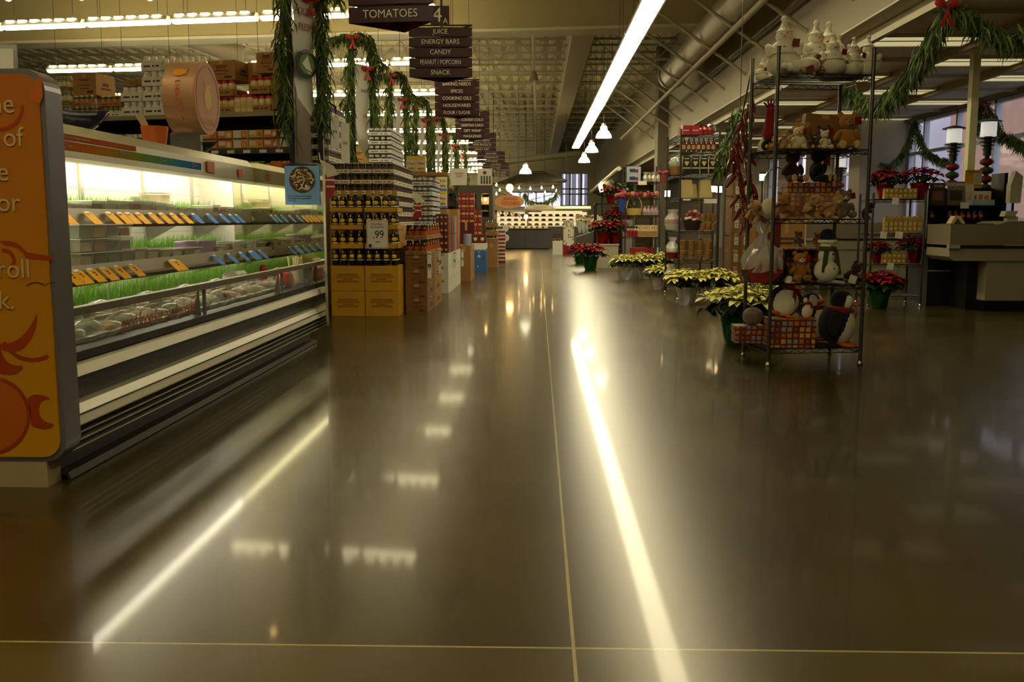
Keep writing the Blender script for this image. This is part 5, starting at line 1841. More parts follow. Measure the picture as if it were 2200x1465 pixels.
part('header', kbox(984, 398, 1058, 416, .8), KG, k_)
part('side_panel', kbox(1024, 416, 1034, 567.3, .8), KG, k_)
part('side_panel', kbox(1051, 416, 1058, 567.3, .8), KG, k_)
part('back_panel', kbox(985, 416, 1058, 567, .05, KD + .74), KG, k_)
part('base', kbox(1034, 466, 1051, 567, .78, KD + .01), KG, k_)
nb = part('niche', kbox(1034, 423, 1051, 466, .05, KD + .5), CREAMPR, k_, 'pale lit niche')
a = P(1043, 428, KD + .3)
part('lamp', MB().ell(a, .03, 8, 6), SPM, k_, 'small warm lamp')
for q in range(2):
    part('shelf', kbox(1034, 438 + q * 14, 1051, 440 + q * 14, .45, KD + .06), CREAMPR, k_)
for i, (px0, px1) in enumerate(((970, 1003), (1026, 1057))):
    a, b = P(px0, 398, KD - .02), P(px1, 362, KD - .02)
    t = thing('poster_card', ('white card with red script on the kiosk top, outer one', 'white card with a row of green and red bottles on the kiosk top')[i], 'sign card', (0, 0, 0))
    part('card', MB().box(a.x, KD - .03, a.z, b.x, KD - .01, b.z), WHITEP, t)
    if i == 0:
        lettering('HOLIDAY\nTREATS', .06, REDINK, t, ((a.x + b.x) / 2, KD - .034, (a.z + b.z) / 2 + .04), xs=.7)
    else:
        mb, m2 = MB(), MB()
        for q in range(4):
            x = a.x + .07 + q * .06
            mb.box(x, KD - .034, a.z + .08, x + .035, KD - .031, a.z + .2)
            m2.box(x, KD - .034, a.z + .03, x + .035, KD - .031, a.z + .08)
        part('bottle_print', mb, GREEN, t)
        part('label_print', m2, DKRED, t)
        part('oval_print', MB().cyl(((a.x + b.x) / 2, KD - .034, b.z - .09), ((a.x + b.x) / 2, KD - .031, b.z - .09), .04, n=14), RED, t)
RG = grid_mat('red_gold_print', [(150, 24, 18), (190, 120, 40), (120, 18, 16), (206, 160, 90)], 9, 9, (130, 20, 16))
for l in range(4):
    for i in range(2):
        a, b = P(985 + i * 17, 413 + (l + 1) * 16, 19.8), P(985 + i * 17 + 16, 413 + l * 16 + .6, 19.8)
        solo('gift_carton', MB().box(0, 0, 0, b.x - a.x, .35, b.z - a.z), RG, f'red and gold carton by the kiosk, {ORD[l]} from the top, {("outer", "walkway")[i]} column', 'carton', (a.x, 19.8, a.z), 0, 'red and gold cartons by the kiosk')
a, b = P(985, 477, 19.8), P(1018, 562, 19.8)
carton(((a.x + b.x) / 2, 19.8, 0), b.x - a.x, .5, a.z, 'dark red base carton under the red and gold stack', DRB, ink=False)
for l in range(3):
    a, b = P(1020, 502 - l * 18, 19.2), P(1034, 485 - l * 18, 19.2)
    solo('gift_carton', MB().box(0, 0, 0, b.x - a.x, .25, b.z - a.z - .004), RG, f'narrow ornate red carton beside the red stack, {ORD[2 - l]} from the top', 'carton', (a.x, 19.2, .72 + l * .165), 0, 'narrow ornate red cartons')
carton((-1.19, 19.2, 0), .15, .3, .715, 'brown base carton under the narrow ornate red cartons', ink=False)
# wine cartons stepped against the kiosk and the red and white stack at the end
for l in range(3):
    z = .5 + l * .17
    t = carton((-.97, 20.2, z), .26, .4, .09, f'cut-down brown wine carton against the kiosk, {ORD[2 - l]} from the top', group='cut-down wine cartons')
    for i in range(3):
        solo('wine_bottle', simple('wine_bottle', 0, lambda mb: mb.lathe([(0, 0), (.032, 0), (.034, .02), (.034, .06), (.016, .1), (.013, .13), (0, .132)], 10, 0).lathe([(.0345, .02), (.0345, .05)], 10, 1), [BEERG, CREAMPR]), None, f'short dark bottle standing in the {ORD[2 - l]} cut-down wine carton, {ORD[i]} across', 'bottle', (-1.05 + i * .08, 20.24, z + .091 - .06 * 0), 0, 'short bottles by the kiosk', scale=(1, 1, .58))
carton((-.97, 20.2, 0), .26, .4, .498, 'brown base carton under the cut-down wine cartons', ink=False)
for l in range(6):
    solo('soda_pack', simple('soda_pack', l % 2, lambda mb: mb.box(-.14, 0, 0, .14, .4, .128, 0).box(-.141, -.001, .05, .141, -.0003, .09, 1), [WHITEP if l % 2 else RED, RED if l % 2 else WHITEP]), None, f'red and white drink pack in the end stack by the walkway, {ORD[5 - l]} from the top', 'drink pack', (-.9, 22.4, l * .13), 0, 'red and white drink packs')
# ================================================================ WIRE SHELVES WITH HOLIDAY GOODS
POSTM = M('wire_rack_post', (92, 88, 82), .3, .8)
WIREM = M('wire_rack_wire', (42, 40, 34), .35, .7)
RACK = {}


def wire_rack(FL, FR, depth, h, zs, label, nw=40):
    FL, FR = Vector((FL.x, FL.y, 0)), Vector((FR.x, FR.y, 0))
    w = (FR - FL).length
    rz = math.atan2(FR.y - FL.y, FR.x - FL.x)
    t = thing('wire_shelving_rack', label, 'shelving rack', FL, rz)
    for x in (0, w):
        for y in (0, depth):
            p_ = part('post', MB().cyl((x, y, .03), (x, y, h), .013, n=10).cyl((x, y, h), (x, y, h + .006), .015, n=10), POSTM, t)
            part('foot', MB().lathe([(.0, 0), (.016, 0), (.02, .012), (.012, .03), (0, .03)], 10, c=(x, y, 0)), CHROME, p_)
    for z in zs:
        m = MB()
        for zz in (z - .006, z - .036):
            for a, b in (((0, 0), (w, 0)), ((0, depth), (w, depth)), ((0, 0), (0, depth)), ((w, 0), (w, depth))):
                m.cyl((a[0], a[1], zz), (b[0], b[1], zz), .0035, n=4, caps=False)
        nz = max(4, int(w / .045))
        for yy in (0, depth):
            for i in range(nz):
                z0, z1 = (z - .036, z - .006) if i % 2 else (z - .006, z - .036)
                m.cyl((w * i / nz, yy, z0), (w * (i + 1) / nz, yy, z1), .0025, n=4, caps=False)
        nz = max(4, int(depth / .045))
        for xx in (0, w):
            for i in range(nz):
                z0, z1 = (z - .036, z - .006) if i % 2 else (z - .006, z - .036)
                m.cyl((xx, depth * i / nz, z0), (xx, depth * (i + 1) / nz, z1), .0025, n=4, caps=False)
        for i in range(1, nw):
            m.cyl((w * i / nw, 0, z - .004), (w * i / nw, depth, z - .004), .0028, n=4, caps=False)
        for i in range(1, 4):
            m.cyl((0, depth * i / 4, z - .009), (w, depth * i / 4, z - .009), .003, n=4, caps=False)
        s = part('wire_shelf', m, WIREM, t)
    return t, rz


R1L, R1R = PZ(1650, 787, 0), PZ(1847, 784, 0)
Z1 = [.125, .565, 1.01, 1.475, 1.965]
wire_rack(R1L, R1R, .50, 2.13, Z1, 'tall wire shelving rack filled with plush snowmen, bears and penguins')
YR = R1L.y


def U(px, dep, z):
    """point on a rack shelf: picture column px, depth behind the rack front, shelf height"""
    p = P(px, 470, YR + dep)
    return Vector((p.x, p.y, z + .001))


# ---- plush builders
PW = M('plush_white', (236, 230, 206), .95, vary=.04, vscale=30, sheen=.4, bump=.25, bscale=120)
PWJ = M('plush_white_jacket', (244, 238, 214), .95, sheen=.5, bump=.5, bscale=90)
PK = M('plush_black', (18, 16, 18), .95, sheen=.15)
NAVY = M('plush_navy', (22, 24, 44), .95, sheen=.2)
CARROT = M('carrot_orange', (222, 104, 34), .7)
TAGR = M('tag_dark_red', (120, 24, 18), .5)
SCR = M('scarf_red', (140, 10, 14), .9, sheen=.2)
SCG = M('scarf_green', (70, 84, 30), .9, vary=.25, vscale=60)
BUTTON = M('button_brown', (60, 40, 30), .5)
FUR = {'honey': M('fur_honey', (176, 118, 44), .95, vary=.15, vscale=25, sheen=.4, bump=.4, bscale=100),
       'tan': M('fur_tan', (196, 156, 96), .95, vary=.12, vscale=25, sheen=.4, bump=.4, bscale=100),
       'cream': M('fur_cream', (230, 216, 178), .95, vary=.06, vscale=25, sheen=.4, bump=.4, bscale=100),
       'grey': M('fur_grey_brown', (120, 104, 84), .95, vary=.3, vscale=40, sheen=.3, bump=.5, bscale=100),
       'gold': M('fur_gold_curl', (172, 116, 36), .95, vary=.4, vscale=45, sheen=.3, bump=.8, bscale=60),
       'brown': M('fur_dark_brown', (70, 44, 24), .95, vary=.2, vscale=30, sheen=.2, bump=.4, bscale=80),
       'pale': M('fur_pale_sole', (214, 180, 110), .95, sheen=.3)}


def snowman(px, dep, z, h, rz, label, lean=0.0, tag=True, scale_w=1.0):
    t = thing('snowman_plush', label, 'plush toy', U(px, dep, z), rz, 'white plush snowmen on the top shelf')
    t.rotation_euler = (0, lean, rz)
    w = h * scale_w
    b = MB().ell((0, 0, .22 * h), (.30 * w, .26 * w, .22 * h), 20, 12)
    part('body', b, PW, t)
    j = MB().ell((0, 0, .47 * h), (.22 * w, .20 * w, .15 * h), 18, 10).ell((0, 0, .38 * h), (.29 * w, .26 * w, .045 * h), 20, 8)
    for sx in (-1, 1):
        j.ell((sx * .23 * w, -.10 * w, .44 * h), (.075 * w, .085 * w, .12 * h), 10, 8, R=Matrix.Rotation(sx * .5, 3, 'Y'))
        j.ell((sx * .25 * w, -.15 * w, .36 * h), (.06 * w, .06 * w, .05 * h), 10, 7)
    part('jacket', j, PWJ, t)
    part('head', MB().ell((0, -.02 * w, .665 * h), (.145 * w, .135 * w, .125 * h), 16, 10), PW, t)
    part('hat', MB().lathe([(.125 * w, 0), (.142 * w, .015 * h), (.12 * w, .035 * h), (.075 * w, .075 * h), (.05 * w, .13 * h), (.032 * w, .19 * h)], 16, c=(0, 0, .735 * h)), PWJ, t)
    part('pompom', MB().ell((0, 0, .955 * h), .056 * h, 12, 8), PW, t)
    part('nose', MB().cyl((0, -.14 * w, .66 * h), (.01, -.25 * w, .65 * h), .022 * w, .004, n=8), CARROT, t)
    e = MB()
    part('eye', MB().ell((-.05 * w, -.14 * w, .70 * h), .011 * h, 7, 5), BUTTON, t)
    part('eye', MB().ell((.05 * w, -.14 * w, .70 * h), .011 * h, 7, 5), BUTTON, t)
    for q in range(2):
        part('button', MB().ell((0, -.205 * w, (.47 - q * .07) * h), .012 * h, 7, 5), BUTTON, t)
    if tag:
        part('tag', MB().cbox((.19 * w, -.2 * w, .52 * h), (.12 * h, .006, .13 * h), 0, rz=.2, ry=.15), TAGR, t, 'dark red hang tag')
    return t


zt = Z1[4]
snowman(1674, .20, zt, .40, -.25, 'biggest white plush snowman with round body at the aisle corner of the top shelf', -.03)
snowman(1738, .30, zt + .03, .36, .1, 'white plush snowman with flat cap beside the biggest snowman', .0)
snowman(1764, .40, zt, .40, .9, 'white plush snowman at the back with the tallest pompom hat', 0)
snowman(1774, .14, zt, .275, 0, 'small white plush snowman in the front middle of the top shelf', 0, scale_w=1.15)
snowman(1786, .33, zt, .30, .6, 'half hidden white plush snowman behind the front middle one', 0)
snowman(1818, .18, zt, .255, .35, 'white plush snowman facing the checkouts with a thin cone hat', 0)
snowman(1808, .36, zt, .24, -.2, 'small white plush snowman peeping out behind the thin hatted one', 0)
snowman(1849, .20, zt, .27, 2.6, 'white plush snowman with its back turned at the checkout corner', 0, tag=False)
snowman(1627, .44, zt, .16, -.4, 'tiny white plush snowman with a red card at the rear corner post', 0)
# lying snowman
t = thing('snowman_plush', 'white plush snowman lying flat with its pompoms towards the aisle', 'plush toy', U(1707, .07, zt), 0, 'white plush snowmen on the top shelf')
part('body', MB().ell((.05, 0, .055), (.085, .07, .055), 16, 10).ell((-.02, 0, .05), (.05, .05, .045), 12, 8), PW, t)
part('hat', MB().ell((-.065, 0, .045), (.035, .035, .03), 10, 8), PWJ, t)
part('pompom', MB().ell((-.105, -.01, .05), .024, 10, 8), PW, t)
part('tag', MB().cbox((.045, -.078, .022), (.055, .005, .04), 0, ry=-.3), TAGR, t, 'dark red hang tag')
part('nose', MB().cyl((-.01, -.05, .02), (-.01, -.075, .016), .008, .002, n=6), CARROT, t)
# gold wire basket and green sprig on the top shelf
solo('plaid_box', MB().box(-.035, -.03, 0, .035, .03, .13), grid_mat('gold_red_check', [(160, 110, 50), (110, 40, 24), (190, 150, 80)], 50, 50, (90, 40, 20)), 'gold and red checked box between the snowmen', 'box', U(1748, .12, zt))
t = thing('holly_wreath', 'dark green sprig with a red ribbon behind the back snowmen', 'wreath', U(1797, .44, zt))
mb = MB()
for i in range(60):
    a_, r_ = random.random() * 6.28, random.uniform(.03, .07)
    mb.cbox((r_ * math.cos(a_), random.uniform(-.02, .02), .13 + r_ * 1.6 * math.sin(a_)), (.03, .004, .01), 0, ry=random.random() * 3, rz=random.random() * 3)
part('leaves', mb, EV3, t)
part('wire', MB().cyl((0, 0, 0), (0, 0, .08), .003, n=5), BLACK, t)
part('ribbon', MB().cbox((-.03, -.03, .16), (.05, .01, .02), 0, ry=.5), DKRED, t)


def bear(px, dep, z, h, rz, fur, label, muzzle='cream', tag=None, rot=None, sole='pale', grp='plush bears on the snowman rack', name='teddy_bear', off=0.0, ears=True):
    t = thing(name, label, 'plush toy', U(px, dep, z + off), rz, grp)
    if rot:
        t.rotation_euler = rot
    F_ = FUR[fur]
    b = MB().ell((0, 0, .29 * h), (.22 * h, .18 * h, .27 * h), 16, 10)
    part('body', b, F_, t)
    hd = part('head', MB().ell((0, -.03 * h, .70 * h), (.21 * h, .19 * h, .19 * h), 16, 10), F_, t)
    for sx in (-1, 1):
        if ears:
            part('ear', MB().ell((sx * .17 * h, 0, .87 * h), (.08 * h, .045 * h, .08 * h), 10, 8), F_, t)
        part('arm', MB().ell((sx * .24 * h, -.09 * h, .36 * h), (.075 * h, .085 * h, .18 * h), 10, 8, R=Matrix.Rotation(sx * -.5, 3, 'Y') @ Matrix.Rotation(.4, 3, 'X')), F_, t)
        lg = part('leg', MB().ell((sx * .17 * h, -.25 * h, .10 * h), (.10 * h, .22 * h, .10 * h), 12, 8), F_, t)
        part('sole', MB().ell((sx * .17 * h, -.44 * h, .12 * h), (.09 * h, .035 * h, .105 * h), 12, 8), FUR[sole], lg)
        part('eye', MB().ell((sx * .075 * h, -.205 * h, .745 * h), .018 * h, 7, 5), BLACKP, hd)
    mz = part('muzzle', MB().ell((0, -.20 * h, .655 * h), (.095 * h, .075 * h, .07 * h), 12, 8), FUR[muzzle], hd)
    part('nose', MB().ell((0, -.275 * h, .68 * h), (.03 * h, .02 * h, .02 * h), 8, 6), BUTTON, hd)
    if tag:
        part('tag', MB().cbox((tag * .24 * h, -.12 * h, .72 * h), (.17 * h, .006, .2 * h), 0, ry=-.15, rz=tag * .3), RED, t, 'red hang tag')
    return t


zb = Z1[3]
bear(1812, .22, zb, .27, -.12, 'honey', 'big honey brown bear sitting at the checkout side of the second shelf', 'honey', tag=1)
bear(1693, .34, zb, .24, .35, 'honey', 'honey brown bear slumped behind the white faced lamb', 'honey', rot=(.35, .25, .3))
bear(1708, .17, zb, .17, -.05, 'cream', 'cream plush lamb with a red tag on the second shelf', 'cream', tag=1, sole='cream', name='lamb_plush')
bear(1764, .14, zb, .14, .2, 'cream', 'smaller cream plush lamb with red scarf in the middle of the second shelf', 'cream', tag=1, sole='cream', name='lamb_plush')
bear(1678, .12, zb, .14, 0, 'tan', 'little tan bear with a red scarf beside the aisle post, second shelf', 'cream')
bear(1741, .12, zb, .12, .1, 'brown', 'little dark brown bear with tan paws in the middle of the second shelf', 'tan')
bear(1654, .30, zb, .12, -.3, 'honey', 'small honey bear lying at the aisle end of the second shelf', 'cream', rot=(-.4, 0, -.8))
solo('goose_plush', MB().lathe([(0, 0), (.032, .01), (.036, .05), (.022, .1), (.012, .14), (0, .15)], 12), FUR['cream'], 'narrow white cone shaped plush at the rear corner of the second shelf', 'plush toy', U(1630, .44, zb), rot=(.1, .25, 0))
t = thing('stuffed_reindeer', 'red plush with antler like tufts standing tall at the aisle end, second shelf', 'plush toy', U(1648, .40, zb))
part('body', MB().lathe([(.0, .09), (.042, .09), (.05, .12), (.036, .24), (.03, .30), (.0, .32)], 14), SCR, t)
for k in range(5):
    part('tuft', MB().cyl((0, 0, .29), (-.05 + k * .026, 0, .37 - .012 * abs(k - 2)), .012, .005, n=6), SCR, t)
part('feet', MB().ell((0, 0, .045), (.06, .05, .045), 12, 8).cyl((0, 0, .05), (0, 0, .1), .02, n=8), PK, t)
# tilted brown box and dark bear behind
carton(U(1760, .40, zb + .09), .27, .10, .17, 'dark brown shallow box tilted behind the bears on the second shelf', CARDD, ink=False, name='display_box', cat='box').rotation_euler = (0, .10, 0)
carton(U(1760, .42, zb), .2, .07, .085, 'small dark box under the tilted brown box', CARDD, ink=False, name='display_box', cat='box')
bear(1762, .30, zb, .19, 0, 'brown', 'dark brown bear in shade before the tilted brown box', 'brown', tag=1)
# third shelf: dark plush on a printed gift box, slumped tan bears, grey moose
zc = Z1[2]
GBX = grid_mat('gift_print_warm', [(190, 110, 50), (150, 120, 110), (206, 140, 60), (120, 60, 40), (200, 160, 110)], 30, 30, (150, 100, 56))
GBX2 = grid_mat('gift_print_gold', [(200, 120, 24), (150, 140, 150), (226, 160, 50), (130, 40, 16), (190, 90, 20)], 24, 24, (84, 40, 14))
GBX3 = grid_mat('gift_print_red', [(170, 90, 24), (140, 120, 130), (120, 36, 16), (190, 110, 30)], 26, 26, (80, 36, 14))
gb = U(1736, .30, zc)
t = thing('gift_box', 'wide gift box with rows of tiny printed pictures on the third shelf', 'gift box', gb)
part('box', MB().box(-.165, -.07, 0, .165, .13, .24), GBX, t)
part('lid', MB().box(-.17, -.075, .175, .17, .135, .245), GBX3, t)
t = bear(1750, .32, zc, .27, .9, 'brown', 'black plush figure sitting on the printed gift box, third shelf', 'brown', off=.246)
for ch in t.children:
    ch.data = ch.data.copy()
    ch.data.materials[0] = PK
part('scarf', MB().cbox((.06, -.05, .17), (.04, .03, .1), 0), M('pink_scarf', (170, 40, 60), .8), t)
bear(1697, .30, zc, .25, .3, 'brown', 'shaggy brown plush sitting at the aisle end of the gift box', 'brown', off=.246)
bear(1627, .30, zc, .19, -.3, 'tan', 'tan bear lying on its side at the aisle end of the third shelf', 'tan', rot=(1.2, .5, -.5), off=.05)
bear(1684, .13, zc, .20, .0, 'honey', 'honey bear slumped forward beside the aisle post, third shelf', 'honey', rot=(.7, .3, -.6), off=.03)
bear(1733, .11, zc, .20, .0, 'tan', 'pale tan bear lying on its face in front of the gift box', 'pale', rot=(.9, -.3, .4), off=.04)
bear(1775, .16, zc, .20, .3, 'tan', 'tan plush leaning on the grey moose, third shelf', 'cream', rot=(.3, .5, .2), off=.01)
bear(1812, .14, zc, .21, .1, 'grey', 'grey brown moose plush with a white muzzle and red tag, third shelf', 'cream', tag=1, sole='grey', name='moose_plush')
bear(1852, .25, zc, .13, .4, 'brown', 'little dark plush at the checkout post, third shelf', 'tan', rot=(.8, 0, .6), off=.02)
solo('paper_bag_lamb', MB().ell((0, 0, .07), (.06, .05, .075), 12, 8), FUR['cream'], 'cream bundle behind the lying tan bear, third shelf', 'plush toy', U(1652, .36, zc))
# fourth shelf: wrapped hamper, crate with gold bear, snowman with scarf, dark plush
zd = Z1[1]
t = thing('gift_hamper', 'cellophane wrapped hamper with red tissue at the aisle end of the fourth shelf', 'hamper', U(1640, .22, zd))
part('basket', MB().prism([(-.10, 0), (.10, 0), (.13, .09), (-.13, .09)], -.09, .09, 0), M('dark_basket', (40, 26, 18), .7), t)
part('tissue', MB().add([(-.13, -.095, .08), (0, -.1, .14), (.13, -.095, .08), (.05, -.10, .0), (-.09, -.10, .0)], [(0, 4, 3, 2, 1)]).ell((0, 0, .1), (.12, .08, .05), 10, 6), RED, t)
CEL = M('cellophane', (235, 236, 225), .08, alpha=.42, coat=1)
mb = MB()
n = 18
rings = []
for r_, z_ in ((.14, .08), (.135, .16), (.10, .24), (.035, .31), (.03, .33), (.09, .42)):
    rings.append([(r_ * random.uniform(.75, 1.15) * math.cos(2 * PI * i / n), .8 * r_ * random.uniform(.75, 1.15) * math.sin(2 * PI * i / n), z_ + random.uniform(-.015, .015)) for i in range(n)])
mb.add([p for r in rings for p in r], [(j * n + i, j * n + (i + 1) % n, (j + 1) * n + (i + 1) % n, (j + 1) * n + i) for j in range(5) for i in range(n)])
part('cellophane', mb, CEL, t, 'clear crinkled wrap')
solo('black_hat', MB().lathe([(0, .0), (.06, 0), (.062, .01), (.05, .07), (.02, .1), (0, .105)], 16), PK, 'round black hat shape behind the hamper', 'hat', U(1674, .38, zd + .0), scale=1.5)
t = thing('picture_crate', 'dark red open crate holding the gold curly bear, fourth shelf', 'crate', U(1719, .28, zd))
part('box', MB().box(-.125, -.05, 0, -.115, .13, .235).box(.115, -.05, 0, .125, .13, .235).box(-.115, .12, 0, .115, .13, .235).box(-.115, -.05, .225, .115, .13, .235).box(-.115, -.05, 0, .115, .13, .008), GBX3, t)
bear(1722, .20, zd, .22, .05, 'gold', 'gold curly bear with white muzzle sitting in the dark red crate', 'cream', tag=.9, sole='gold', off=.01)
bear(1717, .34, zd, .12, 0, 'grey', 'small grey plush head above the crate, aisle one', 'cream', off=.24)
bear(1758, .34, zd, .11, .2, 'honey', 'small brown plush head above the crate, checkout one', 'tan', off=.24)
t = thing('snowman_plush', 'tall plush snowman with navy cap and green scarf, fourth shelf', 'plush toy', U(1780, .15, zd), .25)
part('body', MB().ell((0, 0, .085), (.085, .08, .085), 18, 12).ell((0, 0, .185), (.06, .058, .065), 16, 10), PW, t)
part('head', MB().ell((0, -.005, .262), (.052, .05, .045), 14, 10), PW, t)
part('cap', MB().lathe([(.056, 0), (.06, .02), (.055, .05), (.035, .08), (0, .09)], 16, c=(0, 0, .285)), NAVY, t)
part('cap_brim', MB().lathe([(.055, 0), (.066, .006), (.066, .022), (.055, .028)], 16, c=(0, 0, .272)), PWJ, t)
part('scarf', MB().lathe([(.045, 0), (.062, .008), (.062, .03), (.045, .036)], 16, c=(0, 0, .218)).cbox((-.045, -.055, .15), (.03, .014, .15), 0, ry=.1).cbox((.055, -.045, .14), (.03, .014, .17), 0, ry=-.2), SCG, t)
part('nose', MB().cyl((0, -.05, .258), (.01, -.085, .25), .009, .002, n=6), CARROT, t)
for q in range(3):
    part('button', MB().ell((.012, -.078 + .02 * (q == 0), .2 - q * .05), .007, 6, 5), BUTTON, t)
bear(1822, .22, zd, .18, .6, 'brown', 'dark plush with red trim slumped at the checkout end, fourth shelf', 'brown', rot=(.5, .3, .5))
solo('price_card', MB().cbox((0, 0, .03), (.05, .004, .055), 0, ry=.3), WHITEP, 'small white card leaning at the checkout post, fourth shelf', 'price card', U(1838, .05, zd))
solo('price_ticket', MB().cbox((0, 0, 0), (.05, .003, .03), 0), M('pink_ticket', (206, 150, 140), .6), 'pink price ticket on the third shelf edge by the rear post', 'price ticket', U(1617, .40, zc - .02))


def penguin(px, dep, z, h, rz, label, rot=None, off=0.0):
    t = thing('penguin_plush', label, 'plush toy', U(px, dep, z + off), rz, 'plush penguins on the bottom shelf')
    if rot:
        t.rotation_euler = rot
    part('body', MB().ell((0, .03 * h, .40 * h), (.34 * h, .31 * h, .38 * h), 20, 12), NAVY, t)
    part('belly', MB().ell((0, -.09 * h, .36 * h), (.285 * h, .225 * h, .34 * h), 18, 12), PW, t)
    hd = part('head', MB().ell((0, 0, .83 * h), (.20 * h, .20 * h, .19 * h), 16, 10), PK, t)
    part('face', MB().ell((-.085 * h, -.10 * h, .82 * h), (.10 * h, .115 * h, .13 * h), 12, 8).ell((.085 * h, -.10 * h, .82 * h), (.10 * h, .115 * h, .13 * h), 12, 8), PW, hd)
    part('beak', MB().ell((0, -.24 * h, .79 * h), (.06 * h, .10 * h, .045 * h), 10, 8), CARROT, hd)
    part('scarf', MB().lathe([(.16 * h, 0), (.25 * h, .02 * h), (.26 * h, .08 * h), (.16 * h, .12 * h)], 18, c=(0, 0, .61 * h)).cbox((.12 * h, -.27 * h, .48 * h), (.09 * h, .03 * h, .32 * h), 0, ry=-.15, rx=.15), SCR, t)
    for sx in (-1, 1):
        part('foot', MB().ell((sx * .15 * h, -.24 * h, .045 * h), (.10 * h, .15 * h, .045 * h), 10, 8), CARROT, t)
        part('flipper', MB().ell((sx * .34 * h, .02 * h, .42 * h), (.05 * h, .12 * h, .22 * h), 10, 8, R=Matrix.Rotation(sx * -.35, 3, 'Y')), PK, t)
    return t


ze = Z1[0]
gb = U(1708, .10, ze)
t = thing('gift_box', 'gold and brown gift box with printed squares on the bottom shelf', 'gift box', gb)
part('box', MB().box(-.152, -.06, 0, .152, .14, .19), GBX2, t)
part('lid', MB().box(-.156, -.064, .135, .156, .144, .195), GBX2, t)
gb = U(1618, .36, ze)
t = thing('gift_box', 'small red and gold printed gift box sticking out at the rear corner, bottom shelf', 'gift box', gb, -.05)
part('box', MB().box(-.115, -.09, 0, .09, .09, .115), GBX3, t)
part('lid', MB().box(-.119, -.094, .075, .094, .094, .12), GBX3, t)
solo('fur_ball', MB().ell((0, 0, .065), (.075, .07, .065), 14, 10), FUR['grey'], 'round curled grey plush on the small printed gift box', 'plush toy', U(1624, .36, ze + .12))
penguin(1684, .20, ze, .31, -.15, 'white bellied penguin with a red scarf leaning back on the gold gift box', rot=(-.15, .30, -.15), off=.195)
penguin(1739, .11, ze, .155, .2, 'small penguin with a red tag on the gold gift box', off=.196)
penguin(1768, .34, ze, .36, .5, 'penguin in a red scarf with its beak raised, behind the largest one', rot=(-.25, 0, .7))
penguin(1803, .20, ze, .385, 1.25, 'largest penguin turned to the checkouts at the end of the bottom shelf', rot=(.12, .0, 1.2))

# ---- second rack
D2R = 12.0
a, b = P(1459, 500, D2R), P(1541, 500, D2R)
Z2 = [.15, .50, .865, 1.27, 1.57, 1.84, 2.04]
wire_rack(a, b, 1.2, 2.1, Z2, 'narrow wire rack of gift goods beyond the yellow poinsettias', nw=16)
U2 = lambda px, dep, z: Vector((P(px, 470, D2R + dep).x, D2R + dep, z + .002))
for i in range(2):
    o = thing('gift_box', f'bright red flat box on top of the second rack, {("aisle", "inner")[i]} one', 'box', U2(1470 + i * 20, .08, Z2[6]), 0, 'red boxes on the second rack')
    part('box', MB().box(-.055, 0, 0, .055, .3, .115), RED, o)
    part('print', MB().box(-.035, -.002, .05, .035, -.0005, .06), CREAMPR, o)
for i in range(9):
    solo('greeting_booklet', MB().box(0, 0, 0, .012, .085, .12), WHITEP, f'thin white booklet on top of the second rack, aisle side, {ORD[i]} back', 'booklet', U2(1461, .06 + i * .11, Z2[6]), 0, 'white booklets on the second rack')
solo('foil_ball', MB().ell((0, 0, .07), (.07, .07, .07), 12, 8), M('silver_foil', (220, 220, 225), .2, .9, bump=.8, bscale=40), 'crumpled silver foil parcel on top of the second rack', 'parcel', U2(1522, .12, Z2[6]))
for i in range(3):
    solo('foil_bag', MB().lathe([(0, 0), (.03, 0), (.035, .06), (.012, .09), (.03, .11)], 10), M('red_white_foil', (170, 60, 60), .3, .3), f'small red and white foil bag on top of the second rack, {ORD[i]} of three', 'bag', U2(1502 + i * 10, .06, Z2[6]), 0, 'foil bags on the second rack')
for i in range(7):
    solo('gift_bottle', simple('red_gift_bottle', 0, lambda mb: mb.lathe([(0, 0), (.024, 0), (.024, .09), (.009, .125), (.009, .155), (0, .157)], 10, 0).lathe([(.0245, .02), (.0245, .075)], 10, 1), [M('wine_red_glass', (80, 16, 14), .2), M('label_tan', (190, 140, 90), .5)]), None, f'small dark red bottle, second shelf down on the second rack, {ORD[i]} across', 'bottle', U2(1466 + i * 10.5, .05, Z2[5]), 0, 'dark red bottles on the second rack')
for i in range(6):
    solo('kraft_packet', MB().prism([(-.035, 0), (.035, 0), (.03, .15), (-.03, .15)], -.02, .02), M('kraft_gold', (190, 150, 80), .6), f'tan packet, aisle side of the second rack, second shelf down, {ORD[i]} back', 'packet', U2(1463, .2 + i * .16, Z2[5]), 0, 'tan packets on the second rack')
bagm = simple('coffee_bag', 0, lambda mb: mb.prism([(-.045, 0), (.045, 0), (.05, .13), (.035, .205), (-.035, .205), (-.05, .13)], -.03, .03, 0).add([(-.03, -.0315, .13), (0, -.0315, .085), (.03, -.0315, .13), (.018, -.0315, .15), (0, -.0315, .14), (-.018, -.0315, .15)], [(0, 1, 2, 3, 4, 5)], 1).box(-.045, -.0315, .055, .045, -.0305, .07, 1).box(-.03, -.0315, .17, .03, -.0305, .185, 1), [M('dark_foil_bag', (38, 34, 30), .3), M('bag_cream_print', (206, 190, 130), .5)])
for i in range(4):
    solo('coffee_bag', bagm, None, f'dark bag with a cream heart print on the second rack, {ORD[i]} from the aisle', 'bag', U2(1472 + i * 18.5, .06, Z2[4]), 0, 'dark heart print bags on the second rack')
t = thing('gift_basket', 'wrapped straw basket on the aisle side of the second rack, heart bag shelf', 'basket', U2(1455, .55, Z2[4]))
part('basket', MB().lathe([(0, 0), (.1, 0), (.13, .11), (.12, .11), (.09, .02)], 14), M('straw', (170, 130, 70), .8), t)
part('wrap', MB().ell((0, 0, .14), (.13, .13, .1), 12, 8), CEL, t)
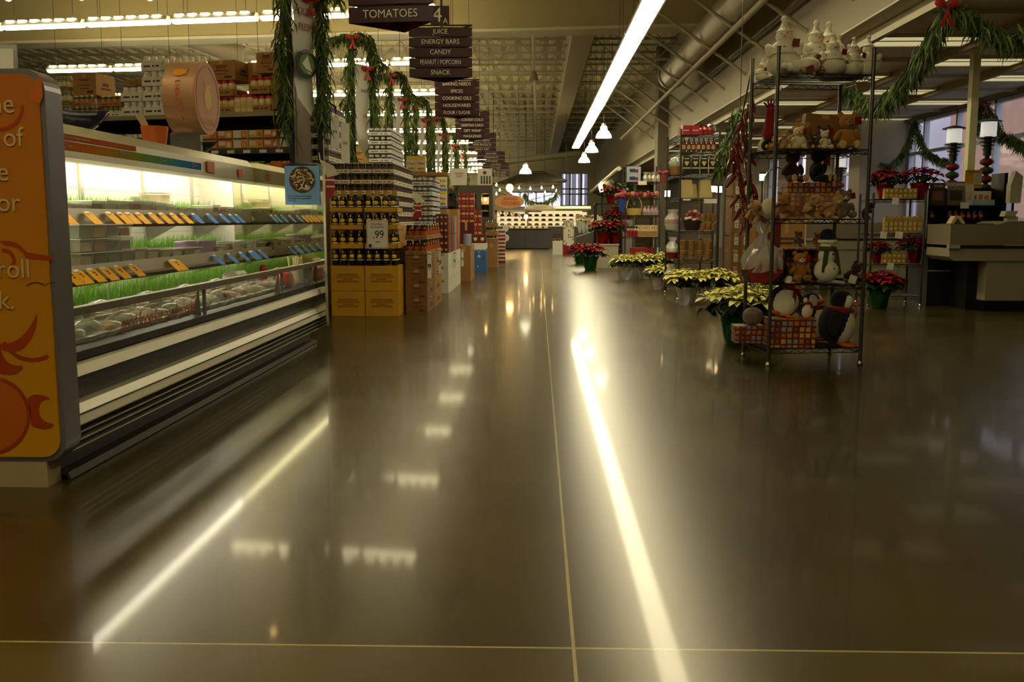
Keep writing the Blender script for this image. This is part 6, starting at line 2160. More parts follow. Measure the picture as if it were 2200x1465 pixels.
t = thing('paper_bag', 'pale board crates leaning together on the fourth shelf down of the second rack', 'crate', U2(1495, .05, Z2[3]))
BRD = M('pale_board', (206, 184, 120), .6)
for k, (x0, x1, x2, x3) in enumerate(((-.20, -.04, -.06, -.18), (-.03, .03, .012, -.012), (.04, .2, .17, .05))):
    part('board', MB().prism([(x0, 0), (x1, 0), (x2, .22 if k != 1 else .17), (x3, .22 if k != 1 else .17)], .0 + .1 * (k == 1), .14 + .1 * (k == 1), 0), BRD, t)
solo('price_card', MB().cbox((0, 0, 0), (.16, .004, .055), 0), WHITEP, 'wide white price card below the pale board crates on the second rack', 'price card', (P(1526, 432, D2R).x, D2R - .02, P(1526, 432, D2R).z))
solo('price_card', MB().cbox((0, 0, 0), (.09, .004, .022), 0), WHITEP, 'narrow white price card below the pale board crates on the second rack', 'price card', (P(1475, 429, D2R).x, D2R - .02, P(1475, 429, D2R).z))
t = thing('gift_basket', 'dark round basket of red wrapped sweets on the second rack', 'basket', U2(1487, .16, Z2[2]))
part('basket', MB().lathe([(0, 0), (.085, 0), (.115, .12), (.105, .12), (.08, .015)], 16), M('dark_wicker', (54, 28, 18), .8, bump=.5, bscale=90), t)
mb = MB()
for i in range(22):
    mb.ell((random.uniform(-.08, .08), random.uniform(-.08, .08), .12 + random.uniform(0, .13)), (.03, .03, .022), 7, 5, i % 3)
part('sweets', mb, [RED, WHITEP, M('pink_wrap', (200, 110, 100), .4)], t)
jar_b = simple('gold_basket', 0, lambda mb: mb.lathe([(0, 0), (.034, 0), (.04, .05), (.034, .055), (.04, .06), (.042, .105), (.036, .11), (0, .11)], 12, 0), [M('gold_wicker', (150, 110, 50), .6, vary=.3, vscale=60, bump=.6, bscale=120)])
for i in range(3):
    for l in range(2):
        solo('round_basket', jar_b, None, f'small gold basket by the dark basket, second rack, {("lower", "upper")[l]}, {ORD[i]} across', 'basket', U2(1511 + i * 11, .06, Z2[2] + l * .112), 0, 'small gold baskets on the second rack', scale=.85)
for i in range(4):
    for l in range(2):
        solo('round_basket', jar_b, None, f'gold brown basket in the stacked row, second rack, {("lower", "upper")[l]}, {ORD[i]} across', 'basket', U2(1468 + i * 18.5, .08, Z2[1] + l * .125), 0, 'stacked gold brown baskets on the second rack', scale=(1.1, 1.1, 1.1))
solo('notice_card', MB().cbox((0, 0, 0), (.15, .004, .09), 0), WHITEP, 'blank cream card hanging above the stacked baskets on the second rack', 'card', (P(1522, 505, D2R).x, D2R + .25, P(1522, 505, D2R).z))
for i in range(2):
    carton(U2(1480 + i * 40, .1, Z2[0]), .2 - .06 * i, .3, .16 - .05 * i, ('dark red box on the lowest shelf of the second rack', 'small dark box on the lowest shelf of the second rack')[i], DKRED if i == 0 else CARDD, ink=False, name='display_box', cat='box')
for i in range(5):
    z = Z2[(2, 1, 1, 0, 2)[i]]
    t = thing('gift_basket', f'cellophane wrapped gift basket on the aisle side of the second rack, {ORD[i]} of five', 'basket', U2(1449 - 2 * i, (.75, .45, .95, .7, 1.05)[i], z), 0, 'wrapped baskets on the aisle side of the second rack')
    part('basket', MB().lathe([(0, 0), (.06, 0), (.085, .08), (.075, .08), (.055, .01)], 12), (WHITEP, RED, GREEN, RED, WHITEP)[i], t)
    part('wrap', MB().lathe([(.085, .08), (.09, .14), (.03, .22), (.05, .27)], 12), CEL, t)
    part('filling', MB().ell((0, 0, .1), (.07, .07, .05), 10, 6), (RED, WHITEP, RED, GOLD, RED)[i], t)
# ribbon bow hanging off the rack
bow(P(1425, 372, 12.6), 'dark red bow hanging at the aisle corner of the second rack', .07)

# ---- third rack
D3R = 17.0
a, b = P(1343, 500, D3R), P(1417, 500, D3R)
Z3 = [.34, .70, 1.08, 1.38, 1.66]
wire_rack(a, b, .6, 1.95, Z3, 'third wire rack of candy and gift boxes near the red poinsettias', nw=14)
U3 = lambda px, dep, z: Vector((P(px, 470, D3R + dep).x, D3R + dep, z + .002))
for l in range(2):
    o = thing('candy_box', f'pale blue and white candy box on top of the third rack, {("lower", "upper")[l]} one', 'box', U3(1361, .05, Z3[4] + l * .135), 0, 'pale candy boxes on the third rack')
    part('box', MB().box(-.115, 0, 0, .115, .3, .13), M('pale_blue_box', (170, 186, 200), .5), o)
    part('print', MB().box(-.08, -.002, .03, .02, -.0005, .09).box(.03, -.002, .04, .07, -.0005, .08), M('navy_print', (40, 50, 90), .5), o)
    part('fruit_print', MB().cyl((.045, -.004, .05), (.045, -.002, .05), .028, n=12), RED, o)
for i in range(4):
    solo('foil_bag', MB().lathe([(0, 0), (.045, .01), (.055, .06), (.03, .12), (.05, .17)], 10), M('clear_silver_bag', (210, 205, 190), .2, .4, bump=.8, bscale=60), f'crinkled clear candy bag on top of the third rack, {ORD[i]} of four', 'bag', U3(1385 + i * 9, .1 + .06 * (i % 2), Z3[4]), 0, 'clear candy bags on the third rack')
solo('price_card', MB().cbox((0, 0, 0), (.15, .004, .07), 0), WHITEP, 'white price card on the top shelf edge of the third rack', 'price card', (P(1380, 393, D3R).x, D3R - .02, P(1380, 393, D3R).z))
PKB = [M('choc_%d' % i, c, .4) for i, c in enumerate(((120, 50, 40), (196, 120, 90), (150, 40, 60)))]
for i in range(8):
    solo('sweet_pouch', MB().ell((0, 0, .05), (.05, .045, .05), 10, 7), PKB[i % 3], f'round wrapped sweet pouch on the third rack, second shelf down, {ORD[i]} along', 'sweets', U3(1350 + i * 8.6, .1, Z3[3] + .02 * (i % 2)), 0, 'sweet pouches on the third rack')
t = thing('handle_basket', 'pale wicker basket with a tall arched handle on the third rack', 'basket', U3(1362, .12, Z3[2]))
WIC = M('pale_wicker', (206, 176, 104), .7, vary=.2, vscale=50, bump=.6, bscale=90)
part('basket', MB().lathe([(0, 0), (.12, 0), (.145, .12), (.135, .12), (.11, .015)], 18), WIC, t)
part('handle', MB().tube([(-.135 * math.cos(q * PI / 12), 0, .11 + .24 * math.sin(q * PI / 12)) for q in range(13)], .011, 6), WIC, t)
for i in range(4):
    solo('sweet_bag', MB().lathe([(0, 0), (.04, 0), (.05, .06), (.02, .13), (.035, .16)], 10), M('lilac_wrap', (176, 150, 160), .3), f'clear bag of pink sweets beside the handled basket, {ORD[i]} of four', 'bag', U3(1385 + i * 8, .1, Z3[2]), 0, 'bags of pink sweets on the third rack')
o = thing('toy_box', 'white box with big red lettering on the third rack', 'box', U3(1390, .05, Z3[1]))
part('box', MB().box(-.19, 0, 0, .19, .3, .20), CREAMPR, o)
lettering('HO HO HO', .085, REDINK, o, (0, -.003, .155), xs=.85)
part('window', MB().box(-.18, -.003, .01, .18, -.001, .10), CARD, o)
for i in range(4):
    solo('nutcracker', simple('nutcracker', 0, lambda mb: mb.lathe([(0, 0), (.03, 0), (.025, .06), (.028, .1), (.018, .105)], 10, 0).ell((0, 0, .13), .022, 8, 6, 1).cyl((0, 0, .145), (0, 0, .185), .02, n=8, mat=2), [RED, CREAMPR, BLACKP]), None, f'little red figure with a black hat on the third rack, {ORD[i]} of four', 'figurine', U3(1350 + i * 6, .06, Z3[1]), 0, 'little red figures on the third rack')
o = thing('candy_carton', 'red candy carton with cream script on the lowest shelf of the third rack', 'box', U3(1377, .05, Z3[0]))
part('box', MB().box(-.16, 0, 0, .16, .3, .16), RED, o)
lettering('Joyful', .07, CREAMPR, o, (0, -.003, .08))
part('handle', MB().tube([(-.1, .1, .16), (-.05, .1, .24), (.05, .1, .24), (.1, .1, .16)], .012, 6), RED, o)
for i in range(3):
    solo('gift_tin', MB().cyl((0, 0, 0), (0, 0, .17), .035, n=12), (RED, M('tin_green', (60, 90, 60), .4), WHITEP)[i], f'{("red", "green", "white")[i]} upright tin beside the red candy carton', 'tin', U3(1402 + i * 7, .06, Z3[0]))
# banner-like red and blue cloth at the aisle side of the third rack
t = thing('elf_decoration', 'red and blue cloth figure hanging at the aisle post of the third rack', 'decoration', P(1337, 428, 16.95), scale=.75)
part('hat', MB().cyl((0, 0, .05), (.03, 0, .25), .09, .01, n=8).cyl((-.18, 0, .06), (.1, 0, .12), .05, .08, n=8), RED, t)
part('coat', MB().prism([(-.06, -.28), (.05, -.3), (.09, .06), (-.09, .06)], -.03, .03), M('royal_blue', (30, 60, 150), .7), t)
# free standing stack of brown cases on a hand cart, metal arch frames
HX0, HX1 = P(1571, 500, 12.4).x, P(1612, 500, 12.4).x
for l in range(6):
    for i in range(2):
        wdt = (HX1 - HX0) / 2
        o = carton((HX0 + wdt * (i + .5), 12.4, .19 + l * .215), wdt - .005, .5, .212, f'brown case with white label on the cart, {ORD[5 - l]} from the top, {("aisle", "inner")[i]} column', ink=False, group='brown cases on the cart', mat=CARDD)
        part('shipping_label', MB().box(-.02, -.002, .06, .03, -.0006, .16), WHITEP, o)
        part('label_print', MB().box(-.012, -.003, .08, .022, -.002, .088).box(-.012, -.003, .11, .022, -.002, .12).box(-.012, -.003, .135, .012, -.002, .142), GREYIN, o)
t = thing('stock_cart', 'stock cart with a tall arched steel handle under the brown cases', 'cart', (HX0 - .12, 12.35, 0))
part('deck', MB().box(0, 0, .15, .66, .6, .188), DARKSTEEL, t)
STL = M('cart_steel', (150, 152, 146), .3, .7)
part('arch_handle', MB().tube([(.02, .03, .15), (.02, .03, 1.42)] + [(.17 - .15 * math.cos(q * PI / 10), .03, 1.42 + .17 * math.sin(q * PI / 10)) for q in range(11)] + [(.32, .03, 1.42), (.32, .03, 1.35)], .016, 8).cyl((.02, .03, 1.3), (.32, .03, 1.3), .008, n=6).cyl((.02, .03, .8), (.1, .03, .8), .008, n=6), STL, t)
for x in (.06, .6):
    for y in (.06, .54):
        part('wheel', MB().cyl((x - .02, y, .07), (x + .02, y, .07), .07, n=14).cbox((x, y, .13), (.03, .06, .05)), BLACKP, t)
t = thing('arch_frame', 'second tall steel arch frame behind the snowman rack', 'frame', (P(1640, 470, 15).x, 15, 0))
part('tube', MB().tube([(0, 0, 0), (0, 0, 1.6)] + [(.2 - .2 * math.cos(q * PI / 10), 0, 1.6 + .2 * math.sin(q * PI / 10)) for q in range(11)] + [(.4, 0, 0)], .016, 8), STL, t)
part('foot', MB().box(-.05, -.2, 0, .45, .2, .02), DARKSTEEL, t)
# ================================================================ FAR END OF THE HALL
FD = 33.0


def far_box(px0, py0, px1, py1, D, d):
    a, b = P(px0, py1, D), P(px1, py0, D)
    return a.x, b.x, a.z, b.z


STAIN = M('dark_stainless', (96, 92, 96), .28, .8, vary=.15, vscale=2)
LIT = M('glowing_display_back', (255, 236, 180), .5, emit=.4, ecol=(1, .8, .42))
a = P(1076, 491, FD)
b = P(1180, 491, FD)
t = thing('service_counter', 'dark stainless service counter across the far end of the walkway', 'counter', (0, 0, 0))
part('front', MB().box(a.x, FD, 0.03, b.x, FD + .9, a.z - .04), STAIN, t)
part('worktop', MB().box(a.x - .05, FD - .05, a.z - .04, b.x + .05, FD + .95, a.z), BLACK, t)
part('kick', MB().box(a.x, FD + .05, 0, b.x, FD + .9, .03), BLACK, t)
for q in range(3):
    x = a.x + (b.x - a.x) * (q + 1) / 4
    part('front_seam', MB().box(x - .006, FD - .004, .04, x + .006, FD, a.z - .05), DARKSTEEL, t)
# lit deli wall behind
D2 = FD + 3
x0, x1, z0, z1 = far_box(1068, 456, 1262, 492, D2, .3)
t = thing('deli_case', 'brightly lit deli case behind the far service counter', 'display case', (0, 0, 0))
part('back_panel', MB().box(x0, D2, 0, x1, D2 + .1, z1), LIT, t)  # brightness put in as a glow of the back panel itself
part('base', MB().box(x0, D2 - .8, 0, x1, D2, z0 + .1), STAIN, t)
for q in range(3):
    part('shelf', MB().box(x0, D2 - .4, z0 + .12 + q * .17, x1, D2, z0 + .135 + q * .17), STEEL, t)
part('top', MB().box(x0, D2 - .9, z1, x1, D2 + .1, z1 + .06), STEEL, t)
FC = [(226, 180, 90), (240, 220, 160), (190, 100, 60), (170, 170, 90), (246, 232, 186)]
i = 0
lm = simple('bread_loaf', 0, lambda mb: mb.ell((0, 0, .05), (.10, .09, .055), 10, 6), [M('bread_crust', (196, 140, 66), .6)])
for q in range(3):
    for k in range(12):
        solo('food_platter', simple('food_platter', (q + k) % 5, lambda mb: mb.ell((0, 0, .05), (.11, .12, .055), 10, 6, 0).cyl((0, 0, 0), (0, 0, .012), .11, n=10, mat=1), [M('deli_food_%d' % ((q + k) % 5), FC[(q + k) % 5], .6), WHITEP]), None, f'heaped platter in the lit deli case, {("bottom", "middle", "top")[q]} shelf, {ORD[k]} along', 'platter', (x0 + .2 + k * (x1 - x0 - .3) / 12, D2 - .2, z0 + .136 + q * .17), 0, 'platters in the lit deli case', scale=.8)
# glass topped trays along the counter
for k in range(8):
    xx = a.x + .15 + k * .2
    solo('counter_tray', simple('counter_tray', 0, lambda mb: mb.box(-.08, -.1, 0, .08, .1, .02, 0).ell((0, 0, .03), (.07, .09, .04), 8, 5, 1), [STEEL, M('tray_food', (240, 214, 140), .6)]), None, f'small tray of food on the far counter, {ORD[k]} along', 'tray', (xx, FD + .25, a.z), 0, 'small trays on the far counter')
# hood with oval sign
D3 = FD + 1.6
x0, x1, z0, z1 = far_box(1128, 443, 1268, 456, D3, .5)
HOODM = M('pale_hood', (206, 208, 176), .45)
t = thing('counter_hood', 'pale rounded hood above the far counter', 'hood', (0, 0, 0))
part('hood', MB().prism([(D3, z0 + .02), (D3 - .5, z0 + .05), (D3 - .58, z0 + .12), (D3 - .4, z1), (D3, z1)], x0, x1, 0, axis='x'), HOODM, t)
part('light_strip', MB().box(x0 + .6, D3 - .45, z0 + .0, x1 - .3, D3 - .3, z0 + .03), LIT, t)
for xx in (x0 + .1, x1 - .1):
    part('post', MB().cyl((xx, D3 - .1, 0), (xx, D3 - .1, z0 + .04), .03, n=6), STEEL, t)
a, b = P(1126, 452, D3 - .6), P(1194, 439, D3 - .6)
t = thing('oval_sign', 'pale half oval sign standing on the far hood', 'sign', ((a.x + b.x) / 2, D3 - .55, a.z))
w, h = (b.x - a.x) / 2, b.z - a.z
part('board', MB().prism([(w * math.cos(q * PI / 16), h * math.sin(q * PI / 16)) for q in range(17)], 0, .04), CREAM, t)
lettering('SEAFOOD', .11, M('sign_orange', (196, 90, 40), .5), t, (0, -.01, h * .42))
a, b = P(1062, 447, 31), P(1126, 419, 31)
t = thing('oval_sign', 'orange oval hanging sign with brown lettering at the far end', 'sign', ((a.x + b.x) / 2, 31, (a.z + b.z) / 2))
w, h = (b.x - a.x) / 2, (b.z - a.z) / 2
OB = part('board', MB().prism([(w * math.cos(q * PI / 14), h * math.sin(q * PI / 14)) for q in range(28)], 0, .05), M('sign_orange_board', (230, 160, 96), .5), t)
lettering('SEAFOOD', .13, M('sign_brown', (150, 60, 30), .5), OB, (.04, -.01, .09), xs=.8)
lettering('KITCHEN', .17, M('sign_brown', (150, 60, 30), .5), OB, (.04, -.01, -.06), xs=.8)
part('hanger', MB().cyl((-.3, .02, h * .8), (-.3, .02, 5.6 - t.location.z), .008, n=4).cyl((.3, .02, h * .8), (.3, .02, 5.6 - t.location.z), .008, n=4), BLACK, t)
# dark slatted awning with bulbs
AD = 35.0
pa, pb, pc, pd = P(1060, 398, AD), P(1130, 372, AD + 2), P(1170, 371, AD + 2), P(1216, 388, AD)
t = thing('awning', 'dark slatted pitched awning hung over the far counters', 'awning', (0, 0, 0))
AWN = M('dark_awning', (50, 42, 26), .6)
mb = MB()
for k in range(14):
    u0, u1 = k / 14, (k + .86) / 14
    A0, A1 = pa.lerp(pd, u0), pa.lerp(pd, u1)
    B0, B1 = pb.lerp(pc, u0), pb.lerp(pc, u1)
    th_ = Vector((0, 0, -.05))
    mb.add([A0, A1, B1, B0, A0 + th_, A1 + th_, B1 + th_, B0 + th_], [(0, 1, 2, 3), (7, 6, 5, 4), (0, 4, 5, 1), (2, 6, 7, 3), (1, 5, 6, 2), (0, 3, 7, 4)])
part('slat_roof', mb, AWN, t)
part('edge_beam', MB().tube([pa, pd], .07, 6).tube([pb, pc], .07, 6).tube([pa, pb], .05, 6).tube([pd, pc], .05, 6), AWN, t)
for q in (pa, pb, pc, pd):
    part('hanger', MB().cyl(q, (q.x, q.y, 5.62), .012, n=4), BLACK, t)
a, b = P(1062, 404, AD), P(1205, 402, AD)
BLB2 = M('string_bulb', (255, 200, 110), .4, emit=14, ecol=(1, .66, .26))
bm = simple('light_bulb', 0, lambda mb: mb.ell((0, 0, 0), .036, 8, 6).cyl((0, 0, .03), (0, 0, .075), .016, n=6), [BLB2])
for k in range(3):
    a, b = P(1058, 393 + 9 * k, AD - .1 + .25 * k), P(1204, 398 + 8 * k, AD - .1 + .25 * k)
    m_ = a.lerp(b, .5) + Vector((0, 0, -.12 - .1 * k))
    for i in range(6):
        u = (i + .35 + .3 * (k % 2)) / 6
        q = a.lerp(m_, u * 2) if u < .5 else m_.lerp(b, u * 2 - 1)
        solo('light_bulb', bm, None, f'small warm bulb on the {ORD[k]} wire under the far awning, {ORD[i]} along', 'light bulb', q - Vector((0, 0, .06)), 0, 'bulbs strung under the far awning')
    solo('bulb_wire', MB().tube([a, m_, b], .012, 4), BLACK, f'sagging bulb wire under the far awning, {ORD[k]} from the top', 'wire', group='bulb wires under the far awning')
t = thing('flood_lamp', 'glaring warm flood lamp among the bulbs under the far awning', 'lamp', P(1095, 404, AD - .4))
part('bulb', MB().ell((0, 0, 0), .13, 12, 8), M('flood_bulb', (255, 190, 90), .4, emit=40, ecol=(1, .62, .22)), t)
part('can', MB().cyl((0, .06, .05), (0, .22, .16), .13, .1, n=12), BLACK, t)
part('cord', MB().cyl((0, .15, .1), (0, .15, 1.2), .01, n=4), BLACK, t)
t = thing('flood_lamp', 'small glaring lamp low over the far counter', 'lamp', P(1130, 466, FD + .5))
part('bulb', MB().ell((0, 0, 0), .07, 10, 6), M('flood_bulb', (255, 190, 90), .4), t)
part('can', MB().cyl((0, .02, .03), (0, .12, .1), .08, n=10), BLACK, t)
part('cord', MB().cyl((0, .08, .06), (0, .08, 3.0), .008, n=4), BLACK, t)
# back windows under the awning
WD = Y1 - .35
a, b = P(1100, 444, WD), P(1204, 414, WD)
GLOWW = M('far_daylight_glow', (190, 190, 205), .3, emit=.55, ecol=(.72, .72, .86))  # daylight put in as a glow of the pane, wall behind is closed
o = struct('window_6', MB().box(a.x - .1, WD, a.z - .08, b.x + .1, WD + .1, a.z).box(a.x - .1, WD, b.z, b.x + .1, WD + .1, b.z + .08).box(a.x - .1, WD, a.z, a.x, WD + .1, b.z), MULL)
for k in range(1, 6):
    x = a.x + (b.x - a.x) * k / 6
    part('mullion', MB().box(x - .03, WD, a.z, x + .03, WD + .1, b.z), MULL, o)
part('pane', MB().box(a.x, WD + .06, a.z, b.x, WD + .08, b.z), GLOWW, o)
# dark swag
garland([P(1127, 415, 34.4), P(1135, 430, 34.4), P(1152, 436, 34.4), P(1168, 436, 34.4), P(1190, 424, 34.4), P(1200, 408, 34.4)], 'dark cedar swag in front of the far windows', .08, 160, .2, .02, .9)
# shelves of red and white goods, counter end and stands near the far counter
t = thing('striped_bin', 'white patterned tall bin with a red foot by the far counter', 'bin', (P(1222, 500, 28).x, 28, 0))
part('body', MB().box(-.15, 0, .28, .15, .3, .28 + .72), grid_mat('spot_print', [(226, 216, 190), (60, 50, 46), (222, 210, 180), (210, 200, 180)], 16, 16, (222, 210, 184), gap=.2), t)
part('foot', MB().box(-.155, -.005, 0, .155, .305, .28), RED, t)
part('tag', MB().box(-.06, -.01, .25, .06, -.006, .31), WHITEP, t)
t = thing('white_plinth', 'plain white plinth beside the red-footed bin', 'plinth', (P(1198, 540, 27.5).x, 27.5, 0))
part('body', MB().box(-.14, 0, 0, .14, .35, .40), WHITEP, t)
for k in range(6):
    solo('gift_bottle', simple('gift_bottle', 0, lambda mb: mb.lathe([(0, 0), (.022, 0), (.022, .1), (.008, .14), (.008, .2), (0, .2)], 8, 0).lathe([(.0225, .03), (.0225, .08)], 8, 1), [BEERG, GOLD]), None, f'small dark bottle on the white plinth, {ORD[k]} of six', 'bottle', (P(1198, 540, 27.5).x - .1 + .08 * (k % 3), 27.58 + .12 * (k // 3), .4), 0, 'small bottles on the white plinth')
# small stand at the counter end
t = thing('display_stand', 'small blue and white stand at the near end of the far counter', 'stand', (P(1083, 520, 32).x, 32, 0))
part('base', MB().box(-.12, 0, 0, .05, .3, .42), M('stand_blue', (36, 60, 110), .5), t)
part('disc', MB().cyl((.05, -.02, .4), (.05, 0, .4), .12, n=18).cyl((.05, -.02, .7), (.05, 0, .7), .10, n=18), WHITEP, t)
part('rod', MB().cyl((.05, .01, .3), (.05, .01, .85), .012, n=6), BLACK, t)
t = thing('sale_bunting', 'string of red and white pennants over the far counter', 'bunting', (0, 0, 0))
for k in range(9):
    p = P(1062 + k * 7.2, 452 + 9 * (k / 8) ** 1.5, 30)
    part('pennant', MB().add([(p.x, 30, p.z), (p.x + .1, 30, p.z), (p.x + .05, 30.01, p.z - .14)], [(0, 1, 2)]), RED if k % 2 == 0 else WHITEP, t)
part('cord', MB().tube([P(1060, 451, 30.01), P(1092, 455, 30.01), P(1124, 461, 30.01)], .008, 4), BLACK, t)
# canopy run with lamps along the side department, under the bulkhead
pa, pb = P(1270, 412, 40), P(1330, 362, 26.5)
t = thing('side_canopy', 'long sloping lit canopy edge along the far side department', 'canopy', (0, 0, 0))
d = (pb - pa)
part('edge_board', MB().cyl(pa, pb, .07, n=6), HOODM, t)
part('valance', MB().add([pa, pb, pb + Vector((.5, 0, -.25)), pa + Vector((.5, 0, -.25))], [(0, 1, 2, 3)]), KG, t)
for u in (.0, .5, 1.0):
    q = pa.lerp(pb, u)
    part('post', MB().cyl((q.x + .45, q.y, 0), (q.x + .45, q.y, q.z - .2), .04, n=6), KG, t)
q = P(1291, 404, 33)
part('lamp', MB().cbox(q, (.12, .9, .08), 0, rx=.25), M('canopy_warm_lamp', (255, 210, 130), .4, emit=7, ecol=(1, .72, .34)), t, 'glowing lamp under the edge')
# ================================================================ POINSETTIAS
def leafquad(mb, base, d, L_, Wd, mat, up=Vector((0, 0, 1))):
    d = d.normalized()
    s = d.cross(up)
    if s.length < 1e-3:
        s = Vector((1, 0, 0))
    s.normalize()
    n_ = s.cross(d)
    b = Vector(base)
    p1 = b + d * L_ * .35 - s * Wd * .5 + n_ * L_ * .05
    p2 = b + d * L_ * .35 + s * Wd * .5 + n_ * L_ * .05
    pm = b + d * L_ * .4 - n_ * L_ * .01
    p3 = b + d * L_ * .7 - s * Wd * .32 - n_ * L_ * .03
    p4 = b + d * L_ * .7 + s * Wd * .32 - n_ * L_ * .03
    pq = b + d * L_ * .72 - n_ * L_ * .07
    tip = b + d * L_ - n_ * L_ * .16
    mb.add([b, p1, pm, p2, p3, pq, p4, tip], [(0, 2, 1), (0, 3, 2), (1, 2, 5, 4), (2, 3, 6, 5), (4, 5, 7), (5, 6, 7)], mat)


YB1 = M('bract_yellow', (222, 216, 110), .55, vary=.15, vscale=12, spec=.3)
YB2 = M('bract_cream', (232, 226, 150), .55)
RB1 = M('bract_red', (160, 8, 12), .55, vary=.25, vscale=12, spec=.3)
RB2 = M('bract_crimson', (120, 6, 14), .55)
LF1 = M('poinsettia_leaf', (40, 62, 24), .5, vary=.3, vscale=12)
FOILS = M('pot_foil_silver', (226, 226, 230), .25, .45, bump=.6, bscale=25)
FOILR = M('pot_foil_red', (140, 12, 18), .3, .4, bump=.5, bscale=25)
FOILG = M('pot_foil_green', (24, 84, 34), .3, .4, bump=.5, bscale=25)
PLM = {}


def plant_meshes(kind, var):
    if (kind, var) in PLM:
        return PLM[kind, var]
    rr = random.Random(100 * var + len(kind))
    br, lf = MB(), MB()
    heads = 15
    for i in range(heads):
        a = i * 2.399
        r = .24 * math.sqrt((i + .5) / heads)
        c = Vector((r * math.cos(a), r * math.sin(a), .40 - .32 * r * r / .24 + rr.uniform(-.02, .02)))
        tilt = Vector((r * math.cos(a), r * math.sin(a), 0)) * 2.2
        for ring, (nb, L_, el) in enumerate(((7, .115, -.05), (5, .075, .5))):
            for k in range(nb):
                t_ = 2 * PI * k / nb + rr.uniform(-.3, .3) + ring
                d = Vector((math.cos(t_), math.sin(t_), el + rr.uniform(-.25, .2)))
                d = d - Vector((0, 0, 1)) * d.dot(tilt) * .6 if tilt.length else d
                leafquad(br, c + Vector((0, 0, .012 * ring)), d, L_ * rr.uniform(.8, 1.2), L_ * .55, rr.choice((0, 0, 1)))
        for k in range(4):
            t_ = rr.random() * 6.28
            leafquad(lf, c + Vector((0, 0, -.07)), Vector((math.cos(t_), math.sin(t_), -.35)), .13, .065, 0)
        lf.cyl((c.x * .25, c.y * .25, .15), (c.x, c.y, c.z), .005, n=4, caps=False)
    for k in range(16):
        t_ = rr.random() * 6.28
        leafquad(lf, Vector((.15 * math.cos(t_), .15 * math.sin(t_), .30)), Vector((math.cos(t_), math.sin(t_), -.6)), .12, .07, 0)
    m2 = {'yellow': [YB1, YB2], 'red': [RB1, RB2]}[kind]
    PLM[kind, var] = (br.mesh('bracts', m2), lf.mesh('leaves', [LF1]))
    return PLM[kind, var]


def pot_mesh(kind):
    def bld(mb):
        n = 20
        for (r0, z0), (r1, z1) in zip([(.085, 0), (.095, .05), (.112, .14), (.135, .2)], [(.095, .05), (.112, .14), (.135, .2), (.14, .215)]):
            vs = []
            for r_, z_ in ((r0, z0), (r1, z1)):
                for i in range(n):
                    q = r_ * (1 + .05 * math.sin(i * 5.1 + z_ * 30))
                    vs.append((q * math.cos(2 * PI * i / n), q * math.sin(2 * PI * i / n), z_))
            mb.add(vs, [(i, (i + 1) % n, n + (i + 1) % n, n + i) for i in range(n)], 0, False)
        mb.cyl((0, 0, 0), (0, 0, .02), .075, n=n)
        mb.cyl((0, 0, .15), (0, 0, .165), .1, n=12, mat=1)
    return simple('plant_pot', kind, bld, [{'silver': FOILS, 'red': FOILR, 'green': FOILG}[kind], M('potting_soil', (34, 26, 18), .9)])


PN = [0]


def poinsettia(loc, kind, pot, label, s=1.0, rz=None, group=None, tilt=None):
    PN[0] += 1
    t = thing('poinsettia', label, 'potted plant', loc, rz if rz is not None else PN[0] * 1.7, group or f'{kind} poinsettias', scale=s)
    br, lf = plant_meshes(kind, PN[0] % 3)
    part('bracts', br, None, t)
    part('leaves', lf, None, t)
    part('pot', pot_mesh(pot), None, t)
    return t


f = lambda px, py: PZ(px, py, 0)
poinsettia(f(1475, 655), 'yellow', 'silver', 'yellow poinsettia in silver foil at the foot of the second rack, aisle one of two', 1.0)
poinsettia(f(1538, 655), 'yellow', 'silver', 'yellow poinsettia in silver foil at the foot of the second rack, nearer the cart', 1.0)
poinsettia(f(1416, 622), 'yellow', 'silver', 'yellow poinsettia tucked against the aisle post of the second rack', .85)
poinsettia(f(1345, 600), 'yellow', 'silver', 'yellow poinsettia at the front of the third rack, walkway end', 1.0)
poinsettia(f(1385, 598), 'yellow', 'silver', 'yellow poinsettia at the front of the third rack, middle one', 1.0)
poinsettia(f(1424, 596), 'yellow', 'silver', 'yellow poinsettia at the front of the third rack, inner one', 1.0)
poinsettia(P(1590, 470, 7.6) * Vector((1, 1, 0)) if False else Vector((P(1590, 470, 7.75).x, 7.75, 0)), 'yellow', 'green', 'yellow poinsettia beside the rear foot of the snowman rack', 1.12)
poinsettia(Vector((P(1640, 470, 8.15).x, 8.15, 0)), 'yellow', 'green', 'yellow poinsettia behind the penguins, seen through the snowman rack', 1.12)
# red ones by the walkway
poinsettia(f(1268, 580), 'red', 'green', 'red poinsettia on the floor near the walkway, biggest of the far group', 1.25)
poinsettia(f(1246, 566), 'red', 'green', 'red poinsettia on the floor at the walkway edge of the far group', 1.1)
poinsettia(f(1300, 572), 'red', 'green', 'red poinsettia on the floor beside the pale planter', 1.15)
t = thing('planter_stand', 'pale board planter box carrying red poinsettias', 'planter', (P(1305, 550, 20).x, 20, 0))
part('box', MB().box(-.22, 0, .0, .22, .5, .5), M('pale_planter', (190, 180, 150), .6), t)
part('ledge', MB().box(-.24, -.02, .47, .24, .52, .5), M('pale_planter_edge', (206, 198, 170), .6), t)
poinsettia((P(1296, 470, 20.2).x, 20.2, .5), 'red', 'red', 'red poinsettia on the pale planter box, walkway side', 1.15)
poinsettia((P(1320, 470, 20.3).x, 20.3, .5), 'red', 'red', 'red poinsettia on the pale planter box, rack side', 1.15)
t = thing('plant_stand', 'dark tiered stand behind the pale planter box', 'plant stand', (P(1308, 470, 21).x, 21, 0))
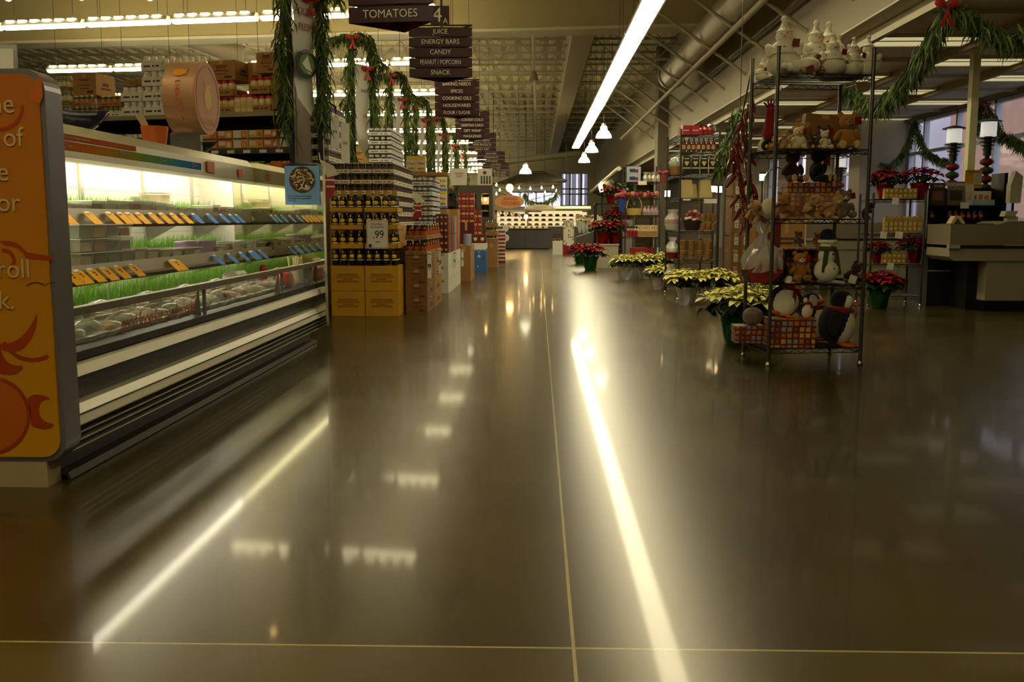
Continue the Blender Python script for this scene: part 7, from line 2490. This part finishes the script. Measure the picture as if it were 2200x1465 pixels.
part('frame', MB().box(-.3, 0, 0, -.26, .04, 1.35).box(.26, 0, 0, .3, .04, 1.35).box(-.3, .4, 0, -.26, .44, 1.35).box(.26, .4, 0, .3, .44, 1.35), BLACK, t)
for z in (.75, 1.32):
    part('shelf', MB().box(-.3, 0, z, .3, .44, z + .03), BLACK, t)
poinsettia((P(1318, 470, 21.2).x, 21.2, .78), 'red', 'red', 'red poinsettia on the middle tier of the dark stand', 1.0)
poinsettia((P(1312, 470, 21.2).x, 21.2, 1.35), 'red', 'red', 'red poinsettia on the top tier of the dark stand', .9)
t = thing('straw_bell', 'pale straw bell shaped ornament on the dark plant stand', 'ornament', (P(1288, 470, 21.2).x, 21.2, .78))
part('bell', MB().lathe([(0, .3), (.05, .29), (.1, .2), (.13, .05), (.12, .04), (0, .04)], 14), CREAMPR, t)
part('cone', MB().cyl((0, 0, 0), (0, 0, .06), .05, n=10), DKRED, t)
# foliage plants at the canopy
for k, (px, D, z) in enumerate(((1325, 24, 1.1), (1345, 22.5, 1.0))):
    t = thing('leafy_plant', f'tall green leafy plant beyond the third rack, {("farther", "nearer")[k]} one', 'potted plant', (P(px, 470, D).x, D, z), 0, 'green plants beyond the third rack')
    mb = MB()
    for i in range(90):
        tt = random.random() * 6.28
        leafquad(mb, Vector((random.gauss(0, .06), random.gauss(0, .06), random.uniform(.25, .8))), Vector((math.cos(tt), math.sin(tt), random.uniform(-.5, .8))), .2, .07, 0)
    mb.cyl((0, 0, .1), (0, 0, .75), .012, n=5)
    part('foliage', mb, M('bright_leaf', (60, 96, 36), .5, vary=.3, vscale=10), t)
    part('pot', pot_mesh('red'), None, t)
    solo('plant_pedestal', MB().box(-.14, -.14, 0, .14, .14, z), GREYP, f'grey pedestal under the {("farther", "nearer")[k]} green leafy plant', 'pedestal', (P(px, 470, D).x, D, 0))
# wrapped bouquets on a slanted floral display beyond
t = thing('floral_display', 'slanted dark stand of wrapped bouquets by the far canopy', 'display stand', (P(1262, 520, 24.5).x, 24.5, 0))
part('frame', MB().prism([(-.3, 0), (.3, 0), (.3, .75), (-.3, .55)], 0, .7), KG, t)
for k in range(10):
    o = thing('bouquet', f'wrapped bouquet on the slanted floral stand, {ORD[k]} of ten', 'bouquet', (P(1246 + (k % 5) * 8.5, 470, 24.5).x, 24.6 + .3 * (k // 5), .66 + .10 * (k // 5)), 0, 'wrapped bouquets on the floral stand')
    part('wrap', MB().cyl((0, 0, 0), (0, 0, .3), .03, .11, n=10, caps=False), CEL, o)
    mb = MB()
    for i in range(9):
        mb.ell((random.uniform(-.07, .07), random.uniform(-.07, .07), .28 + random.uniform(0, .06)), .035, 7, 5, i % 2)
    part('flowers', mb, [(CREAMPR, GOLD, M('pink_flower', (200, 120, 110), .6))[k % 3], GREEN], o)

# ================================================================ CHECKOUTS
LAMN = M('counter_laminate', (128, 116, 92), .45, vary=.06, vscale=3)
SPK = M('speckled_panel', (150, 142, 112), .6, vary=.16, vscale=90)
CK = 10.55


def checkout(x0, x1, Y, depth, label, step=True):
    t = thing('checkout_counter', label, 'checkout counter', (x0, Y, 0), 0, 'checkout counters')
    w = x1 - x0
    part('kick', MB().box(.42, .06, 0, w, depth, .12), BLACK, t)
    part('base_recess', MB().box(.30, .22, .0, .44, depth, .56), BLACK, t)
    part('front_panel', MB().box(.42, .02, .12, w, depth, .56), SPK, t)
    for q in range(1, 3):
        x = .42 + (w - .42) * q / 3
        part('panel_seam', MB().box(x - .002, .017, .13, x + .002, .021, .56), BLACK, t)
    part('upper_panel', MB().prism([(.02, .58), (.05, .555), (w, .555), (w, .69), (.0, .69), (.0, .60)], .0, depth), SPK, t)
    part('bumper', MB().box(-.02, -.03, .69, .10, .03, .725), M('bumper_end_cap', (170, 164, 146), .5), t)
    part('bumper_rail', MB().box(.02, -.015, .695, w, .02, .72), BLACKP, t)
    pr = [(.0, .725), (w, .725), (w, .985), (.62, .985), (.52, .95), (.0, .95)] if step else [(.0, .725), (w, .725), (w, .95), (0, .95)]
    part('side_panel', MB().prism(pr, 0, depth), LAMN, t)
    part('belt', MB().box(.1, .08, .951, .5, depth - .08, .957), BLACKP, t)
    return t


a = P(2041, 520, CK)
checkout(a.x, a.x + 3.0, CK, .62, 'speckled checkout counter with wood grain band at the picture edge')
# black infeed shelf under the counter's end
t = thing('infeed_bench', 'low black bench in the dark recess beside the edge checkout', 'bench', (P(1992, 600, 11.3).x, 11.3, 0))
part('body', MB().box(0, 0, 0, .75, .26, .62), BLACKP, t)
part('top_edge', MB().box(0, -.01, .40, .35, 0, .415), M('pale_edge', (150, 146, 120), .5), t)
for k, (px, D, w_) in enumerate(((1732, 14.6, 1.9), (1700, 19.0, 1.9))):
    p = P(px, 500, D)
    checkout(p.x, p.x + w_, D, .6, ('speckled checkout counter seen through the snowman rack', 'farther speckled checkout counter behind the brown cases')[k], step=False)
    for q in range(2):
        part_ = solo('checkout_stand', MB().box(0, 0, 0, .35, .5, .45), BLACKP, f'black bagging stand at the {("far", "near")[q]} end of the {("middle", "farther")[k]} checkout', 'stand', (p.x + (.2 if q else w_ - .2) * (1 if q else 1) + (.0 if q else .22), D + .7, 0), 0, 'black bagging stands')
# side counter behind gold shelf
t = thing('side_counter', 'brown topped side counter behind the gold box shelf', 'counter', (P(1985, 490, 11.9).x, 11.9, 0))
part('top', MB().box(0, 0, .88, .6, .5, .93), M('brown_top', (96, 78, 62), .5), t)
part('body', MB().box(.03, .03, 0, .57, .5, .88), BLACKP, t)
# magazine rack
MX = P(1997, 450, 11.6).x
t = thing('magazine_rack', 'black magazine and candy rack above the edge checkout', 'magazine rack', (MX, 11.6, 0))
part('back', MB().box(0, .3, 0, .86, .33, 1.38), BLACK, t)
part('side', MB().box(-.02, 0, 0, .0, .33, 1.35), BLACK, t)
part('side', MB().box(.86, 0, .0, .90, .33, 1.55), BLACK, t)
for z in (1.0, 1.17):
    part('shelf', MB().box(0, .0, z - .02, .86, .3, z), BLACK, t)
part('lower_body', MB().box(0, .02, 0, .86, .3, .94), BLACKP, t)
MGM = [M('mag_grey', (120, 110, 96), .4), M('mag_brown', (84, 62, 46), .4), M('mag_white', (206, 200, 184), .4), M('mag_teal', (110, 136, 136), .4)]
for k, (px0, px1, y0, y1, ttl, m, lab) in enumerate(((2002, 2038, 385, 434, 'Sunset', 1, 'dark magazine titled in white script on the checkout rack'), (2041, 2082, 382, 434, 'DOCUMENT', 0, 'grey magazine with a photo of a house on the checkout rack'), (2079, 2100, 386, 432, '', 2, 'pale magazine behind the blue box on the checkout rack'))):
    a, b = P(px0, y1, 11.62), P(px1, y0, 11.62)
    o = thing('magazine', lab, 'magazine', ((a.x + b.x) / 2, 11.66 + .02 * (k % 2), 1.171))
    w, h = (b.x - a.x) / 2, b.z - a.z
    part('cover', MB().cbox((0, .03, h / 2), (2 * w, .008, h), 0, rx=-.15), MGM[m], o)
    part('photo', MB().cbox((0, .022, h * .42), (2 * w * .7, .004, h * .42), 0, rx=-.15), M('mag_photo_%d' % k, ((150, 100, 80), (60, 46, 36), (180, 160, 140))[k], .4, vary=.5, vscale=30), o)
    if ttl:
        lettering(ttl, .05, WHITEP, o, (0, .012, h * .86), (PI / 2 - .15, 0, 0), xs=.8)
a, b = P(2088, 398, 11.75), P(2127, 363, 11.75)
o = thing('notice_card', 'yellow card with a white grid standing over the checkout rack', 'card', ((a.x + b.x) / 2, 11.95, a.z))
w, h = b.x - a.x, b.z - a.z
part('card', MB().prism([(x_ - w / 2, z_) for x_, z_ in rrect(0, -.16, w, h, .02, 4)], -.004, .004), M('bright_yellow_card', (230, 170, 30), .5), o)
mb = MB()
for i in range(3):
    for j in range(4):
        mb.box(-.0 + i * .035, -.007, .02 + j * .035, .03 + i * .035, -.005, .05 + j * .035)
part('grid', mb, WHITEP, o)
lettering('Daily Drawing', .032, M('card_red_ink', (170, 60, 20), .5), o, (0, -.007, h - .025), xs=.8)
o = thing('candy_display', 'pale blue box of gum with a printed front on the checkout rack', 'box', (P(2115, 434, 11.6).x, 11.62, 1.171))
part('box', MB().box(-.13, 0, 0, .13, .15, .065), M('pale_teal_box', (140, 164, 166), .5), o)
part('backing', MB().box(-.13, .1, .065, .13, .12, .17), WHITEP, o)
part('print', MB().box(-.1, .095, .07, -.04, .099, .12).box(-.02, .095, .07, .03, .099, .13).box(.05, .095, .07, .1, .099, .12), ORANGE, o)
cb = simple('candy_bag', 0, lambda mb: mb.ell((0, 0, .055), (.028, .02, .058), 8, 6, 0).box(-.02, -.022, .03, .02, -.018, .06, 1), [M('plum_wrap', (84, 60, 100), .4), ORANGE])
for k, px in enumerate((2006, 2045, 2058, 2072, 2085, 2098, 2111)):
    solo('candy_bag', cb, None, f'small purple and orange candy pack on the lower rack shelf, {ORD[k]} along', 'candy', (P(px, 450, 11.6).x, 11.65, 1.001), 0, 'candy packs on the checkout rack')
solo('price_card', MB().cbox((0, 0, 0), (.1, .004, .075), 0), WHITEP, 'white price card on the front of the magazine rack', 'price card', (P(2074, 441, 11.55).x, 11.57, P(2074, 441, 11.55).z))
solo('paper_holder', MB().prism([(-.08, 0), (-.03, .09), (.03, .09), (.09, 0), (.05, 0), (.0, .07), (-.04, 0)], -.06, .06), M('cream_fold', (206, 186, 140), .6), 'cream folded paper arch on the checkout counter corner', 'paper', (P(2053, 470, 10.9).x, 10.9, .952))
solo('yellow_packet', MB().box(-.075, -.02, 0, .075, .02, .045), YELLOW, 'flat yellow packet on the side counter', 'packet', (P(2005, 480, 11.95).x, 11.95, .932))
solo('card_reader', MB().box(-.06, -.04, 0, .06, .04, .05).prism([(-.1, .05), (.02, .05), (.05, .11), (-.08, .11)], -.06, .06), M('beige_plastic', (176, 168, 140), .5), 'beige register keypad on the edge checkout', 'register', (P(2172, 462, 10.9).x, 10.9, .987))
t = thing('register_screen', 'beige register back on a pole at the edge checkout', 'register', (P(2168, 420, 11.2).x, 11.1, .987))
part('pole', MB().cyl((0, 0, 0), (0, 0, .28), .015, n=8), BLACK, t)
part('screen', MB().prism([(-.06, .2), (.06, .2), (.07, .5), (-.01, .56), (-.06, .4)], -.05, .05), M('beige_plastic', (176, 168, 140), .5), t)
# gold box shelf
GX0, GX1 = P(1873, 500, 11.2), P(1985, 500, 11.2)
ZG = [.12, .49, .85, 1.24]
wire_rack(GX0, GX1, .45, 1.30, ZG, 'short wire rack of gold boxed sweets and poinsettias by the checkouts', nw=18)
UG = lambda px, dep, z: Vector((P(px, 470, 11.2 + dep).x, 11.2 + dep, z + .002))
GB1 = M('gold_box', (196, 160, 70), .35, .35)
GB2 = M('gold_box_pale', (226, 206, 140), .4, .2)
gbm = simple('sweet_box', 0, lambda mb: mb.box(-.026, 0, 0, .026, .07, .058, 0).ell((0, -.001, .03), (.018, .004, .018), 8, 6, 1), [GB1, GB2])
for l in range(2):
    for i in range(7):
        solo('sweet_box', gbm, None, f'small gold box on top of the short rack, {("lower", "upper")[l]} row, {ORD[i]} across', 'box', UG(1903 + i * 10, .06, ZG[3] + l * .06), 0, 'small gold boxes on the top shelf')
    for i in range(5):
        solo('sweet_box', gbm, None, f'small gold box low on the short rack, {("lower", "upper")[l]} row, {ORD[i]} across', 'box', UG(1906 + i * 10, .06, ZG[1] + l * .06), 0, 'small gold boxes on the lower shelf')
tall = simple('sweet_tube', 0, lambda mb: mb.box(-.022, 0, 0, .022, .06, .17, 0).cyl((0, .03, .17), (0, .03, .19), .02, n=10, mat=0).box(-.016, -.002, .03, .016, -.0005, .06, 1).box(-.016, -.002, .08, .016, -.0005, .12, 1), [GB1, GB2])
for i in range(8):
    solo('sweet_tube', tall, None, f'tall gold topped sweet box on the second shelf of the short rack, {ORD[i]} across', 'box', UG(1905 + i * 10.2, .06, ZG[2]), 0, 'tall gold boxes on the second shelf')
for k, (px, z, w_) in enumerate(((1922, 1.215, .075), (1900, .825, .075), (1933, .825, .085), (1918, .465, .075))):
    o = solo('price_card', MB().cbox((0, 0, 0), (w_, .004, .08), 0, ry=.1), WHITEP, ('white price card on the top shelf edge of the short gold rack', 'white price card on the second shelf edge of the short gold rack, aisle one', 'white price card on the second shelf edge of the short gold rack, inner one', 'white price card on the third shelf edge of the short gold rack')[k], 'price card', (UG(px, -.02, 0).x, 11.18, z), 0, 'price cards on the short gold rack')
poinsettia(UG(1898, .2, ZG[3]), 'red', 'red', 'red poinsettia on top of the short gold rack, aisle one', .78)
poinsettia(UG(1972, .22, ZG[3]), 'red', 'red', 'red poinsettia on top of the short gold rack, tall inner one', .85).location.z += .0
poinsettia(UG(1889, .25, ZG[1]), 'red', 'red', 'red poinsettia on the third shelf of the short gold rack, aisle side', .6)
poinsettia(UG(1968, .25, ZG[1]), 'red', 'red', 'red poinsettia on the third shelf of the short gold rack, inner side', .72)
poinsettia(Vector((P(1888, 640, 10.9).x, 10.9, 0)), 'red', 'green', 'red poinsettia in green foil on the floor before the short gold rack', 1.0)
# lane lanterns
LANW = M('lantern_white', (232, 230, 222), .5, emit=.25)
LANR = M('lantern_red_tinsel', (120, 20, 22), .5)


def lantern(px, py, D, label):
    """lane lamp: capped white drum over black fins, tinsel wound pole"""
    p = P(px, py, D)
    t = thing('lane_lantern', label, 'lantern', (p.x, D, 0), 0, 'lane lanterns over the checkouts')
    z = p.z
    part('cap', MB().lathe([(0, .17), (.06, .16), (.15, .135), (.155, .12), (.0, .12)], 20, c=(0, 0, z)), M('lantern_cap', (64, 66, 54), .4, .3), t)
    part('drum', MB().cyl((0, 0, z - .06), (0, 0, z + .12), .095, n=20), LANW, t, 'white frosted drum')
    fm = MB()
    for q in range(4):
        fm.cyl((0, 0, z - .09 - q * .045), (0, 0, z - .075 - q * .045), .12 - .018 * q, n=16)
    fm.cyl((0, 0, z - .3), (0, 0, z - .06), .05, n=10)
    part('fin', fm, BLACK, t)
    part('pole', MB().cyl((0, 0, 0), (0, 0, z - .28), .03, n=10), BLACK, t)
    for q in range(6):
        part('tinsel', MB().ell((0, 0, z - .38 - q * .11), (.09, .09, .05), 10, 6), LANR if q % 2 == 0 else EV3, t)


lantern(2050, 297, 13.2, 'white drum lantern behind the white post, tinsel wound pole')
lantern(2124, 283, 12.6, 'white drum lantern in front of the near entrance window')
lantern(1806, 352, 17.5, 'small white drum lantern seen through the snowman rack')
# glowing lane number lights far along
EMW = M('lane_light_glow', (255, 220, 150), .4, emit=9, ecol=(1, .74, .36))
for k, (px, py, D) in enumerate(((1434, 416, 16.5), (1545, 407, 16), (1533, 406, 16.6), (1638, 381, 15.6))):
    p = P(px, py, D)
    t = thing('lane_light', f'small glowing lane light on a post, {("by the aisle corner of the second rack", "nearer the cart handle", "close beside it by the cart handle", "behind the snowman rack")[k]}', 'lane light', (p.x, D, 0), 0, 'glowing lane lights')
    part('lamp', MB().cyl((0, 0, p.z - .05), (0, 0, p.z + .05), .045, n=12), EMW, t)
    part('cap', MB().cyl((0, 0, p.z + .05), (0, 0, p.z + .08), .06, n=12), BLACK, t)
    part('post', MB().cyl((0, 0, 0), (0, 0, p.z - .05), .02, n=8), DARKSTEEL, t)
    part('collar', MB().cyl((0, 0, p.z - .1), (0, 0, p.z - .05), .04, n=10), DARKSTEEL, t)
# boxes and red crates behind the snowman rack
carton((P(1690, 500, 13.4).x, 13.4, 0), .5, .4, 1.0, 'tall brown carton behind the snowman rack, aisle side', ink=True)
carton((P(1657, 500, 11.2).x, 11.2, .0), .22, .3, 1.05, 'dark red upright box behind the snowman rack', DKRED, ink=False, name='display_box', cat='box')
carton((P(1665, 500, 13.1).x, 13.9, 1.0 - .999), .4, .3, 1.2, 'brown carton stack behind the dark red upright box', CARD, ink=True)
t = thing('trash_can', 'grey blue bin behind the snowman rack', 'bin', (P(1655, 640, 9.6).x, 9.6, 0))
part('body', MB().lathe([(0, 0), (.15, 0), (.17, .38), (0, .38)], 16), M('bin_grey_blue', (70, 78, 86), .5), t)
part('lid', MB().lathe([(.175, .38), (.175, .41), (.0, .44)], 16), BLACKP, t)
